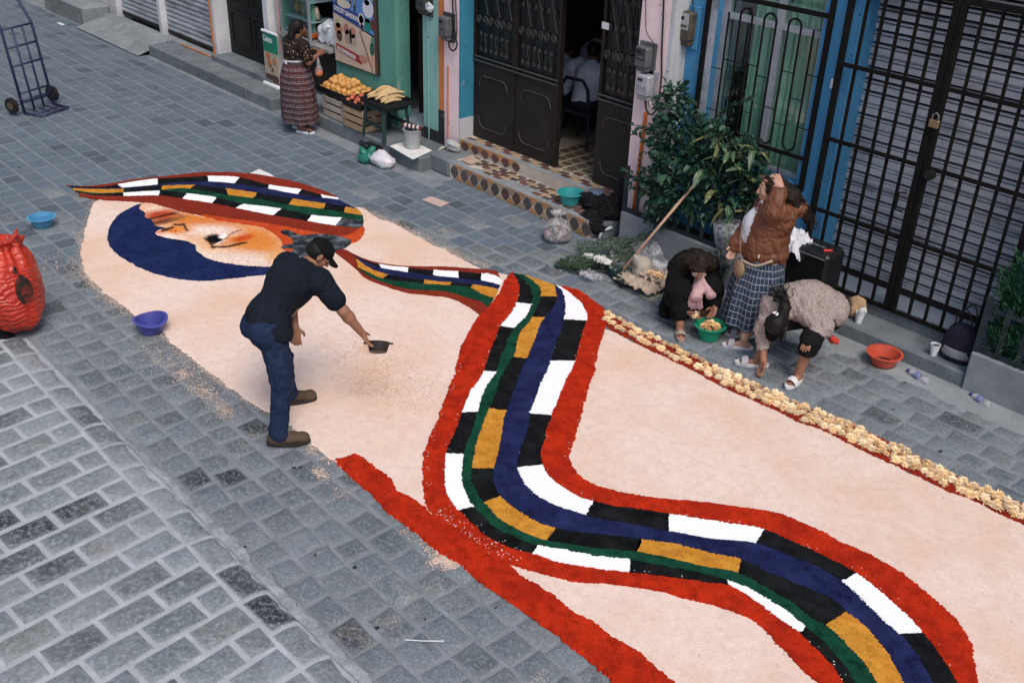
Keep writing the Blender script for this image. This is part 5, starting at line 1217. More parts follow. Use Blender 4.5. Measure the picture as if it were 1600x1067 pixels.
cable('white conduit bending to the meter on the blue wall', [at_y(1061, -40, YB-.02), at_y(1061, 14, YB-.02), at_y(1060, 30, YB-.03), at_y(1062, 45, YB-.03), at_y(1067, 54, YB-.03)], .013, M_plast_w, 'conduit')
cable('thin wires running up from the blue wall meter', [at_y(1080, -40, YB-.02), at_y(1082, 0, YB-.03), at_y(1084, 20, YB-.06)], .006)
mb = MB(); mb.tube([(-9.70, YF-.014, .30), (-9.695, YF-.014, 1.20)], .010, 6); tag(obj('orange_conduit', mb, M_orangepipe), 'thin orange conduit below the grey meter on pink plaster', 'conduit')
mb = MB(); a = at_y(1009, 176, YF-.016); b_ = at_y(989, 335, YF-.016); mb.tube([a, b_], .019, 8); tag(obj('orange_conduit', mb, mat('bright_orange_pipe', (.62, .17, .03), .5)), 'bright orange conduit half hidden by the leafy bush', 'conduit')
mb = MB(); mb.tube([(-9.62, 7.62, .02), (-9.62, 7.62, .19), (-9.60, 7.68, .235), (-9.57, 7.80, .24)], .014, 8); tag(obj('drain_pipe', mb, mat('ivory_pipe', (.45, .40, .33), .5), smooth=True), 'short ivory drain pipe bent over the concrete block', 'pipe')
mb = MB(); c = at_y(935, 380, 7.6); mb.tube([(-6.78, 7.58, .0), (-6.76, 7.60, .11), (-6.72, 7.70, .13)], .018, 8); tag(obj('drain_pipe', mb, M_plast_w, smooth=True), 'short white drain pipe elbow beside the tiled doorstep', 'pipe')
cb = MB(); cb.box((-9.44, 7.70, .10), (.40, .40, .235), bev=.03); cb.box((-6.80, 7.78, .09), (.13, .34, .20), bev=.02); tag(obj('concrete_block', cb, m_conc), kind='structure')

# ---- bowls and basins
def basin(label, cx, cy, z, r, h, m, lip=.018, sag=0, filled=None, cat='bowl', name='plastic_bowl', oval=1.0, rz=0, group=None):
    t = thing(name, label, cat, (cx, cy, z), rz, group)
    n = 32; prof = [(r*.66, .0), (r*.70, .004), (r*.93, h*.86), (r*.96, h), (r+lip, h+.002), (r+lip, h-.006), (r*.985, h-.007)]
    inner = [(r*.93-.004, h-.004), (r*.68, .012), (0, .008)]
    mb = MB()
    def fn(a, i): return 1+(oval-1)*math.cos(a)**2
    v0 = [(q, zz) for q, zz in prof[::-1]]
    full = [(r*.66, 0), (r*.70, .004), (r*.955, h*.9), (r*.97, h-.006), (r+lip, h-.006), (r+lip+.002, h), (r*.97, h+.001), (r*.935, h*.88), (r*.69, .012), (0, .009)]
    mb.lathe(full, n, fn=fn)
    mb.v = [(x, y, zz-(sag*(abs(x)/r)**2*h if zz > h*.6 else 0)) for x, y, zz in mb.v]
    b = obj('bowl_shell', mb, m, t, world=False); autosmooth(b, 35)
    if filled: mb = MB(); mb.ell((0, 0, h*filled[1]), (r*.80*oval, r*.80, h*filled[2]), 20, 8); obj('contents', mb, filled[0], t, smooth=True, world=False)
    return t
def M_pl(name, c, r=.38): return mat(name, c, r, .06, 3, 60, 0, spec=.45)
c = at_z(225, 520, 0); basin('small purple blue plastic bowl standing on the setts', -7.83, 3.03, .002, .128, .135, M_pl('plastic_violet', (.065, .070, .30)), sag=.12, oval=1.08)
c = at_z(66, 355, 0); basin('light blue plastic bowl holding powder on the setts above the red sack', -10.68, 3.16, .002, .125, .11, M_pl('plastic_sky', (.075, .28, .46)), filled=(mat('blue_powder', (.06, .20, .40), .95, .2, 40), .55, .25))
basin('round orange red basin with dark dye at the foot of the step', -3.40, 7.565, .002, .135, .12, M_pl('plastic_orange', (.56, .085, .045)), filled=(mat('dark_dye', (.03, .012, .012), .3, .2, 9), .18, .1), cat='basin', name='plastic_basin')
c = at_z(888, 318, .2); basin('turquoise basin standing on the tiled doorstep', -7.36, 7.70, .205, .135, .13, M_pl('plastic_turquoise', (.03, .30, .30)), cat='basin', name='plastic_basin', filled=(mat('basin_water', (.04, .22, .22), .2, .1, 9), .5, .1))

# ---- red woven sack
M_sack = NT('red_sack'); g = M_sack.co(); w_ = M_sack.new('ShaderNodeTexWave', wave_type='BANDS', bands_direction='Z'); w_.inputs['Scale'].default_value = 7; w_.inputs['Distortion'].default_value = 11; w_.inputs['Detail'].default_value = 3; M_sack.L(g, w_.inputs[0])
n1 = M_sack.noise(4, 5, .6); n2 = M_sack.noise(2.1, 4, .6)
cc_ = M_sack.ramp(n1, [(.3, (.36, .018, .008)), (.7, (.56, .042, .014))])
M_SACK = M_sack.done(cc_, .32, M_sack.bump(w_.outputs['Fac'], .55, .014, M_sack.bump(n1, .5, .03)), spec=.55)
bb = at_z(56, 512, .04); base_s = Vector((-8.50, 2.16, .02)); t = thing('red_sack', 'bulging red woven plastic sack standing beside the setts', 'sack', base_s, rot=(R(7), R(-13), R(-35)))
mb = MB(); prof = [(0, .0), (.10, .015), (.19, .07), (.25, .17), (.285, .30), (.295, .42), (.285, .54), (.25, .64), (.215, .70), (.195, .735), (.20, .765), (.225, .79), (.232, .81), (.215, .815), (.17, .77), (.0, .73)]
def bulge_s(a, zz):
    k = .04*math.sin(3*a+zz*5)+.02*math.sin(5*a-zz*9)+.016*noise3((math.cos(a)*2, math.sin(a)*2, zz*1.3), 1.1)
    up_ = max(0, min(1, (zz-.50)/.2)); k += up_*(.055*math.sin(9*a+zz*4)+.045*math.sin(16*a-zz*7)+.03*math.sin(27*a))
    lo_ = max(0, 1-zz/.22); k += lo_*(.42*max(0, math.cos(a-1.2))**3-.06+.04*math.sin(7*a))
    return 1+k
iu = np.linspace(0, 15, 64); pr2 = [(np.interp(q_, range(16), [p[0] for p in prof]), np.interp(q_, range(16), [p[1] for p in prof])) for q_ in iu]
mb.lathe(pr2, 90, fn=lambda a, i: bulge_s(a, pr2[i][1])); mb.v = [(x, y*.86, z+(.022*math.sin(6*math.atan2(y, x))+.014*math.sin(11*math.atan2(y, x)) if z > .72 else 0)+.008*math.sin(4*math.atan2(y, x)+z*12)) for x, y, z in mb.v]
obj('sack_body', mb, M_SACK, t, smooth=True, world=False)
mpr = mat('print_black', (.025, .016, .012), .5, .3, 12, 60, .1, dirt=(.3, .03, .015), dscale=12, dirt_amt=.8)
def on_sack(u0, u1, z0, z1, shape, name):
    rows = []
    for i in range(9):
        zz = z0+(z1-z0)*i/8; k = np.interp(zz, [p[1] for p in prof[:11]], [p[0] for p in prof[:11]]); row_ = []
        for j in range(7):
            wv = shape(i/8); a = (u0+u1)/2+(u1-u0)/2*wv*(j/3-1); q = k*bulge_s(a, zz)+.004; row_.append((q*math.cos(a), .86*q*math.sin(a), zz+.008*math.sin(4*a+zz*12)))
        rows.append(row_)
    mb = MB(); mb.sheet(rows); obj(name, mb, mpr, t, smooth=True, world=False)
on_sack(.55, 1.15, .27, .52, lambda u: math.sin(math.pi*min(1, .12+u*.9))**.6, 'printed_emblem'); on_sack(.62, .86, .53, .60, lambda u: 1-u*.8, 'printed_emblem')

# ---- hand truck
M_truck = mat('truck_blue', (.030, .034, .085), .45, .2, 9, 60, .05, spec=.4); M_tyre = mat('tyre', (.012, .012, .012), .8, .2, 20, 90, .2); M_hub = mat('rusty_hub', (.10, .07, .045), .6, .3, 20)
ht = thing('hand_truck', 'tall dark blue metal hand truck standing upright on the setts', 'hand truck', (-14.72, 4.6, 0))
L0, R0 = Vector((-14.66, 4.40, .03)), Vector((-14.86, 4.87, .03)); bk = Vector((-.92, -.39, 0)); 
def up(p, h): return p+Vector((-.10, -.045, 0))*h+Vector((0, 0, h))
def htp(name, pts, r): mb = MB(); mb.tube(pts, r, 8); return obj(name, mb, M_truck, ht, smooth=True)
def bend(p): return [p, up(p, 1.10), up(p, 1.16)+bk*.02, up(p, 1.34)+bk*.12, up(p, 1.52)+bk*.20]
htp('upright', bend(L0), .019); htp('upright', bend(R0), .019)
for f in (.34, .67): a = L0.lerp(R0, f); htp('slat_bar', [a, up(a, 1.10)], .015)
for h in (.16, .26, .62, .86, 1.10): htp('cross_bar', [up(L0, h), up(R0, h)], .015)
ax = (R0-L0).normalized(); fwd = Vector((ax.y, -ax.x, 0)); 
htp('axle', [L0-ax*.10-fwd*.10+Vector((0, 0, .1)), R0+ax*.10-fwd*.10+Vector((0, 0, .1))], .012)
for s, p in ((-1, L0), (1, R0)):
    c = p+ax*s*.10-fwd*.10+Vector((0, 0, .11)); mb = MB(); mb.tube([c-ax*.028, c-ax*.02, c+ax*.02, c+ax*.028], [.095, .108, .108, .095], 22); wh = obj('wheel', mb, M_tyre, ht)
    mb = MB(); mb.tube([c-ax*.032, c+ax*.032], .055, 16); obj('rim', mb, M_hub, wh); htp('wheel_bracket', [p+Vector((0, 0, .2)), c], .01)
fr_ = [L0, L0+fwd*.30+ax*.02, R0+fwd*.30-ax*.02, R0]
htp('toe_frame', fr_, .016); 
for f in (.25, .5, .75): htp('toe_bar', [L0.lerp(R0, f), fr_[1].lerp(fr_[2], f)], .012)
htp('toe_bar', [L0.lerp(fr_[1], .5), R0.lerp(fr_[2], .5)], .012)

# ---- bags, papers, cups
bagthing('rubbish_bag', 'black rubbish bag slumped against the shop step', 'plastic bag', (-10.46, 7.19, .075), (.22, .12, .10), mat('bag_black', (.010, .011, .012), .35, .2, 9, 60, .3, spec=.5), None, .3, 61)
bagthing('plastic_bag', 'twisted green plastic bag lying between the black and white bags', 'plastic bag', (-10.24, 7.02, .08), (.13, .11, .10), mat('bag_green', (.015, .15, .11), .35, .25, 9, 60, .3, spec=.5), None, .35, 62)
bagthing('plastic_bag', 'knotted white plastic bag on the road by the shop step', 'plastic bag', (-10.05, 7.10, .075), (.17, .13, .09), mat('bag_white', (.60, .58, .62), .5, .1, 9, 60, .2), None, .16, 63)
def slab(name, label, cat, px, z, h, m):
    P = [at_z(x, y, z) for x, y in px]; mb = MB(); n = len(P); mb.add(P+[p+Vector((0, 0, h)) for p in P], [tuple(range(n, 2*n)), tuple(range(n))[::-1]]+[(i, (i+1) % n, n+(i+1) % n, n+i) for i in range(n)]); return tag(obj(name, mb, m), label, cat)
slab('cardboard_piece', 'flat pinkish piece of cardboard lying on the setts', 'cardboard', ((659, 313), (688, 324), (702, 318), (674, 308)), .004, .008, mat('card_pink', (.52, .38, .33), .9, .08))
slab('cardboard_piece', 'flattened brown carton on the upper tiled step', 'cardboard', ((720, 251), (735, 258), (751, 253), (736, 244)), .21, .012, M_card)
slab('white_paper', 'white sheet of paper at the edge of the woven head wrap', 'paper', ((391, 271), (405, 265), (424, 273), (428, 277), (405, 273)), .012, .005, M_paper)
bagthing('plaster_lump', 'pale crumpled packet on the concrete block by the pink wall', 'packet', (-9.47, 7.76, .275), (.15, .09, .06), mat('packet_grey', (.42, .43, .42), .7, .15), None, .22, 71)
M_clear = NT('clear_plastic'); tr = M_clear.new('ShaderNodeBsdfTransparent'); mx = M_clear.new('ShaderNodeMixShader'); n1 = M_clear.noise(14, 4, .7); M_clear.done((.60, .58, .62), .3, M_clear.bump(n1, .6, .02), spec=.6); M_clear.L(M_clear.ramp(n1, [(.40, (.10, .10, .10)), (.64, (.62, .62, .62))]), mx.inputs[0]); M_clear.L(tr.outputs[0], mx.inputs[1]); M_clear.L(M_clear.b.outputs[0], mx.inputs[2]); M_clear.L(mx.outputs[0], M_clear.out.inputs[0]); M_clear = M_clear.m
t = thing('clear_bag', 'knotted clear plastic bag of brown sawdust by the tiled doorstep', 'plastic bag', (-7.06, 7.22, 0))
mb = MB(); mb.lathe([(.0, .002), (.11, .004), (.15, .04), (.15, .09), (.10, .125), (0, .13)], 22, fn=lambda a, i: 1+.06*math.sin(3*a+i)); obj('bag_contents', mb, mat('brown_dust', (.12, .085, .075), .95, .3, 30), t, smooth=True, world=False)
mb = MB(); mb.lathe([(.115, .0), (.158, .04), (.16, .10), (.13, .17), (.075, .225), (.035, .25), (.03, .27), (.08, .31), (.09, .33)], 30, fn=lambda a, i: 1+.05*math.sin(4*a+i*1.3)+(.16*math.sin(7*a) if i > 3 else 0)); obj('bag_skin', mb, M_clear, t, smooth=True, world=False)
def cup(label, x, y, z, drink=True, crush=0):
    t = thing('foam_cup', label, 'cup', (x, y, z), 0, None)
    mb = MB(); mb.lathe([(.026, 0), (.040, .098), (.043, .10), (.043, .106), (.038, .106), (.0245, .006), (0, .006)], 20, fn=(lambda a, i: 1+crush*math.sin(2*a+i)) if crush else None); b = obj('cup_body', mb, M_plast_w, t, world=False); autosmooth(b)
    if drink: mb = MB(); mb.tube([(0, 0, .086), (0, 0, .088)], .0365, 18); obj('coffee', mb, mat('coffee', (.012, .006, .004), .15, .1, 5, 30, 0), t, world=False)
    else: mb = MB(); mb.tube([(.005, 0, .108), (.012, 0, .125), (.04, .01, .14)], .028, 10); obj('stacked_cup', mb, M_plast_w, t, world=False)
cup('white foam cup of black coffee on the step by the dark bag', -3.09, 7.80, .152); cup('crumpled white foam cups stacked beside the paper bag on the step', -3.82, 7.82, .152, False, .06)
bagthing('paper_bag', 'crumpled brown paper bag on the step behind the bending woman', 'paper bag', (-3.90, 7.88, .25), (.085, .07, .115), mat('kraft', (.44, .29, .17), .8, .15, 9, 60, .3), None, .22, 87, .4, 36, 24)
t = thing('shoulder_bag', 'dark purple shoulder bag with a grey band on the step by the planter', 'bag', (-2.93, 7.88, .15))
mb = MB(); mb.lathe([(.0, 0), (.12, .005), (.14, .03), (.145, .12), (.13, .22), (.10, .30), (.07, .33), (0, .335)], 24, fn=lambda a, i: 1+.04*math.sin(3*a+i)); mb.v = [(x, y*.62, z) for x, y, z in mb.v]; obj('bag_body', mb, mat('bag_purple', (.018, .014, .030), .8, .3, 12, 80, .3), t, smooth=True, world=False)
mb = MB(); mb.lathe([(.148, .055), (.151, .06), (.151, .125), (.147, .13)], 24, fn=lambda a, i: 1+.04*math.sin(3*a)); mb.v = [(x, y*.63, z) for x, y, z in mb.v]; obj('grey_band', mb, mat('band_grey', (.26, .26, .28), .9, .2, 40, 120, .3), t, smooth=True, world=False)
for s in (-1, 1): mb = MB(); mb.tube(catmull([(-.07, s*.03, .31), (-.06, s*.05, .42), (0, s*.06, .50), (.06, s*.05, .42), (.07, s*.03, .31)], .03), .007, 6); obj('strap', mb, M_black_pl, t, smooth=True, world=False)
def bottle(label, a, b):
    a = Vector(a); b = Vector(b); d = (b-a).normalized(); L = (b-a).length; t = thing('plastic_bottle', label, 'bottle', a)
    mb = MB(); mb.tube([a+d*L*k for k in (0, .02, .3, .34, .6, .75, .86, .92)], [.022, .030, .032, .029, .032, .031, .018, .012], 14); obj('bottle_body', mb, M_clear, t, smooth=True)
    mb = MB(); mb.tube([a+d*L*.40, a+d*L*.62], .0325, 14); obj('label_wrap', mb, mat('label_blue', (.18, .20, .36), .5, .3, 30), t); mb = MB(); mb.tube([a+d*L*.92, a+d*L], .014, 12); obj('cap', mb, mat('cap_blue', (.03, .04, .22), .4), t)
bottle('empty clear bottle with a blue cap lying below the step', (-2.98, 7.56, .035), (-3.19, 7.60, .035)); bottle('crushed clear bottle lying in front of the conifer planter', (-2.47, 7.61, .033), (-2.66, 7.66, .033))
# suitcase with white cloth on it, scissors and a red pen
t = thing('suitcase', 'black square hard case standing against the blue wall', 'suitcase', (-4.42, 7.88, 0))
mb = MB(); mb.box((-4.40, 7.86, .37), (.46, .30, .66), bev=.03); obj('case_body', mb, mat('case_black', (.008, .0085, .009), .45, .2, 9, 60, .1, spec=.4), t)
mb = MB(); mb.tube([(-4.60, 7.706, .655), (-4.20, 7.706, .655)], .006, 6); obj('zip', mb, M_grey, t)
for s in (-1, 1): mb = MB(); mb.tube([(-4.40+s*.16, 7.74, .02), (-4.37+s*.16, 7.74, .02)], .025, 10); obj('wheel', mb, M_black_pl, t)
mb = MB(); mb.tube([(-4.27, 7.78, .708), (-4.22, 7.84, .708)], .012, 8); tag(obj('red_pen', mb, mat('pen_red', (.55, .05, .03), .4)), 'thick red pen lying on top of the black case', 'pen')
t = thing('scissors', 'small pair of scissors lying open on the black case', 'scissors', (-4.36, 7.84, .705))
for s in (-1, 1): mb = MB(); mb.tube([(-.06, s*.02, .004), (.07, -s*.012, .004)], .005, 6); obj('blade', mb, M_grey, t, world=False); mb = MB(); mb.tube([(-.08+.022*math.cos(a), s*.03+.018*math.sin(a), .004) for a in [i*.6283 for i in range(10)]], .004, 5, closed=True); obj('finger_loop', mb, M_black_pl, t, world=False)
def drape(name, label, cat, c, sx, sy, m, drop, seed=0):
    rows = []
    for i in range(26):
        row_ = []
        for j in range(26):
            u, v = i/25-.5, j/25-.5; r = math.hypot(u, v)*2
            z = .05*noise3((u*4+seed, v*4, seed), 1.1)+.03*noise3((u*9+seed, v*9, 2))-drop*max(0, r-.55)**1.2*(1+.5*math.sin(5*math.atan2(v, u)+seed))
            row_.append(Vector(c)+Vector((u*sx*(1-.25*max(0, r-.6)), v*sy*(1-.25*max(0, r-.6)), z)))
        rows.append(row_)
    mb = MB(); mb.sheet(rows); o = obj(name, mb, m, smooth=True); return tag(o, label, cat)
drape('white_cloth', 'crumpled white cloth draped over the corner of the black case', 'cloth', (-4.60, 7.80, .76), .38, .36, mat('cloth_white', (.62, .62, .67), .9, .08, 9, 90, .2), .32, 3)
t = thing('dark_stand', 'low dark crate standing between the case and the planter', 'crate', (-4.74, 7.88, 0)); mb = MB(); mb.box((-4.745, 7.86, .28), (.2, .28, .52), bev=.02); obj('crate_shell', mb, M_black_pl, t); mb = MB(); mb.box((-4.745, 7.86, .55), (.22, .30, .03), bev=.008); obj('crate_lid', mb, M_black_pl, t)
# heap of black clothes on the doorstep, beside the basin
M_bc = mat('cloth_black', (.0065, .007, .0085), .95, .3, 9, 90, .5)
for i, (x, y, z, rx, ry, rz_, s) in enumerate(((-7.06, 7.82, .27, .24, .20, .11, 1), (-6.84, 7.78, .28, .17, .17, .20, 2), (-6.93, 7.60, .15, .26, .11, .12, 3), (-6.80, 7.90, .42, .13, .12, .16, 4))):
    bagthing('dark_garment', ('black jacket flung flat over the doorstep behind the basin', 'bulky black coat heaped against the pink wall', 'black sleeve trailing off the end of the doorstep', 'black bundle topmost on the heap of clothes')[i], 'garment', (x, y, z), (rx, ry, rz_), M_bc, None, .34, 90+s, .3, 44, 30)
bagthing('grey_cap', 'grey blue cloth lying flat on the black clothes', 'cloth', (-7.10, 7.84, .385), (.10, .075, .028), mat('cloth_greyblue', (.09, .11, .16), .9, .2), None, .15, 99, 0)
# broom leaning on the planter
t = thing('broom', 'long wooden handled broom leaning against the leafy bush', 'broom', (-5.97, 7.02, 0))
hb = Vector((-5.955, 7.03, .10)); hp = Vector((-5.66, 7.66, .97)); mb = MB(); mb.tube([hb, hp], .0145, 10); obj('handle', mb, mat('broom_wood', (.50, .31, .22), .6, .12, 6), t, smooth=True)
hd = Vector((.86, -.36, 0)).normalized(); c = Vector((-5.985, 6.965, .07)); mb = MB(); mb.bar(c-hd*.19, c+hd*.19, .045, .035); obj('broom_head', mb, M_gpl, t); mb = MB(); mb.bar(c+Vector((0, .01, .01)), hb+Vector((0, 0, .03)), .026); obj('socket', mb, M_gpl, t)
mb = MB()
for i in range(90): p = c+hd*rv(-.18, .18)+Vector((rv(-.015, .015), rv(-.015, .015), -.015)); mb.tube([p, p+Vector((rv(-.02, .02), rv(-.02, .02), -.055))], .002, 3)
obj('bristles', mb, mat('bristle', (.02, .03, .035), .8), t)['kind'] = 'stuff'
# chrysanthemum heads laid along the edge of the carpet
M_petal = []
for k, c in enumerate(((.98, .74, .44), (.98, .77, .50), (.96, .67, .36))):
    t_ = NT('petal_%s' % 'abc'[k]); oi = t_.new('ShaderNodeObjectInfo').outputs['Random']; cc2 = t_.mix(1.0, c, t_.math('MULTIPLY_ADD', oi, .22, .86), 'MULTIPLY'); M_petal.append(t_.done(cc2, .7, spec=.2)); t_.b.inputs['Subsurface Weight'].default_value = 0
flw = []
for s in range(9):
    r = random.Random(s+50); mb = MB()
    for ring, (n, L, el, z) in enumerate(((19, .047, 0, .014), (18, .043, 10, .019), (15, .037, 22, .023), (12, .029, 38, .025), (8, .020, 62, .026))):
        for i in range(n):
            a = 6.283*i/n+r.uniform(-.22, .22)+ring*.3; e = R(el+r.uniform(-14, 14)); l = L*r.uniform(.72, 1.15); w_ = .0040*r.uniform(.8, 1.25); d = Vector((math.cos(a)*math.cos(e), math.sin(a)*math.cos(e), math.sin(e))); sd = Vector((-math.sin(a), math.cos(a), 0))
            p0 = Vector((0, 0, z)); p1 = p0+d*l*.6+Vector((0, 0, .003)); p2 = p0+d*l
            mb.add([p0-sd*w_*.5, p0+sd*w_*.5, p1+sd*w_, p2+sd*w_*.3, p2-sd*w_*.3, p1-sd*w_], [(0, 1, 2, 5), (5, 2, 3, 4)])
    mb.ell((0, 0, .018), (.014, .014, .012), 8, 5)
    flw.append(mesh_from('chrysanthemum', mb.v, mb.f, M_petal[s % 3], recalc=False))
placed = []
def strip_pt(u, v):
    i = u*(len(SU)-1); a = SU[int(i)]; j = int(np.argmin(((SL-a)**2).sum(1))); b = SL[j]; return a+(b-a)*v
tries = 0
while tries < 9000:
    tries += 1; u = rv(0, .955)
    v = rv(.08, .84) if u > .19 else (rng.choice((rv(.08, .24), rv(.60, .80))))
    p = strip_pt(u, v)
    if p[0] > -1.35: continue
    dmin = .045 if u > .19 else .054
    if all((p[0]-q[0])**2+(p[1]-q[1])**2 > dmin**2 for q in placed[-500:]): placed.append(p)
    if len(placed) >= 292: break
FLW = []
for p in placed:
    o = link('chrysanthemum', rng.choice(flw)); o.location = (p[0], p[1], .012); s = rv(.78, 1.05); o.scale = (s, s, s*rv(.65, .95)); o.rotation_euler = (rv(-.32, .32), rv(-.32, .32), rv(0, 6.28)); FLW.append((o, p))
for o, p in FLW:
    k = 0 if p[0] < -4.9 else 1 if p[0] < -4.1 else 2 if p[0] < -3.2 else 3
    tag(o, ('cream yellow flower head near the ribbon end of the red edging strip', 'cream yellow flower head on the strip below the green bowl', 'cream yellow flower head on the strip by the bending woman\'s sandals', 'cream yellow flower head crowded on the strip beyond the orange basin')[k], 'flower', ('flower heads at the ribbon end', 'flower heads below the green bowl', 'flower heads by the bending woman', 'flower heads beyond the orange basin')[k])
# meter-high bundles of cut stems, wrappers, crumpled papers
M_stem = mat('stem_green', (.050, .085, .045), .7, .25, 9); M_leafd = mat('leaf_cut', (.022, .055, .030), .6, .3, 14, 80, .1); M_wrap = M_clear
def bundle(label, c, d, n, L, spread=.10, zt=.10, wrap=True, seed=0):
    r = random.Random(seed); t = thing('flower_bundle', label, 'flower bundle', c); c = Vector(c); d = Vector(d).normalized(); sd = Vector((-d.y, d.x, 0)); mb = MB(); lf = MB()
    for i in range(n):
        o_ = sd*r.uniform(-1, 1)*spread+Vector((0, 0, r.uniform(.01, zt))); dd = (d+sd*r.uniform(-.35, .35)+Vector((0, 0, r.uniform(-.03, .10)))).normalized(); a = c+o_-dd*L*r.uniform(.4, .55); b = c+o_+dd*L*r.uniform(.4, .55); a.z = max(.008, a.z); b.z = max(.008, b.z); mb.tube([a, (a+b)/2+Vector((0, 0, r.uniform(0, .02))), b], .0032, 4)
        for k in range(9):
            p = a.lerp(b, r.random()); q = Vector((r.uniform(-1, 1), r.uniform(-1, 1), r.uniform(-.2, .9))).normalized(); w_ = q.cross(Vector((0, 0, 1)))*.012; l = r.uniform(.025, .055); e = [p, p+q*l*.5+w_, p+q*l, p+q*l*.5-w_]
            for z_ in e: z_.z = max(.006, z_.z)
            lf.add(e, [(0, 1, 2, 3)])
    obj('stems', mb, M_stem, t)['kind'] = 'stuff'; obj('leaves', lf, M_leafd, t, recalc=False)['kind'] = 'stuff'
    if wrap:
        p = c+d*L*.28
        rows = [[p+d*(u-.5)*.34+sd*(.16*math.cos(a)*(1-.45*u))+Vector((0, 0, .03+.10*(1-.4*u)*max(-.2, math.sin(a))+.016*noise3((a*2, u*5, seed), 2))) for a in [j*math.pi/13*1.0 for j in range(14)]] for u in [i/9 for i in range(10)]]
        mb = MB(); mb.sheet(rows); obj('wrapper', mb, M_wrap, t, smooth=True)
bundle('bundle of cut green stems lying nearest the tiled doorstep', (-6.42, 7.30, .0), (.5, .85, 0), 26, .62, .13, .16, True, 1)
bundle('bundle of cut stems with glossy wrapper in the middle of the green heap', (-6.20, 7.08, .0), (.75, .66, 0), 30, .70, .14, .13, True, 2)
bundle('leafy cuttings spread lowest on the heap beside the ribbon', (-6.42, 6.86, 0), (.95, .3, 0), 26, .40, .12, .08, False, 3)
bundle('stems leaning up against the concrete planter corner', (-6.22, 7.48, .04), (.3, .95, .25), 16, .5, .09, .18, True, 4)
t = thing('wrapped_bouquet', 'tall bouquet in clear wrapping held upright behind the crouching woman', 'bouquet', (-5.13, 7.52, .0))
mb = MB(); lf = MB(); r = random.Random(9)
for i in range(34):
    a = r.uniform(0, 6.28); q = r.uniform(0, .05); b = Vector((-5.16+q*math.cos(a), 7.50+q*math.sin(a), .05)); e = Vector((-5.08+q*3*math.cos(a), 7.54+q*3*math.sin(a), .68+r.uniform(-.1, .06))); mb.tube([b, b.lerp(e, .5), e], .003, 4)
    for k in range(6):
        p = b.lerp(e, r.uniform(.35, 1)); q2 = Vector((r.uniform(-1, 1), r.uniform(-1, 1), r.uniform(0, 1))).normalized(); w_ = q2.cross(Vector((.3, 0, 1)))*.012; l = .05; lf.add([p, p+q2*l*.5+w_, p+q2*l, p+q2*l*.5-w_], [(0, 1, 2, 3)])
obj('stems', mb, M_stem, t)['kind'] = 'stuff'; obj('leaves', lf, M_leafd, t, recalc=False)['kind'] = 'stuff'
mb = MB(); mb.lathe([(.05, .25), (.09, .42), (.14, .60), (.17, .74)], 26, (-5.09, 7.53, 0), fn=lambda a, i: 1+.10*math.sin(5*a+i)+.05*math.sin(11*a)); obj('wrapper', mb, M_wrap, t, smooth=True)
def sheetlump(name, label, cat, c, sx, sy, m, amp, seed):
    r = random.Random(seed); rows = []
    for i in range(15):
        rows.append([Vector((c[0]+(i/14-.5)*sx+.03*noise3((i*.3, j*.3, seed)), c[1]+(j/14-.5)*sy+.03*noise3((j*.3, i*.3, seed+3)), max(.006, c[2]+amp*(.5+noise3((i*.21+seed, j*.23, seed*1.3), 1.0)+.5*noise3((i*.6, j*.6, seed), 1.2))))) for j in range(15)])
    mb = MB(); mb.sheet(rows); return tag(obj(name, mb, m, smooth=False), label, cat)
M_kraftp = mat('wrapping_paper', (.46, .36, .28), .85, .12, 7, 60, .3)
sheetlump('wrapping_paper', 'large crumpled tan wrapping paper beside the crouching woman', 'paper', (-5.72, 7.05, .03), .46, .36, M_kraftp, .07, 3)
sheetlump('wrapping_paper', 'crumpled tan paper holding a few yellow flowers', 'paper', (-5.62, 7.22, .06), .34, .26, M_kraftp, .09, 5)
bagthing('plastic_bag', 'pale clear bag puffed up behind the broom handle', 'plastic bag', (-5.82, 7.40, .12), (.15, .12, .13), M_clear, None, .28, 111)
bagthing('plastic_bag', 'grey blue plastic bag against the planter wall', 'plastic bag', (-5.62, 7.45, .10), (.14, .11, .10), mat('bag_greyblue', (.16, .20, .26), .4, .2, 9, 60, .3, spec=.5), None, .3, 112)
bagthing('paper_bag', 'round beige paper bag beside the broom handle', 'paper bag', (-5.83, 7.20, .11), (.11, .10, .12), mat('beige_paper', (.40, .36, .30), .85, .12), None, .16, 113)
for i in range(3):
    o = link('chrysanthemum', flw[2]); o.location = (-5.68+.06*i, 7.14+.02*(i % 2), .13); o.rotation_euler = (.3*i, .2, i); tag(o, 'orange yellow flower lying in the tan wrapping paper', 'flower', 'flowers in the tan paper')
sheetlump('foil_scrap', 'white triangular scrap of wrapping on the cut stems', 'paper', (-6.16, 6.98, .12), .16, .13, M_paper, .05, 8); sheetlump('foil_scrap', 'glossy pale wrapping scrap at the lower edge of the heap', 'paper', (-6.12, 6.78, .04), .20, .16, M_clear, .07, 9); sheetlump('foil_scrap', 'small white paper scrap among the cut leaves', 'paper', (-6.40, 7.02, .09), .09, .08, M_paper, .05, 10)
mb = MB(); pts = [(-5.50+.10*math.cos(i*1.1)*(1-.02*i), 6.98+.09*math.sin(i*1.55), .008+.004*(i % 3)) for i in range(26)]; mb.tube(catmull(np.array(pts), .015), .003, 5); tag(obj('string_tangle', mb, mat('string', (.50, .52, .36), .9)), 'tangle of pale string lying on the setts', 'string')
mb = MB(); a, b_ = at_z(632, 999, .006), at_z(694, 1001, .006); mb.tube([a, a.lerp(b_, .5)+Vector((0, -.012, .004)), b_], .0032, 5); tag(obj('drinking_straw', mb, M_plast_w), 'thin white straw lying on the near setts', 'straw')
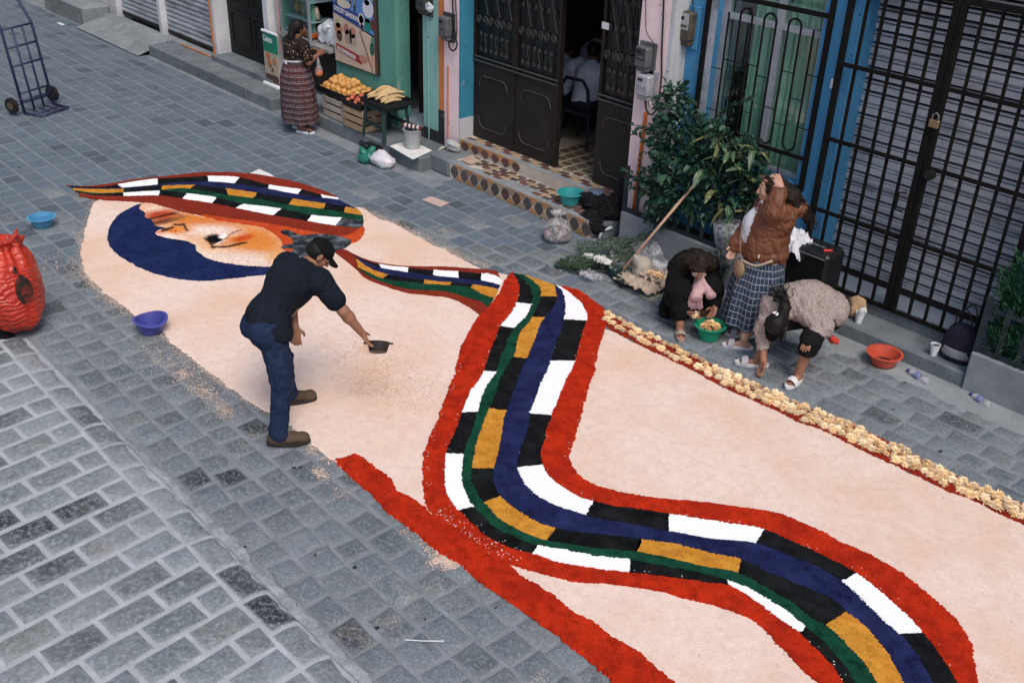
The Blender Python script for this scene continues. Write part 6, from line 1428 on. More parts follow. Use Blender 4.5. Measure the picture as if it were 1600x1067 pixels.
mb = MB(); a = at_z(95, 38, .01); mb.box((a.x, a.y, .012), (.22, .06, .015), bev=.004); tag(obj('litter_scrap', mb, M_plast_w), 'white scrap of litter by the far step', 'litter')
lt = []
for px, py in ((435, 97), (245, 138), (315, 125), (228, 84), (250, 97), (30, 262), (760, 350), (800, 357), (845, 342), (855, 415), (880, 425), (905, 417), (790, 690), (460, 731), (470, 730), (493, 867), (555, 886), (665, 967), (590, 981), (195, 945), (775, 949), (383, 854), (1415, 598), (1345, 700), (1438, 733), (1395, 640), (1470, 705)):
    p = at_z(px, py, .004); lt.append(p)
mb = MB()
for p in lt: mb.ell((p.x, p.y, .006), (rv(.006, .018), rv(.006, .014), .005), 7, 4, fn=lambda d: 1+.3*math.sin(4*d.x+3*d.y))
o = tag(obj('ground_litter', mb, mat('dark_scrap', (.02, .021, .022), .8)), 'tiny dark scraps scattered over the setts', None, kind='stuff')
gapm = MB(); gapm.box((-8.75, 1.85, -.002), (.55, .5, .014), bev=.004); tag(obj('dark_gap_slab', gapm, M_iron), 'flat dark slab standing in for the shadowed gap at the end of the raised walk', 'dark slab')  # dark slab laid in place of the shadow in the gap
# ================================================================== PLANTS
def M_leaf(name, a, b, rough=.5, spec=.4):
    if name in MATS: return MATS[name]
    t = NT(name); at = t.new('ShaderNodeAttribute'); at.attribute_name = 'tone'; n1 = t.noise(30, 3, .6)
    c = t.mix(at.outputs['Fac'], a, b); c = t.mix(t.math('MULTIPLY', n1, .35), c, tuple(k*.5 for k in a))
    MATS[name] = t.done(c, rough, spec=spec); return MATS[name]
def leaves_obj(name, P, N, size, m, parent, seed=0, aspect=.5, tone=None, droop=.25):
    r = np.random.default_rng(seed); n = len(P); V = np.zeros((n, 6, 3)); 
    for i in range(n):
        d = N[i]/(np.linalg.norm(N[i])+1e-9); s = size*r.uniform(.45, 1.35); up_ = np.array([0, 0, 1.]); sd = np.cross(d, up_); sd = sd/(np.linalg.norm(sd)+1e-6); nn = np.cross(sd, d)
        a = r.uniform(-1.0, 1.0); sd = sd*math.cos(a)+nn*math.sin(a); nn = np.cross(sd, d); w_ = s*aspect*.5; p = P[i]; fold = nn*w_*.35; dr = -up_*s*droop*r.uniform(.2, 1)
        V[i] = [p, p+d*s*.35+sd*w_+fold, p+d*s*.8+sd*w_*.6+fold*.6+dr*.5, p+d*s+dr, p+d*s*.8-sd*w_*.6+fold*.6+dr*.5, p+d*s*.35-sd*w_+fold]
    F = []
    for i in range(n): b = i*6; F += [(b, b+1, b+2, b+3), (b, b+3, b+4, b+5)]
    mb = MB(); mb.add(V.reshape(-1, 3), F); o = obj(name, mb, m, parent, recalc=False)
    tn = r.random(n) if tone is None else tone; a = o.data.attributes.new('tone', 'FLOAT', 'POINT'); a.data.foreach_set('value', np.repeat(tn, 6).astype(np.float32)); return o
def clump_pts(clumps, n, seed, shell=.55):
    r = np.random.default_rng(seed); vol = np.array([c[3]*c[4]*c[5] for c in clumps])**.67; vol /= vol.sum(); P = []; N = []
    for c, k in zip(clumps, (vol*n).astype(int)):
        d = r.normal(size=(k, 3)); d /= np.linalg.norm(d, axis=1)[:, None]; q = shell+(1-shell)*r.random((k, 1))**.6; q *= 1+.30*np.sin(d[:, :1]*5+d[:, 1:2]*7+c[0]*9)*np.sin(d[:, 2:]*6+c[2]*5)+.1*np.sin(d[:, :1]*11-d[:, 2:]*9)
        P.append(np.array(c[:3])+d*q*np.array(c[3:6])); N.append(d*.8+r.normal(size=(k, 3))*.55+np.array([0, 0, .2]))
    return np.concatenate(P), np.concatenate(N)
pb = thing('leafy_bush', 'dense dark green leafy bush spilling over the planter against pink wall', 'bush', (-6.1, 7.9, .3))
def at_px(lst):
    out = []
    for px, py, y, rx, ry, rz in lst: c = at_y(px, py, y); out.append((c.x, c.y, c.z, rx, ry, rz))
    return out
CL = at_px([(1045, 165, 7.74, .13, .10, .16), (1060, 150, 7.72, .10, .09, .10), (1075, 195, 7.72, .20, .14, .14), (1035, 215, 7.70, .18, .14, .16), (1110, 215, 7.78, .20, .16, .15), (1050, 255, 7.68, .24, .16, .2), (1090, 250, 7.72, .22, .16, .18), (1025, 285, 7.68, .15, .12, .16), (1060, 300, 7.64, .18, .13, .18), (1040, 325, 7.62, .13, .10, .13), (1130, 260, 7.82, .22, .14, .16), (1165, 245, 7.86, .20, .12, .16), (1150, 300, 7.85, .20, .14, .22), (1185, 300, 7.90, .16, .12, .22), (1100, 320, 7.78, .20, .12, .2), (1025, 340, 7.66, .10, .08, .10)])
P, N = clump_pts(CL, 1000, 21); leaves_obj('foliage', P, N, .088, M_leaf('bush_leaf_pale', (.014, .052, .030), (.036, .10, .056)), pb, 21, .62, droop=.45)
P, N = clump_pts(CL, 3900, 1); leaves_obj('foliage', P, N, .056, M_leaf('bush_leaf', (.010, .040, .026), (.030, .092, .058)), pb, 1, .58)
r_ = np.random.default_rng(3); spr = []; spn = []
mb = MB()
for (px0, py0, px1, py1, y) in ((1030, 205, 988, 196, 7.70), (1012, 225, 985, 203, 7.68), (1010, 290, 972, 262, 7.62), (1000, 300, 978, 285, 7.64), (1015, 260, 990, 285, 7.66), (1060, 150, 1085, 160, 7.75), (1120, 180, 1180, 150, 8.0), (1050, 145, 1040, 128, 7.75), (1000, 315, 1000, 240, 7.66), (1110, 190, 1150, 158, 7.98)):
    a, b = np.array(at_y(px0, py0, y)), np.array(at_y(px1, py1, y)); mb.tube([a, (a+b)/2+np.array([0, 0, .02]), b], .004, 4)
    for k in range(14): u = r_.uniform(.1, 1); spr.append(a+(b-a)*u); spn.append((b-a)*.6+r_.normal(size=3)*.12)
obj('stem', mb, M_stem, pb); leaves_obj('foliage', np.array(spr), np.array(spn), .065, M_leaf('bush_leaf', 0, 0), pb, 5, .5)
cr = thing('croton_plant', 'croton with long yellow veined leaves beside the broom handle', 'plant', (-5.5, 7.8, .3))
t = NT('croton_leaf'); uvn = t.new('ShaderNodeAttribute'); uvn.attribute_name = 'rib'; n1 = t.noise(38, 4, .7, dist=.6); oi = t.new('ShaderNodeObjectInfo').outputs['Random']
veins = t.math('LESS_THAN', uvn.outputs['Fac'], .12); cg = t.ramp(n1, [(.4, (.018, .055, .03)), (.58, (.035, .085, .04)), (.68, (.24, .25, .10))]); cy_ = t.ramp(n1, [(.40, (.03, .055, .025)), (.54, (.18, .18, .07)), (.7, (.34, .31, .15))])
cc3 = t.mix(t.math('GREATER_THAN', oi, .74), cg, cy_); cc3 = t.mix(t.math('MULTIPLY', veins, .7), cc3, (.26, .29, .14)); M_croton = t.done(cc3, .42, spec=.45)
def big_leaf(L, w_, droop, seed):
    r = random.Random(seed); rows = []; rib = []
    for i in range(11):
        u = i/10; half = w_*.5*math.sin(math.pi*min(1, u*.96+.03))**.75; 
        z = -droop*L*u*u; rows.append([(L*u*(1-.25*droop*u), half*s, z+abs(s)*half*.28+.006*math.sin(9*u+2*s+seed)) for s in (-1, -.5, 0, .5, 1)]); rib += [1, .5, 0, .5, 1]
    mb = MB(); mb.sheet(rows); me = mesh_from('leaf', mb.v, mb.f, M_croton, smooth=True, recalc=False); a = me.attributes.new('rib', 'FLOAT', 'POINT'); a.data.foreach_set('value', rib); return me
bl_ = [big_leaf(.26, .085, d, s) for s, d in enumerate((.25, .5, .8, 1.1))]
r = random.Random(4); bc = XFL(cr)
for (px, py, y, n) in ((1140, 245, 7.70, 10), (1105, 262, 7.66, 6), (1128, 228, 7.74, 7), (1160, 275, 7.76, 8), (1122, 305, 7.72, 5), (1145, 330, 7.72, 6), (1180, 240, 7.82, 6), (1190, 310, 7.84, 6)):
    c = at_y(px, py, y)
    for i in range(n):
        o = link('leaf', bl_[r.randrange(4)], cr); a = 6.283*i/n+r.uniform(-.4, .4); o.location = c-bc+Vector((r.uniform(-.05, .05), r.uniform(-.04, .04), r.uniform(-.06, .06))); o.rotation_euler = (r.uniform(-.4, .4), r.uniform(-.8, .25), a); s = r.uniform(.55, .98); o.scale = (s, s, s)
o = link('leaf', big_leaf(.33, .12, .9, 9), cr); c = at_y(1138, 348, 7.58); o.location = c-bc+Vector((.06, 0, .12)); o.rotation_euler = (.5, .9, R(200)); o['label'] = 'big drooping yellow leaf'
mb = MB()
for (px, py, y) in ((1140, 245, 7.70), (1105, 262, 7.66), (1160, 275, 7.76), (1100, 300, 7.66), (1145, 330, 7.72), (1190, 310, 7.84)):
    c = at_y(px, py, y); mb.tube([(c.x, 7.88, .3), (c.x+.02, 7.84, (c.z+.3)/2), tuple(c)], .008, 5)
obj('stem', mb, M_stem, cr)
crm = []
cf = thing('conifer', 'dwarf thuja conifer with feathery green sprays behind the low fence', 'conifer', (-2.3, 7.93, .3))
P, N = clump_pts(at_px([(1578, 505, 7.85, .17, .15, .22), (1592, 455, 7.88, .17, .15, .22), (1562, 535, 7.83, .12, .11, .14), (1615, 520, 7.88, .26, .18, .36), (1640, 440, 7.92, .28, .18, .36), (1600, 575, 7.85, .14, .12, .14)]), 6200, 8, .35); N[:, 2] += .9
leaves_obj('foliage', P, N, .060, M_leaf('thuja_leaf', (.012, .050, .026), (.040, .125, .055), .7, .2), cf, 8, .20, droop=-.05)
mb = MB(); mb.tube([(-2.2, 7.93, .3), (-2.18, 7.93, .9)], .02, 6); obj('trunk', mb, M_ply, cf)

# ================================================================== PEOPLE: smooth bodies grown from an implicit field
class Field:
    def __init__(s, lo, hi, h):
        s.lo = np.array(lo, float); s.h = h; n = np.ceil((np.array(hi)-s.lo)/h).astype(int)+1; s.n = n
        s.ax = [s.lo[i]+h*np.arange(n[i]) for i in range(3)]; s.F = np.full(n, .25, np.float32)
    def win(s, lo, hi):
        a = np.clip(np.floor((np.array(lo)-s.lo)/s.h).astype(int), 0, s.n-1); b = np.clip(np.ceil((np.array(hi)-s.lo)/s.h).astype(int)+1, 1, s.n)
        sl = tuple(slice(a[i], max(a[i]+1, b[i])) for i in range(3)); X = np.meshgrid(*[s.ax[i][sl[i]] for i in range(3)], indexing='ij'); return sl, X
    def _min(s, sl, d, k):
        f = s.F[sl]
        if k <= 0: s.F[sl] = np.minimum(f, d); return
        hh = np.clip(.5+.5*(f-d)/k, 0, 1); s.F[sl] = f*(1-hh)+d*hh-k*hh*(1-hh)
    def cap(s, p, q, r1, r2=None, k=.02, sq=None):
        """tapered limb; sq=(axis vector, factor) flattens it across that axis"""
        r2 = r1 if r2 is None else r2; p = np.array(p, float); q = np.array(q, float); m = max(r1, r2)*(1.0 if sq is None else max(1, 1/min(1, sq[1])))+k*2+s.h*2
        sl, X = s.win(np.minimum(p, q)-m, np.maximum(p, q)+m); d = q-p; L2 = d@d+1e-12
        W_ = [X[i]-p[i] for i in range(3)]; t = np.clip(sum(W_[i]*d[i] for i in range(3))/L2, 0, 1); V_ = [W_[i]-t*d[i] for i in range(3)]
        if sq is not None:
            a = np.array(sq[0], float); a /= np.linalg.norm(a); c = sum(V_[i]*a[i] for i in range(3)); V_ = [V_[i]+a[i]*c*(1/sq[1]-1) for i in range(3)]
        dist = np.sqrt(sum(v*v for v in V_))-(r1+(r2-r1)*t); s._min(sl, dist, k); return s
    def ell(s, c, r, rot=None, k=.02):
        c = np.array(c, float); r = np.array(r if hasattr(r, '__len__') else (r, r, r), float); m = r.max()+k*2+s.h*2; sl, X = s.win(c-m, c+m)
        W_ = np.stack([X[i]-c[i] for i in range(3)], -1)
        if rot is not None: W_ = W_ @ np.array(rot if isinstance(rot, Matrix) else Euler(rot).to_matrix())
        q = W_/r; l = np.sqrt((q*q).sum(-1)); g = np.sqrt((q*q/(r*r)).sum(-1))+1e-9; s._min(sl, l*(l-1)/g, k); return s
    def cut(s, p, n):
        """remove everything on the n side of the plane through p"""
        p = np.array(p, float); n = np.array(n, float); n /= np.linalg.norm(n); d = sum((a-p[i])*n[i] for i, a in enumerate(np.meshgrid(*s.ax, indexing='ij', sparse=True))); s.F = np.maximum(s.F, d.astype(np.float32)); return s
    def sub(s, g, p, r): return s
    def noise(s, amp, fr, seed=0, aniso=(1, 1, 1)):
        X = np.meshgrid(*s.ax, indexing='ij', sparse=True); f = 0; rr = np.random.default_rng(seed)
        for o in range(3):
            for j in range(3):
                d = rr.normal(size=3); d /= np.linalg.norm(d); d *= fr*(1.75**o)*np.array(aniso); f = f+np.sin(X[0]*d[0]+X[1]*d[1]+X[2]*d[2]+rr.uniform(0, 6.28))*(.6**o)/3
        s.F = s.F+(amp*f).astype(np.float32); return s
    def folds(s, c, axis, amp, fr, ph=0):
        """creases running round an axis direction"""
        X = np.meshgrid(*s.ax, indexing='ij', sparse=True); a = np.array(axis, float); a /= np.linalg.norm(a); u = sum((X[i]-c[i])*a[i] for i in range(3)); w_ = np.sin((X[0]*1.7+X[1]*2.3+X[2]*.9)*6)*.5
        s.F = s.F+(amp*np.sin(u*fr+ph+w_)).astype(np.float32); return s
    def ridge(s, amp, fr, seed=0, aniso=(1, 1, 1), where=None, rad=.2):
        """sharp cloth creases: folded sine sheets in random directions, optionally gathered round points"""
        X = np.meshgrid(*s.ax, indexing='ij', sparse=True); rr = np.random.default_rng(seed); f = 0
        for j in range(5):
            d = rr.normal(size=3); d /= np.linalg.norm(d); d *= fr*rr.uniform(.7, 1.5)*np.array(aniso); e = rr.normal(size=3)*fr*.35
            g = np.sin(X[0]*d[0]+X[1]*d[1]+X[2]*d[2]+1.3*np.sin(X[0]*e[0]+X[1]*e[1]+X[2]*e[2]+rr.uniform(0, 6))+rr.uniform(0, 6.28)); f = f+np.maximum(0, 1-np.abs(g)*2.2)
        if where is not None:
            w_ = 0
            for p in where: w_ = np.maximum(w_, np.exp(-((X[0]-p[0])**2+(X[1]-p[1])**2+(X[2]-p[2])**2)/(rad*rad)))
            f = f*w_
        s.F = s.F+(amp*(f/2-.38)).astype(np.float32) if where is None else s.F+(amp*(f/2-.38*w_)).astype(np.float32); return s
    def mesh(s):
        F = s.F; F = F.copy(); F[0] = F[-1] = .2; F[:, 0] = F[:, -1] = .2; F[:, :, 0] = F[:, :, -1] = .2
        S = F < 0; nx, ny, nz = F.shape; cs = lambda A, i, j, k: A[i:nx-1+i, j:ny-1+j, k:nz-1+k]
        cnt = sum(cs(S, i, j, k).astype(np.int8) for i in (0, 1) for j in (0, 1) for k in (0, 1)); M_ = (cnt > 0) & (cnt < 8); idx = np.full(M_.shape, -1, np.int64); I = np.argwhere(M_); idx[M_] = np.arange(len(I))
        acc = np.zeros((len(I), 3)); num = np.zeros(len(I)); cr_ = [(i, j, k) for i in (0, 1) for j in (0, 1) for k in (0, 1)]
        for a in cr_:
            for ax in range(3):
                if a[ax]: continue
                b = list(a); b[ax] = 1; fa = F[I[:, 0]+a[0], I[:, 1]+a[1], I[:, 2]+a[2]]; fb = F[I[:, 0]+b[0], I[:, 1]+b[1], I[:, 2]+b[2]]; x = (fa < 0) != (fb < 0); t = np.where(x, fa/(fa-fb+1e-12), 0); pt = np.tile(np.array(a, float), (len(I), 1)); pt[:, ax] = t; acc[x] += pt[x]; num[x] += 1
        V_ = s.lo+s.h*(I+acc/num[:, None]); Q = []
        for ax in range(3):
            b1, b2 = (ax+1) % 3, (ax+2) % 3; sa = [slice(1, -1)]*3; sa[ax] = slice(0, -1); sb = [slice(1, -1)]*3; sb[ax] = slice(1, None)
            A, Bq = S[tuple(sa)], S[tuple(sb)]; E_ = np.argwhere(A != Bq)
            if not len(E_): continue
            flip = A[tuple(E_.T)]; g = E_.copy(); g[:, b1] += 1; g[:, b2] += 1; c = []
            for o1, o2 in ((0, 0), (-1, 0), (-1, -1), (0, -1)): h_ = g.copy(); h_[:, b1] += o1; h_[:, b2] += o2; c.append(idx[h_[:, 0], h_[:, 1], h_[:, 2]])
            c = np.stack(c, 1); c[~flip] = c[~flip][:, ::-1]; Q.append(c)
        return V_, np.concatenate(Q)
    def obj(s, name, m, parent, label=None):
        V_, Q = s.mesh(); top = parent
        while top.parent: top = top.parent
        inv = np.array(XF[top.name].inverted()); V_ = V_ @ inv[:3, :3].T+inv[:3, 3]
        me = bpy.data.meshes.new(name); me.from_pydata(V_.tolist(), [], Q.tolist()); me.materials.append(m); me.polygons.foreach_set('use_smooth', [True]*len(me.polygons)); me.update()
        o = link(name, me, parent)
        if label: o['label'] = label
        return o
def v3(*a): return np.array(a, float)
def nrm(a): a = np.array(a, float); return a/(np.linalg.norm(a)+1e-12)
def mat_skin(name, c):
    t = NT(name); n1 = t.noise(14, 4, .6); n2 = t.noise(120, 3, .6); cc = t.ramp(n1, [(.3, tuple(k*.82 for k in c)), (.7, tuple(min(1, k*1.12) for k in c))]); return t.done(cc, .52, t.bump(n2, .12, .002), spec=.4)
SKIN_M = mat_skin('skin_tan', (.30, .135, .080)); SKIN_D = mat_skin('skin_brown', (.20, .088, .055)); SKIN_L = mat_skin('skin_light', (.46, .25, .175))
def cloth(name, c, alt=None, sc=120, rough=.9, var=.2, bump=.4, spec=.15, scuff=None):
    if name in MATS: return MATS[name]
    t = NT(name); n1 = t.noise(5, 5, .6); n2 = t.noise(sc, 3, .65); cc = t.ramp(n1, [(.3, tuple(k*(1-var) for k in c)), (.7, tuple(min(1, k*(1+var)) for k in c))])
    if alt: cc = t.mix(t.ramp(n2, [(.48, (0, 0, 0)), (.62, (1, 1, 1))]), cc, alt)
    if scuff: cc = t.mix(t.math('MULTIPLY', t.ramp(t.noise(9, 5, .7), [(.5, (0, 0, 0)), (.75, (1, 1, 1))]), .6), cc, scuff)
    MATS[name] = t.done(cc, rough, t.bump(n2, bump, .004), spec=spec); return MATS[name]
def frame(fwd, up=(0, 0, 1)):
    f = nrm(fwd); u = nrm(np.array(up)-f*np.dot(up, f)); r = np.cross(f, u); return f, u, r      # r = the figure's right
def head(F, c, fwd, up, s=1.0, k=.012):
    """skull, jaw, nose, brows, eye hollows, lips, ears into a body field; c = centre of the head"""
    f, u, r = frame(fwd, up); c = np.array(c, float); Mx = Matrix((r, f, u)).transposed()
    A = lambda x, y, z: c+(r*x+f*y+u*z)*s
    F.ell(A(0, -.012, .030), np.array((.072, .090, .082))*s, Mx, k=k); F.ell(A(0, .020, -.035), np.array((.056, .062, .074))*s, Mx, k=.02)
    F.ell(A(0, .052, -.085), np.array((.026, .022, .020))*s, Mx, k=.02)                      # chin
    F.cap(A(0, .082, .018), A(0, .100, -.024), .0095*s, .015*s, k=.010)                      # nose
    for sg in (-1, 1):
        F.ell(A(sg*.012, .090, -.030), np.array((.009, .010, .008))*s, Mx, k=.006); F.cap(A(sg*.012, .078, .030), A(sg*.048, .062, .030), .009*s, .007*s, k=.012)   # nostril, brow
        F.ell(A(sg*.040, .050, -.028), np.array((.020, .022, .020))*s, Mx, k=.02)             # cheek
        F.ell(A(sg*.074, -.005, -.005), np.array((.010, .020, .032))*s, Mx, k=.008)           # ear
    F.cap(A(-.020, .080, -.056), A(.020, .080, -.056), .0075*s, .0075*s, k=.006); F.cap(A(-.017, .079, -.068), A(.017, .079, -.068), .008*s, .008*s, k=.006)
    return A
def eyes(parent, A, s=1.0):
    mb = MB(); mb2 = MB()
    for sg in (-1, 1): mb.ell(A(sg*.031, .066, .012), .0125*s, 10, 6); mb2.ell(A(sg*.031, .0755, .012), .0062*s, 8, 5)
    obj('eye', mb, M_plast_w, parent, smooth=True); obj('pupil', mb2, mat('pupil', (.01, .007, .005), .2), parent, smooth=True)
def hand(F, w_, d, side, thumb, curl=.5, s=1.0, spread=.12):
    """palm and five fingers. w_ wrist, d pointing direction, side = direction from little to index finger, thumb = palm normal the fingers curl to"""
    d = nrm(d); sd = nrm(np.array(side)-d*np.dot(side, d)); n = nrm(np.array(thumb)-d*np.dot(thumb, d)-sd*np.dot(thumb, sd)); w_ = np.array(w_, float)
    F.cap(w_-d*.02, w_+d*.035*s, .026*s, .030*s, k=.015, sq=(n, .62)); 
    for i, (off, L) in enumerate(((.030, .072), (.011, .080), (-.009, .074), (-.028, .058))):
        b = w_+d*.062*s+sd*off*s; F.cap(w_+d*.02*s+sd*off*.7*s, b, .0135*s, .0115*s, k=.010); dd = nrm(d+sd*off*spread*20); a = curl*.55; p = b
        for seg, kk in ((.45, 0.5), (.32, 1.3), (.23, 2.1)):
            e = nrm(dd*math.cos(a*kk)+n*math.sin(a*kk)); q = p+e*L*seg*s; F.cap(p, q, .0098*s, .0088*s, k=.004); p = q
    b = w_+d*.012*s+sd*.024*s; m_ = b+nrm(d*.55+sd*.75+n*.35)*.042*s; F.cap(b, m_, .0150*s, .0118*s, k=.012); F.cap(m_, m_+nrm(d*.85+sd*.25+n*.45)*.034*s, .0112*s, .0092*s, k=.005)
def limb(F, a, b, c, r, k=.02):
    F.cap(a, b, r[0], r[1], k=k); F.cap(b, c, r[2], r[3], k=k)
def foot(F, an, fwd, s=1.0, h=.07):
    f = nrm((fwd[0], fwd[1], 0)); an = np.array(an, float); F.cap(an, an-np.array([0, 0, h-.03]), .036*s, .032*s, k=.02); heel = an-f*.035-np.array([0, 0, h-.032]); F.ell(heel, .032*s, k=.02)
    ball = an+f*.115*s-np.array([0, 0, h-.024]); F.cap(an-np.array([0, 0, h-.042]), ball, .035*s, .028*s, k=.02); sd = np.array([-f[1], f[0], 0])
    for i, o in enumerate((-.030, -.014, .001, .016, .031)): F.cap(ball+sd*o*s, ball+sd*o*1.05*s+f*(.058-.007*abs(i-1.5))*s-np.array([0, 0, .006]), .0125*s, .0095*s, k=.006)
def sandal(name, parent, an, fwd, m_sole, m_strap, h=.07, s=1.0, slide=True, side=1):
    f = nrm((fwd[0], fwd[1], 0)); sd = np.array([-f[1], f[0], 0]); an = np.array(an, float); g = an-np.array([0, 0, h]); t = obj_sole = MB(); n = 26; lo = []; hi = []
    for i in range(n):
        a = 6.283*i/n; x = .148*math.cos(a); w_ = (.047+.009*math.cos(a)) * math.sin(a)*(1-.10*(math.cos(a) < -.3)); p = g+f*(x*s+.052)+sd*w_*s; lo.append(p+np.array([0, 0, .000])); hi.append(p+np.array([0, 0, .026+.006*(math.cos(a) < -.2)]))
    t.add(lo+hi, [tuple(range(n))[::-1], tuple(range(n, 2*n))]+[(i, (i+1) % n, n+(i+1) % n, n+i) for i in range(n)]); so = obj('sandal', t, m_sole, parent)
    rows = []
    for x in ((.07, .10, .125) if slide else (.095, .11, .12)): rows.append([g+f*(x*s+.02)+sd*(.054*s*math.cos(a))+np.array([0, 0, .018+.066*s*math.sin(a)*(1-.22*(x > .1))]) for a in [math.pi*j/10 for j in range(11)]])
    mb = MB(); mb.sheet(rows); obj('strap', mb, m_strap, so, smooth=True); return so
def locks(name, parent, roots, m, L, r0, n, curl, seed, grav=1.0, drift=(0, 0, 0), avoid=None):
    """hair locks: thin wavy strands from points with start directions; one part"""
    rr = random.Random(seed); mb = MB()
    for i in range(n):
        p, d = rr.choice(roots); p = Vector(p)+Vector((rr.uniform(-1, 1), rr.uniform(-1, 1), rr.uniform(-1, 1)))*.016; v = Vector(d).normalized()+Vector((rr.uniform(-1, 1), rr.uniform(-1, 1), rr.uniform(-1, 1)))*.35; pts = [p]; l = L*rr.uniform(.6, 1.15); N_ = 12; ph = rr.uniform(0, 6.28); a1 = v.orthogonal().normalized(); a2 = v.cross(a1).normalized()
        q = p.copy()
        for k in range(N_):
            v = (v.normalized()+Vector((0, 0, -.22*grav))+Vector(drift)*.16).normalized(); q = q+v*l/N_; w_ = curl*min(1, k/3); pts.append(q+a1*math.sin(k*1.35+ph)*w_+a2*math.cos(k*1.35+ph)*w_)
        mb.tube(pts, [r0*(1-.55*j/N_) for j in range(N_+1)], 5)
    o = obj(name, mb, m, parent, smooth=True); return o
M_hair = NT('black_hair'); n1 = M_hair.noise(60, 4, .6); M_hair = M_hair.done(M_hair.ramp(n1, [(.3, (.005, .0045, .0045)), (.7, (.012, .010, .009))]), .6, M_hair.bump(n1, .6, .004), spec=.22)
M_hairb = NT('dark_brown_hair'); n1 = M_hairb.noise(45, 4, .6); M_hairb = M_hairb.done(M_hairb.ramp(n1, [(.3, (.008, .0055, .0045)), (.7, (.024, .016, .011))]), .65, M_hairb.bump(n1, .6, .006), spec=.2)

# ------------------------------------------------------------------ the man scattering sawdust
def build_man():
    t = thing('person', 'man in dark polo, jeans and black cap bending over the carpet with bowl', 'person', (-5.85, 3.2, 0))
    pel = v3(-5.87, 3.10, .89); chest = v3(-5.875, 3.345, 1.135); neck = v3(-5.885, 3.455, 1.225); hd = v3(-5.875, 3.565, 1.285); fwd = nrm((.30, .62, -.72)); upv = nrm((.20, .66, .70)); upv = nrm(upv-fwd*np.dot(upv, fwd))
    sR = v3(-5.695, 3.44, 1.185); eR = v3(-5.565, 3.55, .955); wR = v3(-5.535, 3.685, .735); sL = v3(-6.065, 3.41, 1.175); eL = v3(-6.03, 3.40, .93); wL = v3(-5.885, 3.33, .755)
    hR = v3(-5.785, 3.085, .87); hL = v3(-5.965, 3.12, .87); kR = v3(-5.685, 3.075, .475); aR = v3(-5.635, 2.985, .10); kL = v3(-6.00, 3.27, .48); aL = v3(-6.075, 3.325, .10)
    dR = nrm((.53, .85, 0)); dL = nrm((.42, .9, 0))
    F = Field((-6.35, 2.7, .0), (-5.25, 3.98, 1.56), .0075)
    F.ell(pel, (.15, .115, .13), k=.04); F.cap(pel, chest, .125, .15, k=.05); F.cap(chest, neck, .13, .06, k=.05); F.cap(neck-nrm(neck-chest)*.02, hd-upv*.05, .056, .052, k=.03); A = head(F, hd, fwd, upv)
    for s_, e, w_ in ((sR, eR, wR), (sL, eL, wL)): F.cap(chest+(neck-chest)*.5, s_, .08, .066, k=.05); limb(F, s_, e, w_, (.054, .041, .043, .027)); F.ell(e+(w_-e)*.25, .043, k=.03)
    for h_, k_, a_ in ((hR, kR, aR), (hL, kL, aL)): limb(F, h_, k_, a_, (.09, .06, .055, .04), .03)
    hand(F, wR, (.18, .35, -.9), (-.85, .45, 0), (.3, .85, .1), .75); hand(F, wL, (.2, -.15, -.95), (.55, .8, 0), (-.4, .2, 0), .6)
    F.obj('body', SKIN_M, t); eyes(t, A)
    navy = cloth('navy_knit', (.0085, .0115, .0185), None, 160, .9, .3, .5)
    S = Field((-6.35, 2.75, .72), (-5.4, 3.75, 1.42), .0085)
    S.ell(pel+v3(.0, .0, .04), (.168, .138, .12), k=.05); S.cap(pel+v3(0, .03, .06), chest, .140, .160, k=.06); S.cap(chest, neck-v3(0, .03, .02), .150, .072, k=.06); S.ell(chest+v3(0, -.05, .03), (.17, .13, .12), k=.06)
    for s_, e in ((sR, eR), (sL, eL)): S.cap(chest+(neck-chest)*.4, s_, .105, .092, k=.05); S.cap(s_, s_+(e-s_)*.66, .085, .078, k=.04)
    S.cap(pel+v3(-.1, .01, -.05), pel+v3(.1, .01, -.05), .12, .12, k=.06); S.cut(pel+v3(0, 0, -.075), (0, -.35, -1)); S.noise(.005, 14, 3); S.ridge(.019, 19, 13, (1, 1, 1), [sR, sL, pel+v3(.08, 0, .08), pel+v3(-.08, .06, .12), chest+v3(0, -.1, -.06)], .16); S.obj('polo_shirt', navy, t)
    C_ = Field((-6.0, 3.38, 1.2), (-5.7, 3.62, 1.42), .006); C_.cap(neck-v3(0, .012, -.002), neck+v3(.012, .022, .030), .076, .073, k=.01); C_.cut(neck+v3(.01, .03, .035), (.25, .5, .9)); C_.obj('collar', cloth('grey_knit', (.10, .115, .15), None, 160, .9), t)
    den = cloth('denim', (.0105, .0185, .046), (.017, .029, .066), 150, .9, .3, .4, scuff=(.034, .053, .095))
    J = Field((-6.3, 2.75, .03), (-5.45, 3.6, 1.04), .0085)
    J.ell(pel+v3(0, -.01, -.01), (.166, .138, .13), k=.05)
    for h_, k_, a_ in ((hR, kR, aR), (hL, kL, aL)): J.cap(h_, k_, .108, .079, k=.05); J.cap(k_, a_+v3(0, 0, .02), .077, .066, k=.03); J.cap(a_+v3(0, 0, .06), a_+v3(0, 0, .0), .068, .074, k=.02)
    J.ell(pel+v3(-.07, -.06, -.04), .105, k=.04); J.ell(pel+v3(.07, -.07, -.04), .105, k=.04)
    J.cut((0, 0, .075), (0, 0, -1)); J.cut(pel+v3(0, 0, .085), (0, .3, 1)); J.noise(.004, 14, 5); J.ridge(.013, 27, 5, (.6, .6, 1.6), [kR, kL, hR+v3(0, 0, -.06), hL+v3(0, 0, -.06), aR+v3(0, 0, .06), aL+v3(0, 0, .06)], .15); J.ridge(.006, 32, 8, (.7, .7, 1.4)); jo = J.obj('jeans', den, t)
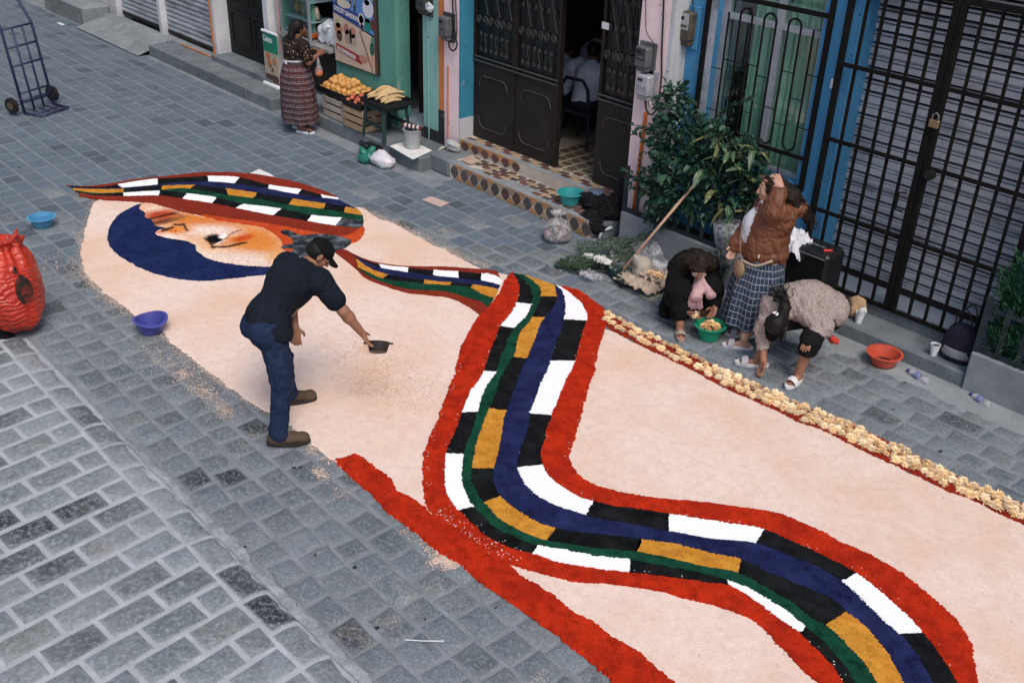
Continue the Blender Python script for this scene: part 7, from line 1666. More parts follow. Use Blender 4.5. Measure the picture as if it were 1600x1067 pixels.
    bt = cloth('boot_suede', (.072, .048, .032), None, 90, .8, .3, .3, scuff=(.12, .09, .065)); sole = mat('boot_sole', (.03, .026, .022), .8)
    for a_, d_ in ((aR, dR), (aL, dL)):
        Bf = Field(a_-v3(.22, .22, .12), a_+v3(.30, .34, .12), .0065); g = a_-v3(0, 0, .082)
        Bf.cap(a_+v3(0, 0, .05), a_-v3(0, 0, .02), .054, .054, k=.02); Bf.ell(g-d_*.045+v3(0, 0, .045), (.047, .047, .05), k=.03); Bf.cap(g+v3(0, 0, .055), g+d_*.15+v3(0, 0, .040), .052, .041, k=.03); Bf.ell(g+d_*.175+v3(0, 0, .040), (.046, .046, .036), k=.03); Bf.cut(g+v3(0, 0, .016), (0, 0, -1)); Bf.noise(.0025, 60, 2); bo = Bf.obj('boot', bt, t)
        mb = MB(); n = 24; sd = v3(-d_[1], d_[0], 0); pr = [g+d_*(.064+.160*math.cos(6.283*i/n))+sd*(.052+.004*math.cos(6.283*i/n))*math.sin(6.283*i/n) for i in range(n)]
        mb.add(pr+[p+v3(0, 0, .022) for p in pr], [tuple(range(n))[::-1], tuple(range(n, 2*n))]+[(i, (i+1) % n, n+(i+1) % n, n+i) for i in range(n)]); obj('sole', mb, sole, bo)
        mb = MB()
        for q in range(3): c = g+d_*(.06+.028*q)+v3(0, 0, .098-.013*q); mb.tube([c-sd*.022, c+v3(0, 0, .006), c+sd*.022], .0032, 5)
        obj('lace', mb, M_black_pl, bo)
    # cap, cut hair
    Hf = Field(hd-.16, hd+.16, .006); Mx = Matrix((np.cross(fwd, upv), fwd, upv)).transposed(); Hf.ell(A(0, -.024, .018), (.078, .088, .088), Mx, k=.01); Hf.cut(A(0, .03, 0), fwd); Hf.cut(A(0, 0, -.045), -upv); Hf.noise(.002, 80, 1); Hf.obj('hair', M_hair, t)
    K_ = Field(hd-.2, hd+.24, .006); K_.ell(A(0, -.010, .045), (.084, .102, .080), Mx, k=.01); K_.cut(A(0, 0, .030), -(upv*.96+fwd*.25)); cap_ = K_.obj('cap', cloth('cap_black', (.0045, .005, .0055), None, 160, .85, .2), t)
    rows = [[A(math.sin(a)*(.076+.0*u), .055+math.cos(a)*.035+u*(.070*math.cos(a)+.01), .047-.020*abs(math.sin(a))*1.2-.022*u) for a in [-1.35+2.7*j/12 for j in range(13)]] for u in [i/5 for i in range(6)]]
    mb = MB(); mb.sheet(rows); rows2 = [[p-upv*.005 for p in rw] for rw in rows]; mb.sheet(rows2); obj('cap_peak', mb, MATS['cap_black'], cap_, smooth=True)
    # bowl he tips
    cw = wR+nrm((.18, .35, -.9))*.10+v3(.03, .06, -.03); b = thing('black_bowl', 'black plastic bowl held in the bending man\'s hand', 'bowl', tuple(cw+v3(.0, .0, -.045)), rot=tuple(Matrix(((.66, -.563, -.50), (.75, .497, .44), (0, -.66, .75))).transposed().transposed().to_euler()))
    mb = MB(); full = [(.062, 0), (.066, .004), (.082, .062), (.090, .066), (.090, .071), (.079, .071), (.061, .008), (0, .006)]; mb.lathe(full, 28); obj('bowl_shell', mb, mat('bowl_black', (.028, .022, .020), .45, .2, 9), b, world=False); autosmooth(b.children[0])
    for s in (-1, 1): mb = MB(); mb.box((s*.098, 0, .066), (.026, .05, .008), bev=.003); obj('bowl_handle', mb, MATS['bowl_black'], b, world=False)
    mb = MB(); mb.tube([(0, 0, .045), (0, 0, .05)], .076, 20); obj('sawdust_load', mb, D_PEACH, b, world=False)
build_man()

# ------------------------------------------------------------------ the woman at the fruit stand
def skirt(name, parent, c_top, c_bot, rt_, rb, m, nf=11, amp=.03, n=96, rows_=22, squash=.8, seed=0, bulge=None):
    rr = []
    for i in range(rows_+1):
        u = i/rows_; c = np.array(c_top)*(1-u)+np.array(c_bot)*u; r0 = rt_+(rb-rt_)*(u**.7)+(bulge(u) if bulge else 0)
        rr.append([c+v3(math.cos(a)*(r0+amp*u*math.sin(nf*a+seed+.6*math.sin(2*a))+amp*.5*u*math.sin(2.3*nf*a+1)), math.sin(a)*(r0*squash+amp*u*math.sin(nf*a+seed+.6*math.sin(2*a))), 0) for a in [6.2832*j/n for j in range(n+1)]])
    mb = MB(); mb.sheet(rr); mb.add([p for p in rr[0][:-1]], [tuple(range(n))]); return obj(name, mb, m, parent, smooth=True, recalc=True)
def build_fruit_woman():
    t = thing('person', 'woman in brown flowered blouse and woven skirt standing at the fruit stand', 'person', (-11.87, 7.03, 0))
    pel = v3(-11.88, 7.05, .82); chest = v3(-11.87, 7.07, 1.08); neck = v3(-11.865, 7.085, 1.22); hd = v3(-11.86, 7.12, 1.345); fwd = nrm((.10, .97, -.22)); upv = v3(0, .2, 1)
    sR = v3(-11.70, 7.075, 1.165); eR = v3(-11.63, 7.10, .955); wR = v3(-11.66, 7.28, 1.03); sL = v3(-12.03, 7.08, 1.165); eL = v3(-12.09, 7.16, .95); wL = v3(-12.0, 7.32, 1.0)
    F = Field((-12.3, 6.85, 0), (-11.4, 7.5, 1.52), .0085)
    F.ell(pel, (.16, .12, .14), k=.04); F.cap(pel, chest, .12, .13, k=.05); F.cap(chest, neck, .12, .05, k=.04); F.cap(neck, hd-v3(0, 0, .05), .048, .046, k=.02); A = head(F, hd, fwd, upv, .94)
    for s_, e, w_ in ((sR, eR, wR), (sL, eL, wL)): F.cap(chest+v3(0, 0, .08), s_, .07, .058, k=.04); limb(F, s_, e, w_, (.05, .042, .042, .027))
    hand(F, wR, (-.1, .8, .3), (-.6, 0, .8), (-.6, 0, -.2), .9, .92); hand(F, wL, (.3, .9, .1), (.6, 0, .7), (.5, 0, -.2), .9, .92)
    for x, y in ((-11.95, 7.06), (-11.76, 7.0)): limb(F, v3(x, 7.06, .8), v3(x, 7.06, .45), v3(x, y, .10), (.09, .06, .055, .038), .03); foot(F, v3(x, y, .10), (.75, .6, 0), .92)
    F.obj('body', SKIN_D, t); eyes(t, A, .94)
    tb = NT('flowered_blouse'); v = tb.new('ShaderNodeTexVoronoi'); v.inputs['Scale'].default_value = 34; tb.L(tb.co(), v.inputs[0]); n1 = tb.noise(60, 3, .7); f = tb.math('LESS_THAN', v.outputs['Distance'], tb.math('MULTIPLY_ADD', n1, .5, .02)); vc = tb.new('ShaderNodeSeparateColor'); tb.L(v.outputs['Color'], vc.inputs[0])
    pc = tb.mix(tb.math('GREATER_THAN', vc.outputs[0], .55), (.032, .019, .015), (.40, .29, .22)); pc2 = tb.mix(tb.math('GREATER_THAN', vc.outputs[1], .8), pc, (.30, .17, .05)); MBL = tb.done(tb.mix(f, (.020, .013, .012), pc2), .85, spec=.15)
    wl = cloth('white_blouse', (.55, .53, .56), None, 120, .9, .12)
    S = Field((-12.25, 6.85, .78), (-11.45, 7.35, 1.3), .0085); S.cap(pel+v3(0, 0, .1), chest, .150, .155, k=.05); S.cap(chest, neck-v3(0, 0, .03), .145, .075, k=.05)
    for s_, e in ((sR, eR), (sL, eL)): S.cap(chest+v3(0, 0, .07), s_, .09, .078, k=.04); S.cap(s_, s_+(e-s_)*.72, .078, .074, k=.03)
    S.noise(.004, 20, 2); S.ridge(.010, 26, 4); S2 = Field((-12.25, 6.85, .78), (-11.45, 7.35, 1.3), .0085); S2.F = S.F+.0; S.cut((0, 0, .965), (0, 0, -1)); S.obj('flowered_blouse', MBL, t); S2.F = S2.F+.004; S2.cut((0, 0, .875), (0, 0, -1)); S2.folds(pel, (.4, 0, .8), .003, 60); S2.obj('white_underblouse', wl, t)
    tk = NT('woven_skirt'); c = tk.co(); sep = tk.new('ShaderNodeSeparateXYZ'); tk.L(c, sep.inputs[0]); z = sep.outputs[2]; x = sep.outputs[0]
    n1 = tk.noise(7, 4, .6, stretch=(1, 1, .25)); band = tk.math('FRACT', tk.math('MULTIPLY', z, 13.0)); fine = tk.math('FRACT', tk.math('MULTIPLY', z, 52.0)); dash = tk.math('FRACT', tk.math('MULTIPLY', tk.math('ADD', x, sep.outputs[1]), 34.0))
    n2 = tk.noise(3.2, 3, .5, stretch=(1, 1, .2)); base = tk.ramp(n2, [(.36, (.030, .024, .042)), (.5, (.075, .022, .020)), (.62, (.040, .024, .030))]); n3 = tk.noise(85, 2, .6)
    d1 = tk.math('MULTIPLY', tk.math('LESS_THAN', fine, .34), tk.math('LESS_THAN', dash, .55)); d1 = tk.math('MULTIPLY', d1, tk.math('LESS_THAN', band, .42)); l1 = tk.math('MULTIPLY', tk.math('GREATER_THAN', band, .90), .6)
    cc = tk.mix(tk.math('MULTIPLY', d1, tk.math('GREATER_THAN', n3, .44)), base, (.36, .32, .34)); cc = tk.mix(l1, cc, (.22, .17, .19)); cc = tk.mix(tk.math('MULTIPLY', tk.math('GREATER_THAN', n3, .60), .55), cc, (.25, .17, .17)); MSK = tk.done(cc, .9, tk.bump(n3, .3, .004), spec=.1)
    skirt('woven_skirt', t, pel+v3(0, 0, .10), (-11.86, 7.05, .15), .168, .235, MSK, 7, .014, squash=.86, bulge=lambda u: .058*math.sin(min(1, u*2.6)*math.pi/2)-.02*u)
    ws = MB(); ws.lathe([(.172, -.02), (.178, 0), (.172, .035)], 40, pel+v3(0, 0, .09)); ws.v = [((a-pel[0])*1+pel[0], (b-pel[1])*.83+pel[1], z) for a, b, z in ws.v]; obj('sash', ws, mat('sash_dark', (.05, .045, .05), .9, .3, 40), t)
    Hf = Field(hd-.2, hd+.2, .0065); Mx = Matrix((np.cross(fwd, nrm(upv)), fwd, nrm(upv))).transposed(); Hf.ell(A(0, -.022, .028), (.084, .098, .094), Mx, k=.01); Hf.cut(A(0, .045, 0), fwd); Hf.cap(A(0, -.075, .0), A(0, -.10, -.13), .055, .050, k=.03); Hf.noise(.003, 60, 1, (1, 1, .3)); Hf.obj('hair', M_hair, t)
    locks('hair_strand', t, [(tuple(A(x, -.09, -.09)), (.05, -.3, -1)) for x in (-.04, -.02, 0, .02, .04)], M_hair, .17, .008, 40, .004, 3, 1.2)
    for x, y in ((-11.95, 7.06), (-11.76, 7.0)): sandal('sandal', t, v3(x, y, .10), (.75, .6, 0), M_plast_w, mat('strap_brown', (.03, .022, .018), .6), .10, .9, False)
    hb = thing('orange_fruit', 'orange fruit in a little net bag hanging from the woman\'s hand', 'orange', tuple(v3(-11.62, 7.24, .80))); mb = MB(); mb.ell((0, 0, 0), (.052, .052, .048), 16, 10); obj('peel', mb, M_fruit('orange_peel', (.62, .14, .05), (.66, .22, .10)), hb, smooth=True, world=False)
    mb = MB(); mb.lathe([(.054, .02), (.03, .10), (.008, .2)], 12); obj('net_bag', mb, M_clear, hb, smooth=True, world=False)
build_fruit_woman()
# ------------------------------------------------------------------ the woman in the brown jacket, hand on her hair
M_white_shoe = mat('sandal_white', (.66, .63, .62), .6, .06, 9, 60, 0); M_strap_g = mat('strap_grey', (.40, .39, .42), .6, .1, 40); M_beige = mat('sandal_beige', (.33, .25, .20), .7, .1)
def build_brown_woman():
    t = thing('person', 'woman in puffy brown jacket and plaid skirt with one hand on her hair', 'person', (-4.47, 7.12, 0))
    pel = v3(-4.47, 7.14, .80); chest = v3(-4.452, 7.15, 1.06); neck = v3(-4.478, 7.115, 1.25); hd = v3(-4.498, 7.105, 1.378); fwd = nrm((-.68, -.66, -.10)); upv = nrm((-.05, -.05, 1)); rgt = np.cross(fwd, upv)
    sL = v3(-4.335, 7.125, 1.17); eL = v3(-4.352, 6.985, 1.262); wL = v3(-4.380, 7.085, 1.435); sR = v3(-4.58, 7.23, 1.15); eR = v3(-4.66, 7.12, .93); wR = v3(-4.66, 6.98, .83)
    F = Field((-4.9, 6.7, 0), (-4.0, 7.5, 1.62), .0085)
    F.ell(pel, (.15, .13, .14), k=.04); F.cap(pel, chest, .12, .13, k=.05); F.cap(chest, neck, .12, .05, k=.04); F.cap(neck, hd-upv*.04, .046, .044, k=.02); A = head(F, hd, fwd, upv, .95)
    F.cap(chest+v3(0, 0, .06), sL, .07, .06, k=.04); limb(F, sL, eL, wL, (.05, .042, .042, .027)); F.cap(chest+v3(0, 0, .06), sR, .07, .06, k=.04); limb(F, sR, eR, wR, (.05, .042, .042, .027))
    hand(F, wL, (-.62, .12, .62), (-.55, -.65, -.1), (-.2, .5, -.75), .55, .98, .2); hand(F, wR, (-.1, -.5, -.9), (-.6, -.4, .3), (.4, .3, 0), .6, .9)
    for h_, a_ in ((v3(-4.53, 7.17, .75), v3(-4.46, 7.05, .10)), (v3(-4.42, 7.08, .75), v3(-4.345, 6.86, .10))): limb(F, h_, (h_+a_)/2+v3(-.02, -.02, 0), a_, (.09, .06, .055, .036), .03); foot(F, a_, (-.75, -.55, 0), .92, .10)
    F.obj('body', SKIN_L, t); eyes(t, A, .95)
    pf = cloth('puffer_brown', (.145, .052, .024), None, 70, .55, .22, .3, .35)
    J = Field((-4.95, 6.75, .66), (-4.05, 7.55, 1.45), .0085)
    J.ell(pel+v3(0, 0, .02), (.205, .165, .12), k=.05); J.cap(pel+v3(0, 0, .06), chest, .178, .172, k=.06); J.cap(chest, neck-v3(0, 0, .03), .155, .085, k=.05)
    J.cap(chest+v3(0, 0, .05), sL, .11, .098, k=.05); J.cap(sL, eL, .088, .080, k=.03); J.cap(eL, eL+(wL-eL)*.86, .076, .058, k=.03); J.cap(chest+v3(0, 0, .05), sR, .11, .095, k=.05); J.cap(sR, eR, .092, .08, k=.03); J.cap(eR, eR+(wR-eR)*.85, .08, .068, k=.03)
    J.cap(neck-fwd*.06, neck-fwd*.19+v3(.03, .03, -.05), .075, .085, k=.04)                   # hood hanging back
    X = np.meshgrid(*J.ax, indexing='ij', sparse=True); z = X[2]+0*X[0]; J.F = J.F-(.0110*np.abs(np.sin((z-.70+.012*np.sin(9*X[0]+7*X[1]))*math.pi/.15))**.7).astype(np.float32); J.noise(.006, 15, 4, (1.3, 1.3, .7)); J.ridge(.026, 19, 9, (1.5, 1.5, .7), [sL, eL, sR, eR, chest, pel+v3(.1, 0, 0)], .16); J.ridge(.010, 30, 10, (1.3, 1.3, .8)); J.noise(.0018, 90, 12)
    front = chest+fwd*.10; J.cut((0, 0, .705), (0, 0, -1)); jk = J.obj('jacket', pf, t)
    Wf = Field((-4.85, 6.75, .72), (-4.2, 7.3, 1.3), .0085); Wf.cap(pel+v3(0, 0, .0)+fwd*.10+rgt*.03, chest+fwd*.105+rgt*.035, .125, .125, k=.05, sq=(rgt, .85)); Wf.cap(chest+fwd*.10+rgt*.03, neck+fwd*.02, .12, .062, k=.05); Wf.noise(.004, 30, 6); Wf.ridge(.008, 24, 6); Wf.obj('white_blouse', cloth('blouse_white', (.60, .59, .63), None, 120, .9, .1), t)
    mb = MB()
    for k in range(4): c = chest+fwd*.205+v3(0, 0, -.05-.022*k)-rgt*.055; mb.tube([c-rgt*.03, c+rgt*.012], .004, 5)
    obj('frog_fastening', mb, M_plast_w, jk)
    mb = MB(); c = pel-rgt*.19+fwd*.08; mb.box(tuple(c+v3(0, 0, .05)), (.009, .009, .03)); obj('zip_pull', mb, M_plast_w, jk)
    mb = MB(); mb.lathe([(.196, 0), (.207, .012), (.207, .035), (.193, .05)], 40, (pel[0], pel[1], .690)); mb.v = [(x, (y-pel[1])*.86+pel[1], z) for x, y, z in mb.v]; obj('waistband', mb, pf, jk, smooth=True)
    tp = NT('plaid_skirt'); c = tp.co(); sp = tp.new('ShaderNodeSeparateXYZ'); tp.L(c, sp.inputs[0]); n1 = tp.noise(90, 2, .6); ang = tp.new('ShaderNodeMath', operation='ARCTAN2'); tp.L(sp.outputs[1], ang.inputs[0]); tp.L(sp.outputs[0], ang.inputs[1])
    fx = tp.math('FRACT', tp.math('MULTIPLY', ang.outputs[0], 6.5)); fz_ = tp.math('FRACT', tp.math('MULTIPLY', sp.outputs[2], 17)); l1 = tp.math('LESS_THAN', fx, .14); l2 = tp.math('LESS_THAN', fz_, .16); l3 = tp.math('LESS_THAN', tp.math('FRACT', tp.math('MULTIPLY', ang.outputs[0], 26)), .2)
    cb_ = tp.mix(tp.math('MULTIPLY', l3, .35), (.020, .030, .055), (.12, .15, .20)); cb_ = tp.mix(tp.math('MULTIPLY', tp.math('MAXIMUM', l1, l2), tp.math('MULTIPLY', tp.math('GREATER_THAN', n1, .42), .85)), cb_, (.30, .33, .38)); cb_ = tp.mix(tp.math('MULTIPLY', tp.math('GREATER_THAN', n1, .62), .5), cb_, (.10, .13, .18)); MPL = tp.done(cb_, .9, tp.bump(n1, .3, .004), spec=.1)
    skirt('plaid_skirt', t, pel+v3(0, 0, .0), (-4.44, 7.04, .165), .185, .235, MPL, 9, .022, squash=.86, bulge=lambda u: .02*math.sin(math.pi*u))
    Mx = Matrix((rgt, fwd, upv)).transposed(); Hf = Field(hd-.26, hd+.26, .0065); Hf.ell(A(0, -.025, .030), (.084, .096, .092), Mx, k=.01); Hf.cut(A(0, .052, 0), fwd); Hf.cap(A(0, -.08, .02), A(-.02, -.17, -.06), .075, .085, k=.03); Hf.ell(A(-.02, -.20, -.12), (.09, .08, .11), Mx, k=.04); Hf.noise(.010, 55, 1); Hf.noise(.005, 120, 2); Hf.obj('hair', M_hairb, t)
    locks('hair_strand', t, [(tuple(A(x, -.16-.03*k, .02-.06*k)), tuple(-fwd+v3(0, 0, -.5))) for x in (-.06, -.02, .02, .06) for k in range(4)], M_hairb, .26, .007, 120, .014, 6, .9, tuple(-fwd*.5))
    rows = [[A(.088*math.sin(a)*1.0, -.02+.02*u+.10*math.cos(a)*.9*(math.cos(a) > -2), .055+.035*math.cos(a)+.03*u) for a in [-1.9+3.8*j/22 for j in range(23)]] for u in (0, .5, 1)]; mb = MB(); mb.sheet(rows); obj('headband', mb, cloth('band_brown', (.095, .048, .030), None, 150, .9), t, smooth=True)
    for a_ in (v3(-4.46, 7.05, .10), v3(-4.345, 6.86, .10)): sandal('sandal', t, a_, (-.75, -.55, 0), M_white_shoe, M_strap_g, .10, .92)
    bg = thing('crossbody_bag', 'small studded tan bag hanging at the hip of the brown jacket', 'handbag', tuple(pel+fwd*.21-rgt*.09+v3(0, 0, -.10)))
    mb = MB(); mb.ell((0, 0, 0), (.075, .038, .092), 20, 14, fn=lambda d: 1-.12*max(0, d.z)); mx3 = Matrix((nrm(-fwd*.4-rgt*.9)*-1, nrm(np.cross((0, 0, 1), nrm(-fwd*.4-rgt*.9)*-1)), (0, 0, 1))).transposed(); mb.v = [tuple(mx3 @ Vector(p)) for p in mb.v]; obj('bag_body', mb, cloth('bag_tan', (.25, .16, .095), None, 90, .6, .2, .3, .4), bg, smooth=True, world=False)
    mb = MB(); r = random.Random(3)
    for i in range(26): d = Vector((r.uniform(-1, 1), r.choice((-1, 1))*.9, r.uniform(-1, 1))).normalized(); mb.ell(tuple(mx3 @ Vector((d.x*.075, d.y*.038, d.z*.092))), .0035, 5, 4)
    obj('stud', mb, mat('stud_gold', (.55, .42, .22), .3, .1, 9, 60, 0, metal=.8), bg, world=False)['kind'] = 'stuff'
    mb = MB(); mb.tube([(0, 0, -.09), (.005, -.01, -.13), (.0, -.012, -.17)], [.008, .012, .016], 6); obj('tassel', mb, MATS['bag_tan'], bg, world=False)
    o = pel+fwd*.21-rgt*.09+v3(0, 0, -.02); mb = MB(); mb.tube(catmull([o, o+fwd*.02+v3(0, 0, .14), chest+fwd*.235+v3(0, 0, .0)+rgt*.03, neck+fwd*.10+rgt*.12+v3(0, 0, -.06), sR+v3(0, 0, .10)], .03), .005, 5); obj('shoulder_strap', mb, MATS['bag_tan'], bg, smooth=True)
    mb = MB(); mb.tube(catmull([o, pel-rgt*.225+fwd*.10+v3(0, 0, -.02), pel-rgt*.245+v3(0, 0, .03)-fwd*.03], .03), .011, 6); obj('shoulder_strap', mb, mat('strap_beige', (.42, .33, .24), .8), bg, smooth=True)
build_brown_woman()

# ------------------------------------------------------------------ the woman crouching with the green bowl of flowers
def build_crouch_woman():
    t = thing('person', 'woman in black coat and pink scarf crouching over the green bowl', 'person', (-4.95, 6.85, 0))
    pel = v3(-5.12, 7.03, .25); chest = v3(-5.04, 6.94, .48); neck = v3(-4.945, 6.85, .58); hd = v3(-4.865, 6.775, .615); fwd = nrm((.60, -.60, -.62)); upv = nrm((.35, -.30, .9)); upv = nrm(upv-fwd*np.dot(upv, fwd)); rgt = np.cross(fwd, upv)
    sR = v3(-5.11, 6.80, .515); eR = v3(-5.0, 6.63, .30); wR = v3(-4.83, 6.655, .225); sL = v3(-4.93, 7.00, .515); eL = v3(-4.80, 6.98, .32); wL = v3(-4.715, 6.885, .26)
    kR = v3(-4.97, 6.66, .40); aR = v3(-4.885, 6.635, .09); kL = v3(-4.80, 6.90, .40); aL = v3(-4.86, 6.93, .09)
    F = Field((-5.4, 6.4, 0), (-4.45, 7.35, .85), .0075)
    F.ell(pel, (.15, .15, .13), k=.04); F.cap(pel, chest, .13, .14, k=.05); F.cap(chest, neck, .12, .05, k=.04); F.cap(neck, hd-fwd*.02, .048, .046, k=.02); A = head(F, hd, fwd, upv, .96)
    for s_, e, w_ in ((sR, eR, wR), (sL, eL, wL)): F.cap(chest, s_, .07, .06, k=.04); limb(F, s_, e, w_, (.048, .04, .04, .026))
    hand(F, wR, (.75, .15, -.35), (.1, -.6, .6), (.4, .5, -.2), .8, .92); hand(F, wL, (.2, -.6, -.75), (-.7, .3, .2), (.1, -.5, .3), .6, .92)
    for k_, a_, s in ((kR, aR, -1), (kL, aL, 1)): limb(F, pel+(k_-pel)*.1, k_, a_, (.09, .065, .055, .036), .03); foot(F, a_, (.62, -.62, 0), .92, .09)
    F.obj('body', SKIN_M, t); eyes(t, A, .96)
    bk = cloth('coat_black', (.005, .005, .0058), None, 110, .92, .3, .4)
    C = Field((-5.5, 6.4, .02), (-4.55, 7.4, .8), .0085)
    C.ell(pel+v3(0, 0, -.02), (.22, .22, .20), k=.06); C.cap(pel, chest, .20, .195, k=.06); C.cap(chest, neck-fwd*.02, .17, .09, k=.05); C.cap(pel, kR, .13, .105, k=.05); C.cap(pel, kL, .13, .105, k=.05); C.cap(kR, aR+v3(-.03, .02, .12), .10, .095, k=.04); C.cap(kL, aL+v3(-.03, .02, .12), .10, .095, k=.04)
    for s_, e, w_ in ((sR, eR, wR), (sL, eL, wL)): C.cap(chest, s_, .11, .09, k=.05); C.cap(s_, e, .085, .072, k=.03); C.cap(e, e+(w_-e)*.84, .070, .052, k=.02)
    C.cap(pel+v3(-.05, -.12, -.1), v3(-5.10, 6.68, .12), .12, .07, k=.06); C.noise(.008, 15, 3); C.ridge(.018, 19, 7); C.noise(.002, 70, 5); C.cut((0, 0, .035), (0, 0, -1)); C.obj('coat', bk, t)
    sc = cloth('scarf_pink', (.48, .31, .32), (.42, .24, .26), 70, .95, .2, .6)
    Sf = Field((-5.15, 6.5, .2), (-4.6, 7.1, .75), .0075); nb_ = neck-fwd*.01; ring = [nb_+rgt*.085*math.cos(a)+(fwd*.7-upv*.5)*.085*math.sin(a)-upv*.05 for a in [6.283*j/12 for j in range(13)]]
    for a, b in zip(ring[:-1], ring[1:]): Sf.cap(a, b, .036, .036, k=.02)
    front = neck+fwd*.09-upv*.06; Sf.cap(front-rgt*.04, v3(-4.80, 6.70, .36), .05, .062, k=.03, sq=(fwd, .5)); Sf.cap(front+rgt*-.0+v3(.02, .04, .0), v3(-4.70, 6.78, .40), .04, .05, k=.03, sq=(fwd, .5)); Sf.noise(.007, 55, 5); Sf.noise(.004, 110, 6); so = Sf.obj('scarf', sc, t)
    mb = MB(); r = random.Random(5)
    for i in range(60): p = v3(-4.80, 6.70, .345)+rgt*r.uniform(-.06, .06)+v3(0, 0, r.uniform(-.02, .02)); mb.tube([p, p+v3(r.uniform(-.02, .03), r.uniform(-.03, .02), -.05-r.uniform(0, .03))], .003, 4)
    obj('fringe', mb, sc, so)['kind'] = 'stuff'
    Mx = Matrix((rgt, fwd, upv)).transposed(); Hf = Field(hd-.34, hd+.30, .0075); Hf.ell(A(0, -.022, .030), (.086, .098, .094), Mx, k=.01); Hf.cut(A(0, .060, -.02), nrm(fwd*.95-upv*.15))
    for s in (-1, 1): Hf.cap(A(s*.07, -.05, .02), A(s*.12, -.10, -.10), .055, .075, k=.03); Hf.cap(A(s*.11, -.10, -.08), A(s*.10, -.02, -.20), .06, .045, k=.03)
    Hf.cap(A(0, -.07, .0), A(-.01, -.16, -.14), .09, .10, k=.04); Hf.noise(.012, 48, 2); Hf.noise(.006, 110, 3); Hf.obj('hair', M_hairb, t)
    roots = [(tuple(A(s*(.08+.02*k), -.08, -.02-.05*k)), tuple(-upv+fwd*.1+rgt*s*.3)) for s in (-1, 1) for k in range(4)]+[(tuple(A(x, -.14, -.04)), tuple(-fwd-upv*.4)) for x in (-.08, -.03, .03, .08)]
    locks('hair_strand', t, roots, M_hairb, .22, .0065, 170, .014, 8, .8)
    gl = MB()
    for s in (-1, 1): gl.tube([A(s*.034+.028*math.cos(a), .086-.010*abs(math.cos(a)), .010+.021*math.sin(a)) for a in [6.283*j/14 for j in range(14)]], .0032, 5, closed=True)
    gl.tube([A(-.007, .090, .014), A(.007, .090, .014)], .003, 5); obj('glasses', gl, mat('glasses_white', (.62, .56, .55), .4), t)
    sandal('sandal', t, aR, (.62, -.62, 0), M_beige, M_beige, .09, .95); sandal('sandal', t, aL, (.62, -.62, 0), M_beige, M_beige, .09, .95)
    b = basin('bright green bowl of yellow flowers between the crouching woman\'s hands', -4.655, 6.765, .003, .125, .135, M_pl('plastic_green', (.010, .25, .135)), filled=None); b['label'] = 'bright green bowl of yellow flowers in front of the crouching woman'
    for i in range(9):
        o = link('chrysanthemum', flw[(i*3+2) % 9]); a = 6.283*i/7; q = .055 if i < 7 else .0; o.location = (-4.655+q*math.cos(a), 6.765+q*math.sin(a), .085+.02*(i % 2)+(.03 if i >= 7 else 0)); o.rotation_euler = (rv(-.5, .5), rv(-.5, .5), a); tag(o, 'orange yellow flower head heaped in the green bowl', 'flower', 'flowers in the green bowl')
    o = link('chrysanthemum', flw[1]); o.location = tuple(wR+v3(.085, .015, -.01)); o.rotation_euler = (.6, -.5, 0); tag(o, 'single cream flower held in the crouching woman\'s fingers', 'flower')
build_crouch_woman()

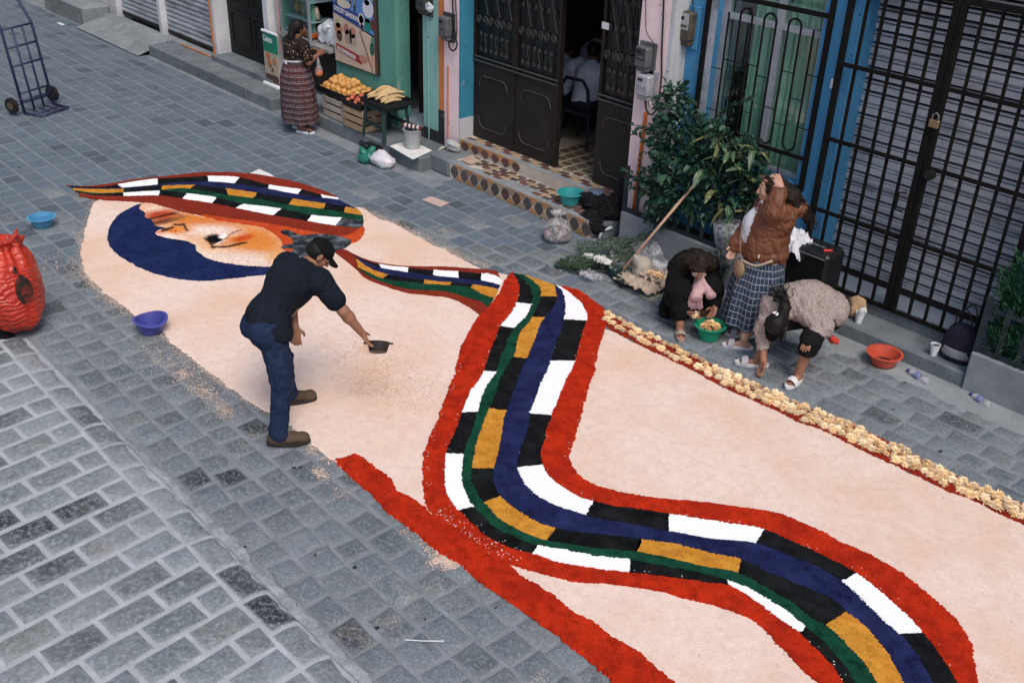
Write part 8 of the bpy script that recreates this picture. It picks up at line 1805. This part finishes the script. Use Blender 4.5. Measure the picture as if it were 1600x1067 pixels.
# ------------------------------------------------------------------ the woman bending down to set a flower
def build_bend_woman():
    t = thing('person', 'woman in pale boucle sweater bending down to lay flowers by hand', 'person', (-3.85, 6.9, 0))
    pel = v3(-3.79, 7.12, .50); mid = v3(-3.90, 7.02, .60); chest = v3(-3.965, 6.90, .60); neck = v3(-3.965, 6.765, .555); hd = v3(-3.935, 6.665, .475); fwd = nrm((-.22, -.02, -.97)); upv = nrm((.10, -.97, .18)); upv = nrm(upv-fwd*np.dot(upv, fwd)); rgt = np.cross(fwd, upv)
    sA = v3(-4.095, 6.80, .57); eA = v3(-4.085, 6.70, .33); wA = v3(-3.985, 6.625, .125); sB = v3(-3.83, 6.86, .585); eB = v3(-3.66, 6.90, .49); wB = v3(-3.655, 6.735, .455)
    kB = v3(-3.665, 6.76, .415); aB = v3(-3.705, 6.745, .10); kA = v3(-4.03, 6.76, .43); aA = v3(-4.075, 6.70, .09); dB = nrm((.28, -.95, 0)); dA = nrm((-.80, -.62, 0))
    dB = nrm((.10, -1, 0))
    F = Field((-4.4, 6.35, -.01), (-3.35, 7.45, .9), .0075)
    F.ell(pel, (.16, .15, .14), k=.04); F.cap(pel, mid, .13, .13, k=.05); F.cap(mid, chest, .13, .13, k=.05); F.cap(chest, neck, .11, .05, k=.04); F.cap(neck, hd-fwd*.0, .047, .046, k=.02); A = head(F, hd, fwd, upv, .95)
    for s_, e, w_ in ((sA, eA, wA), (sB, eB, wB)): F.cap(chest, s_, .07, .058, k=.04); limb(F, s_, e, w_, (.048, .042, .042, .028))
    hand(F, wA, (.22, -.45, -.86), (.75, -.2, .3), (.3, -.5, .1), .45, 1.0, .16); hand(F, wB, (.05, -.65, -.6), (-.85, -.1, 0), (-.1, .4, -.8), .5, .95, .16)
    for k_, a_, d_ in ((kB, aB, dB), (kA, aA, dA)): limb(F, pel+(k_-pel)*.1, k_, a_, (.095, .066, .058, .038), .03); foot(F, a_, d_, .95, .085)
    F.obj('body', SKIN_M, t); eyes(t, A, .95)
    bw = NT('boucle'); n1 = bw.noise(85, 3, .7); n2 = bw.noise(150, 2, .6); vv = bw.new('ShaderNodeTexVoronoi'); vv.inputs['Scale'].default_value = 90; bw.L(bw.co(), vv.inputs[0]); c = bw.mix(bw.ramp(n1, [(.42, (0, 0, 0)), (.6, (1, 1, 1))]), (.27, .205, .185), (.42, .345, .32)); n3 = bw.noise(48, 2, .5); c = bw.mix(bw.math('GREATER_THAN', n3, .70), c, (.16, .11, .09)); MBO = bw.done(c, .97, bw.bump(vv.outputs['Distance'], .7, .01), spec=.08)
    S = Field((-4.4, 6.45, .05), (-3.4, 7.45, .9), .0075); S.ell(pel+v3(0, -.01, .03), (.20, .17, .16), k=.06); S.cap(pel+v3(0, 0, .05), mid, .150, .160, k=.06); S.cap(mid, chest, .160, .152, k=.06); S.cap(chest, neck, .14, .075, k=.05)
    S.cap(chest, sA, .105, .085, k=.05); S.cap(sA, eA, .084, .066, k=.03); S.cap(eA, eA+(wA-eA)*.66, .064, .056, k=.02); S.cap(chest, sB, .11, .095, k=.05); S.cap(sB, eB, .095, .092, k=.03); S.cap(eB, eB+(wB-eB)*.55, .085, .062, k=.02)
    S.cut(pel+v3(.02, .06, -.09), nrm((.35, .2, -1))); S.noise(.007, 14, 2); S.ridge(.016, 17, 5); S.noise(.0028, 150, 8); S.obj('sweater', MBO, t)
    bp_ = cloth('black_trousers', (.0085, .0085, .009), None, 120, .9, .3, .3)
    T = Field((-4.3, 6.5, .1), (-3.4, 7.4, .75), .0085); T.ell(pel, (.185, .165, .16), k=.05); T.cap(pel, kB, .12, .088, k=.05); T.cap(kB, kB+(aB-kB)*.34, .085, .080, k=.03); T.cap(pel, kA, .12, .088, k=.05); T.cap(kA, kA+(aA-kA)*.34, .085, .080, k=.03); T.noise(.004, 18, 2); T.ridge(.008, 24, 3); T.cut(v3(0, 0, .285), (0, 0, -1)); T.obj('trousers', bp_, t)
    Mx = Matrix((rgt, fwd, upv)).transposed(); Hf = Field(hd-.32, hd+.34, .007); Hf.ell(A(0, -.022, .030), (.085, .098, .094), Mx, k=.01); Hf.cut(A(0, .052, -.01), nrm(fwd-upv*.1)); Hf.cap(A(0, -.08, -.02), A(.02, -.14, -.06), .05, .045, k=.03); Hf.cap(A(.02, -.14, -.06), A(.08, -.20, -.09), .045, .03, k=.03); Hf.noise(.006, 60, 2); Hf.noise(.003, 130, 3); Hf.obj('hair', M_hair, t)
    locks('hair_strand', t, [(tuple(A(.03, -.15, -.06)), tuple(rgt*.6-upv*.4-fwd*.5)), (tuple(A(.06, -.18, -.08)), tuple(rgt*.7-upv*.6-fwd*.2)), (tuple(A(.0, -.12, -.03)), tuple(rgt*.5-upv*.2-fwd*.6))], M_hair, .24, .0065, 60, .014, 4, .3)
    locks('hair_strand', t, [(tuple(A(s*.07, .02, .0)), tuple(-upv*.3+fwd*.8)) for s in (-1, 1)], M_hair, .16, .005, 36, .006, 5, .6)
    c = A(.035, -.115, .055); mb = MB()
    for s in (-1, 1): mb.ell(tuple(c+rgt*s*.014+upv*.008-fwd*.006), (.013, .013, .009), 8, 6); mb.ell(tuple(c+rgt*s*.010-upv*.012-fwd*.006), (.009, .009, .008), 8, 6)
    obj('hair_clip', mb, M_plast_w, t)
    for a_, d_ in ((aB, dB), (aA, dA)): sandal('sandal', t, a_, d_, M_white_shoe, M_white_shoe if a_ is aB else M_strap_g, .085, .98)
    mb = MB(); mb.ell(tuple(v3(-3.56, 6.93, .40)), (.05, .03, .03), 10, 6, fn=lambda d: 1+.25*math.sin(6*d.x+5*d.z)); tag(obj('red_cloth', mb, mat('cloth_red', (.55, .05, .03), .8), smooth=True), 'bright red scrap of cloth showing behind the bending woman\'s knee', 'cloth')
build_bend_woman()

# ------------------------------------------------------------------ people sitting at a table inside the open door
M_shirt = cloth('shirt_blue', (.62, .68, .84), None, 120, .9, .12, .3); M_chair = mat('chair_dark', (.022, .027, .042), .6, .2)
def sitter(label, pel, lean, face, turn, m_trouser):
    t = thing('person', label, 'person', (pel[0], pel[1], .35)); pel = np.array(pel, float); f = nrm((math.cos(turn), math.sin(turn), 0)); r = v3(f[1], -f[0], 0)
    chest = pel+v3(0, 0, .30)+f*lean*.7; neck = pel+v3(0, 0, .46)+f*lean; hd = neck+v3(0, 0, .12)+f*.04; F = Field(pel-v3(.6, .6, .5), pel+v3(.6, .6, .85), .012)
    F.ell(pel, (.16, .16, .13), k=.04); F.cap(pel, chest, .13, .14, k=.05); F.cap(chest, neck, .12, .05, k=.04); F.cap(neck, hd, .048, .046, k=.02); A = head(F, hd, nrm(f*.9+v3(0, 0, -.3)), (0, 0, 1), .98)
    S = Field(pel-v3(.6, .6, .3), pel+v3(.6, .6, .7), .011); S.cap(pel+v3(0, 0, .02), chest, .165, .175, k=.05); S.cap(chest, neck-v3(0, 0, .02), .16, .075, k=.05)
    T = Field(pel-v3(.75, .75, .5), pel+v3(.75, .75, .3), .012); T.ell(pel, (.17, .17, .13), k=.04)
    for s in (-1, 1):
        sh = neck+r*s*.18-v3(0, 0, .06); e = sh+v3(0, 0, -.24)+f*.12+r*s*.05; w_ = e+f*.20+v3(0, 0, .08)-r*s*.06; F.cap(chest, sh, .07, .06, k=.04); limb(F, sh, e, w_, (.048, .04, .04, .027)); hand(F, w_, f, -r*s, (0, 0, -1), .6); S.cap(chest, sh, .10, .088, k=.05); S.cap(sh, e, .084, .07, k=.03); S.cap(e, e+(w_-e)*.4, .068, .06, k=.02)
        k_ = pel+f*.40+r*s*.10+v3(0, 0, .02); a_ = k_+v3(0, 0, -.37)-f*.03; limb(F, pel+r*s*.08, k_, a_, (.08, .06, .05, .036), .03); T.cap(pel+r*s*.08, k_, .095, .075, k=.04); T.cap(k_, a_, .07, .06, k=.03); F.cap(a_, a_+f*.14-v3(0, 0, .03), .038, .03)
    F.obj('body', SKIN_D, t); S.noise(.006, 24, 3); S.cut(pel-v3(0, 0, .03), (0, 0, -1)); S.obj('shirt', M_shirt, t); T.obj('trousers', m_trouser, t)
    fw_ = nrm(f*.9+v3(0, 0, -.3)); u_ = nrm(v3(0, 0, 1)-fw_*fw_[2]); Mx = Matrix((np.cross(fw_, u_), fw_, u_)).transposed(); Hf = Field(hd-.16, hd+.17, .010); Hf.ell(A(0, -.022, .030), (.088, .10, .096), Mx, k=.01); Hf.cut(A(0, .05, 0), fw_); Hf.obj('hair', M_hair, t)
    return t
def chair(label, c, turn):
    t = thing('plastic_chair', label, 'chair', (c[0], c[1], .35)); f = nrm((math.cos(turn), math.sin(turn), 0)); r = v3(f[1], -f[0], 0); c = v3(c[0], c[1], .35)
    rot = Matrix((f, -r, (0, 0, 1))).transposed(); mb = MB(); mb.box(tuple(c+v3(0, 0, .42)), (.42, .42, .03), rot=rot); obj('seat', mb, M_chair, t)
    for a in (-1, 1):
        for b in (-1, 1): mb = MB(); mb.tube([c+f*a*.18+r*b*.18+v3(0, 0, .42), c+f*a*.21+r*b*.21], .018, 6); obj('leg', mb, M_chair, t)
    mb = MB(); mb.tube([c-f*.19+r*.19+v3(0, 0, .42), c-f*.24+r*.19+v3(0, 0, .74), c-f*.25+r*.12+v3(0, 0, .84), c-f*.25-r*.12+v3(0, 0, .84), c-f*.24-r*.19+v3(0, 0, .74), c-f*.19-r*.19+v3(0, 0, .42)], .022, 6); obj('back_frame', mb, M_chair, t, smooth=True)
M_jn = cloth('dark_jeans', (.016, .022, .04), None, 120, .9)
tA = R(100)
sitter('person in blue shirt seated nearest the open door with back turned', (-8.44, 8.98, .86), .10, None, tA, M_jn); chair('dark plastic chair of the seated person nearest the door opening', (-8.44, 8.98), tA)
sitter('person in blue shirt seated half hidden behind the closed door leaf', (-8.90, 8.95, .84), .08, None, R(80), M_jn); chair('dark plastic chair half hidden by the closed door leaf', (-8.90, 8.95), R(80))
sitter('person in blue shirt seated at the far side of the inner table', (-9.14, 9.72, .90), .12, None, R(40), M_jn); chair('dark plastic chair at the far side of the inner table', (-9.14, 9.72), R(40))
t = thing('table', 'small dark table between the seated people inside the house', 'table', (-8.75, 9.6, .35)); mb = MB(); mb.box((-8.72, 9.50, 1.05), (.7, .6, .03)); obj('table_top', mb, mat('table_dark', (.06, .05, .04), .6), t)
for a in (-1, 1):
    for b in (-1, 1): mb = MB(); mb.box((-8.72+a*.3, 9.50+b*.25, .69), (.04, .04, .69)); obj('leg', mb, M_ply, t)
mb = MB(); mb.lathe([(.03, 0), (.05, .02), (.12, .05), (.12, .055), (0, .03)], 18, (-8.66, 9.36, 1.066)); tag(obj('serving_dish', mb, mat('dish', (.25, .27, .25), .4)), 'pale shallow dish on the table inside the door', 'dish')
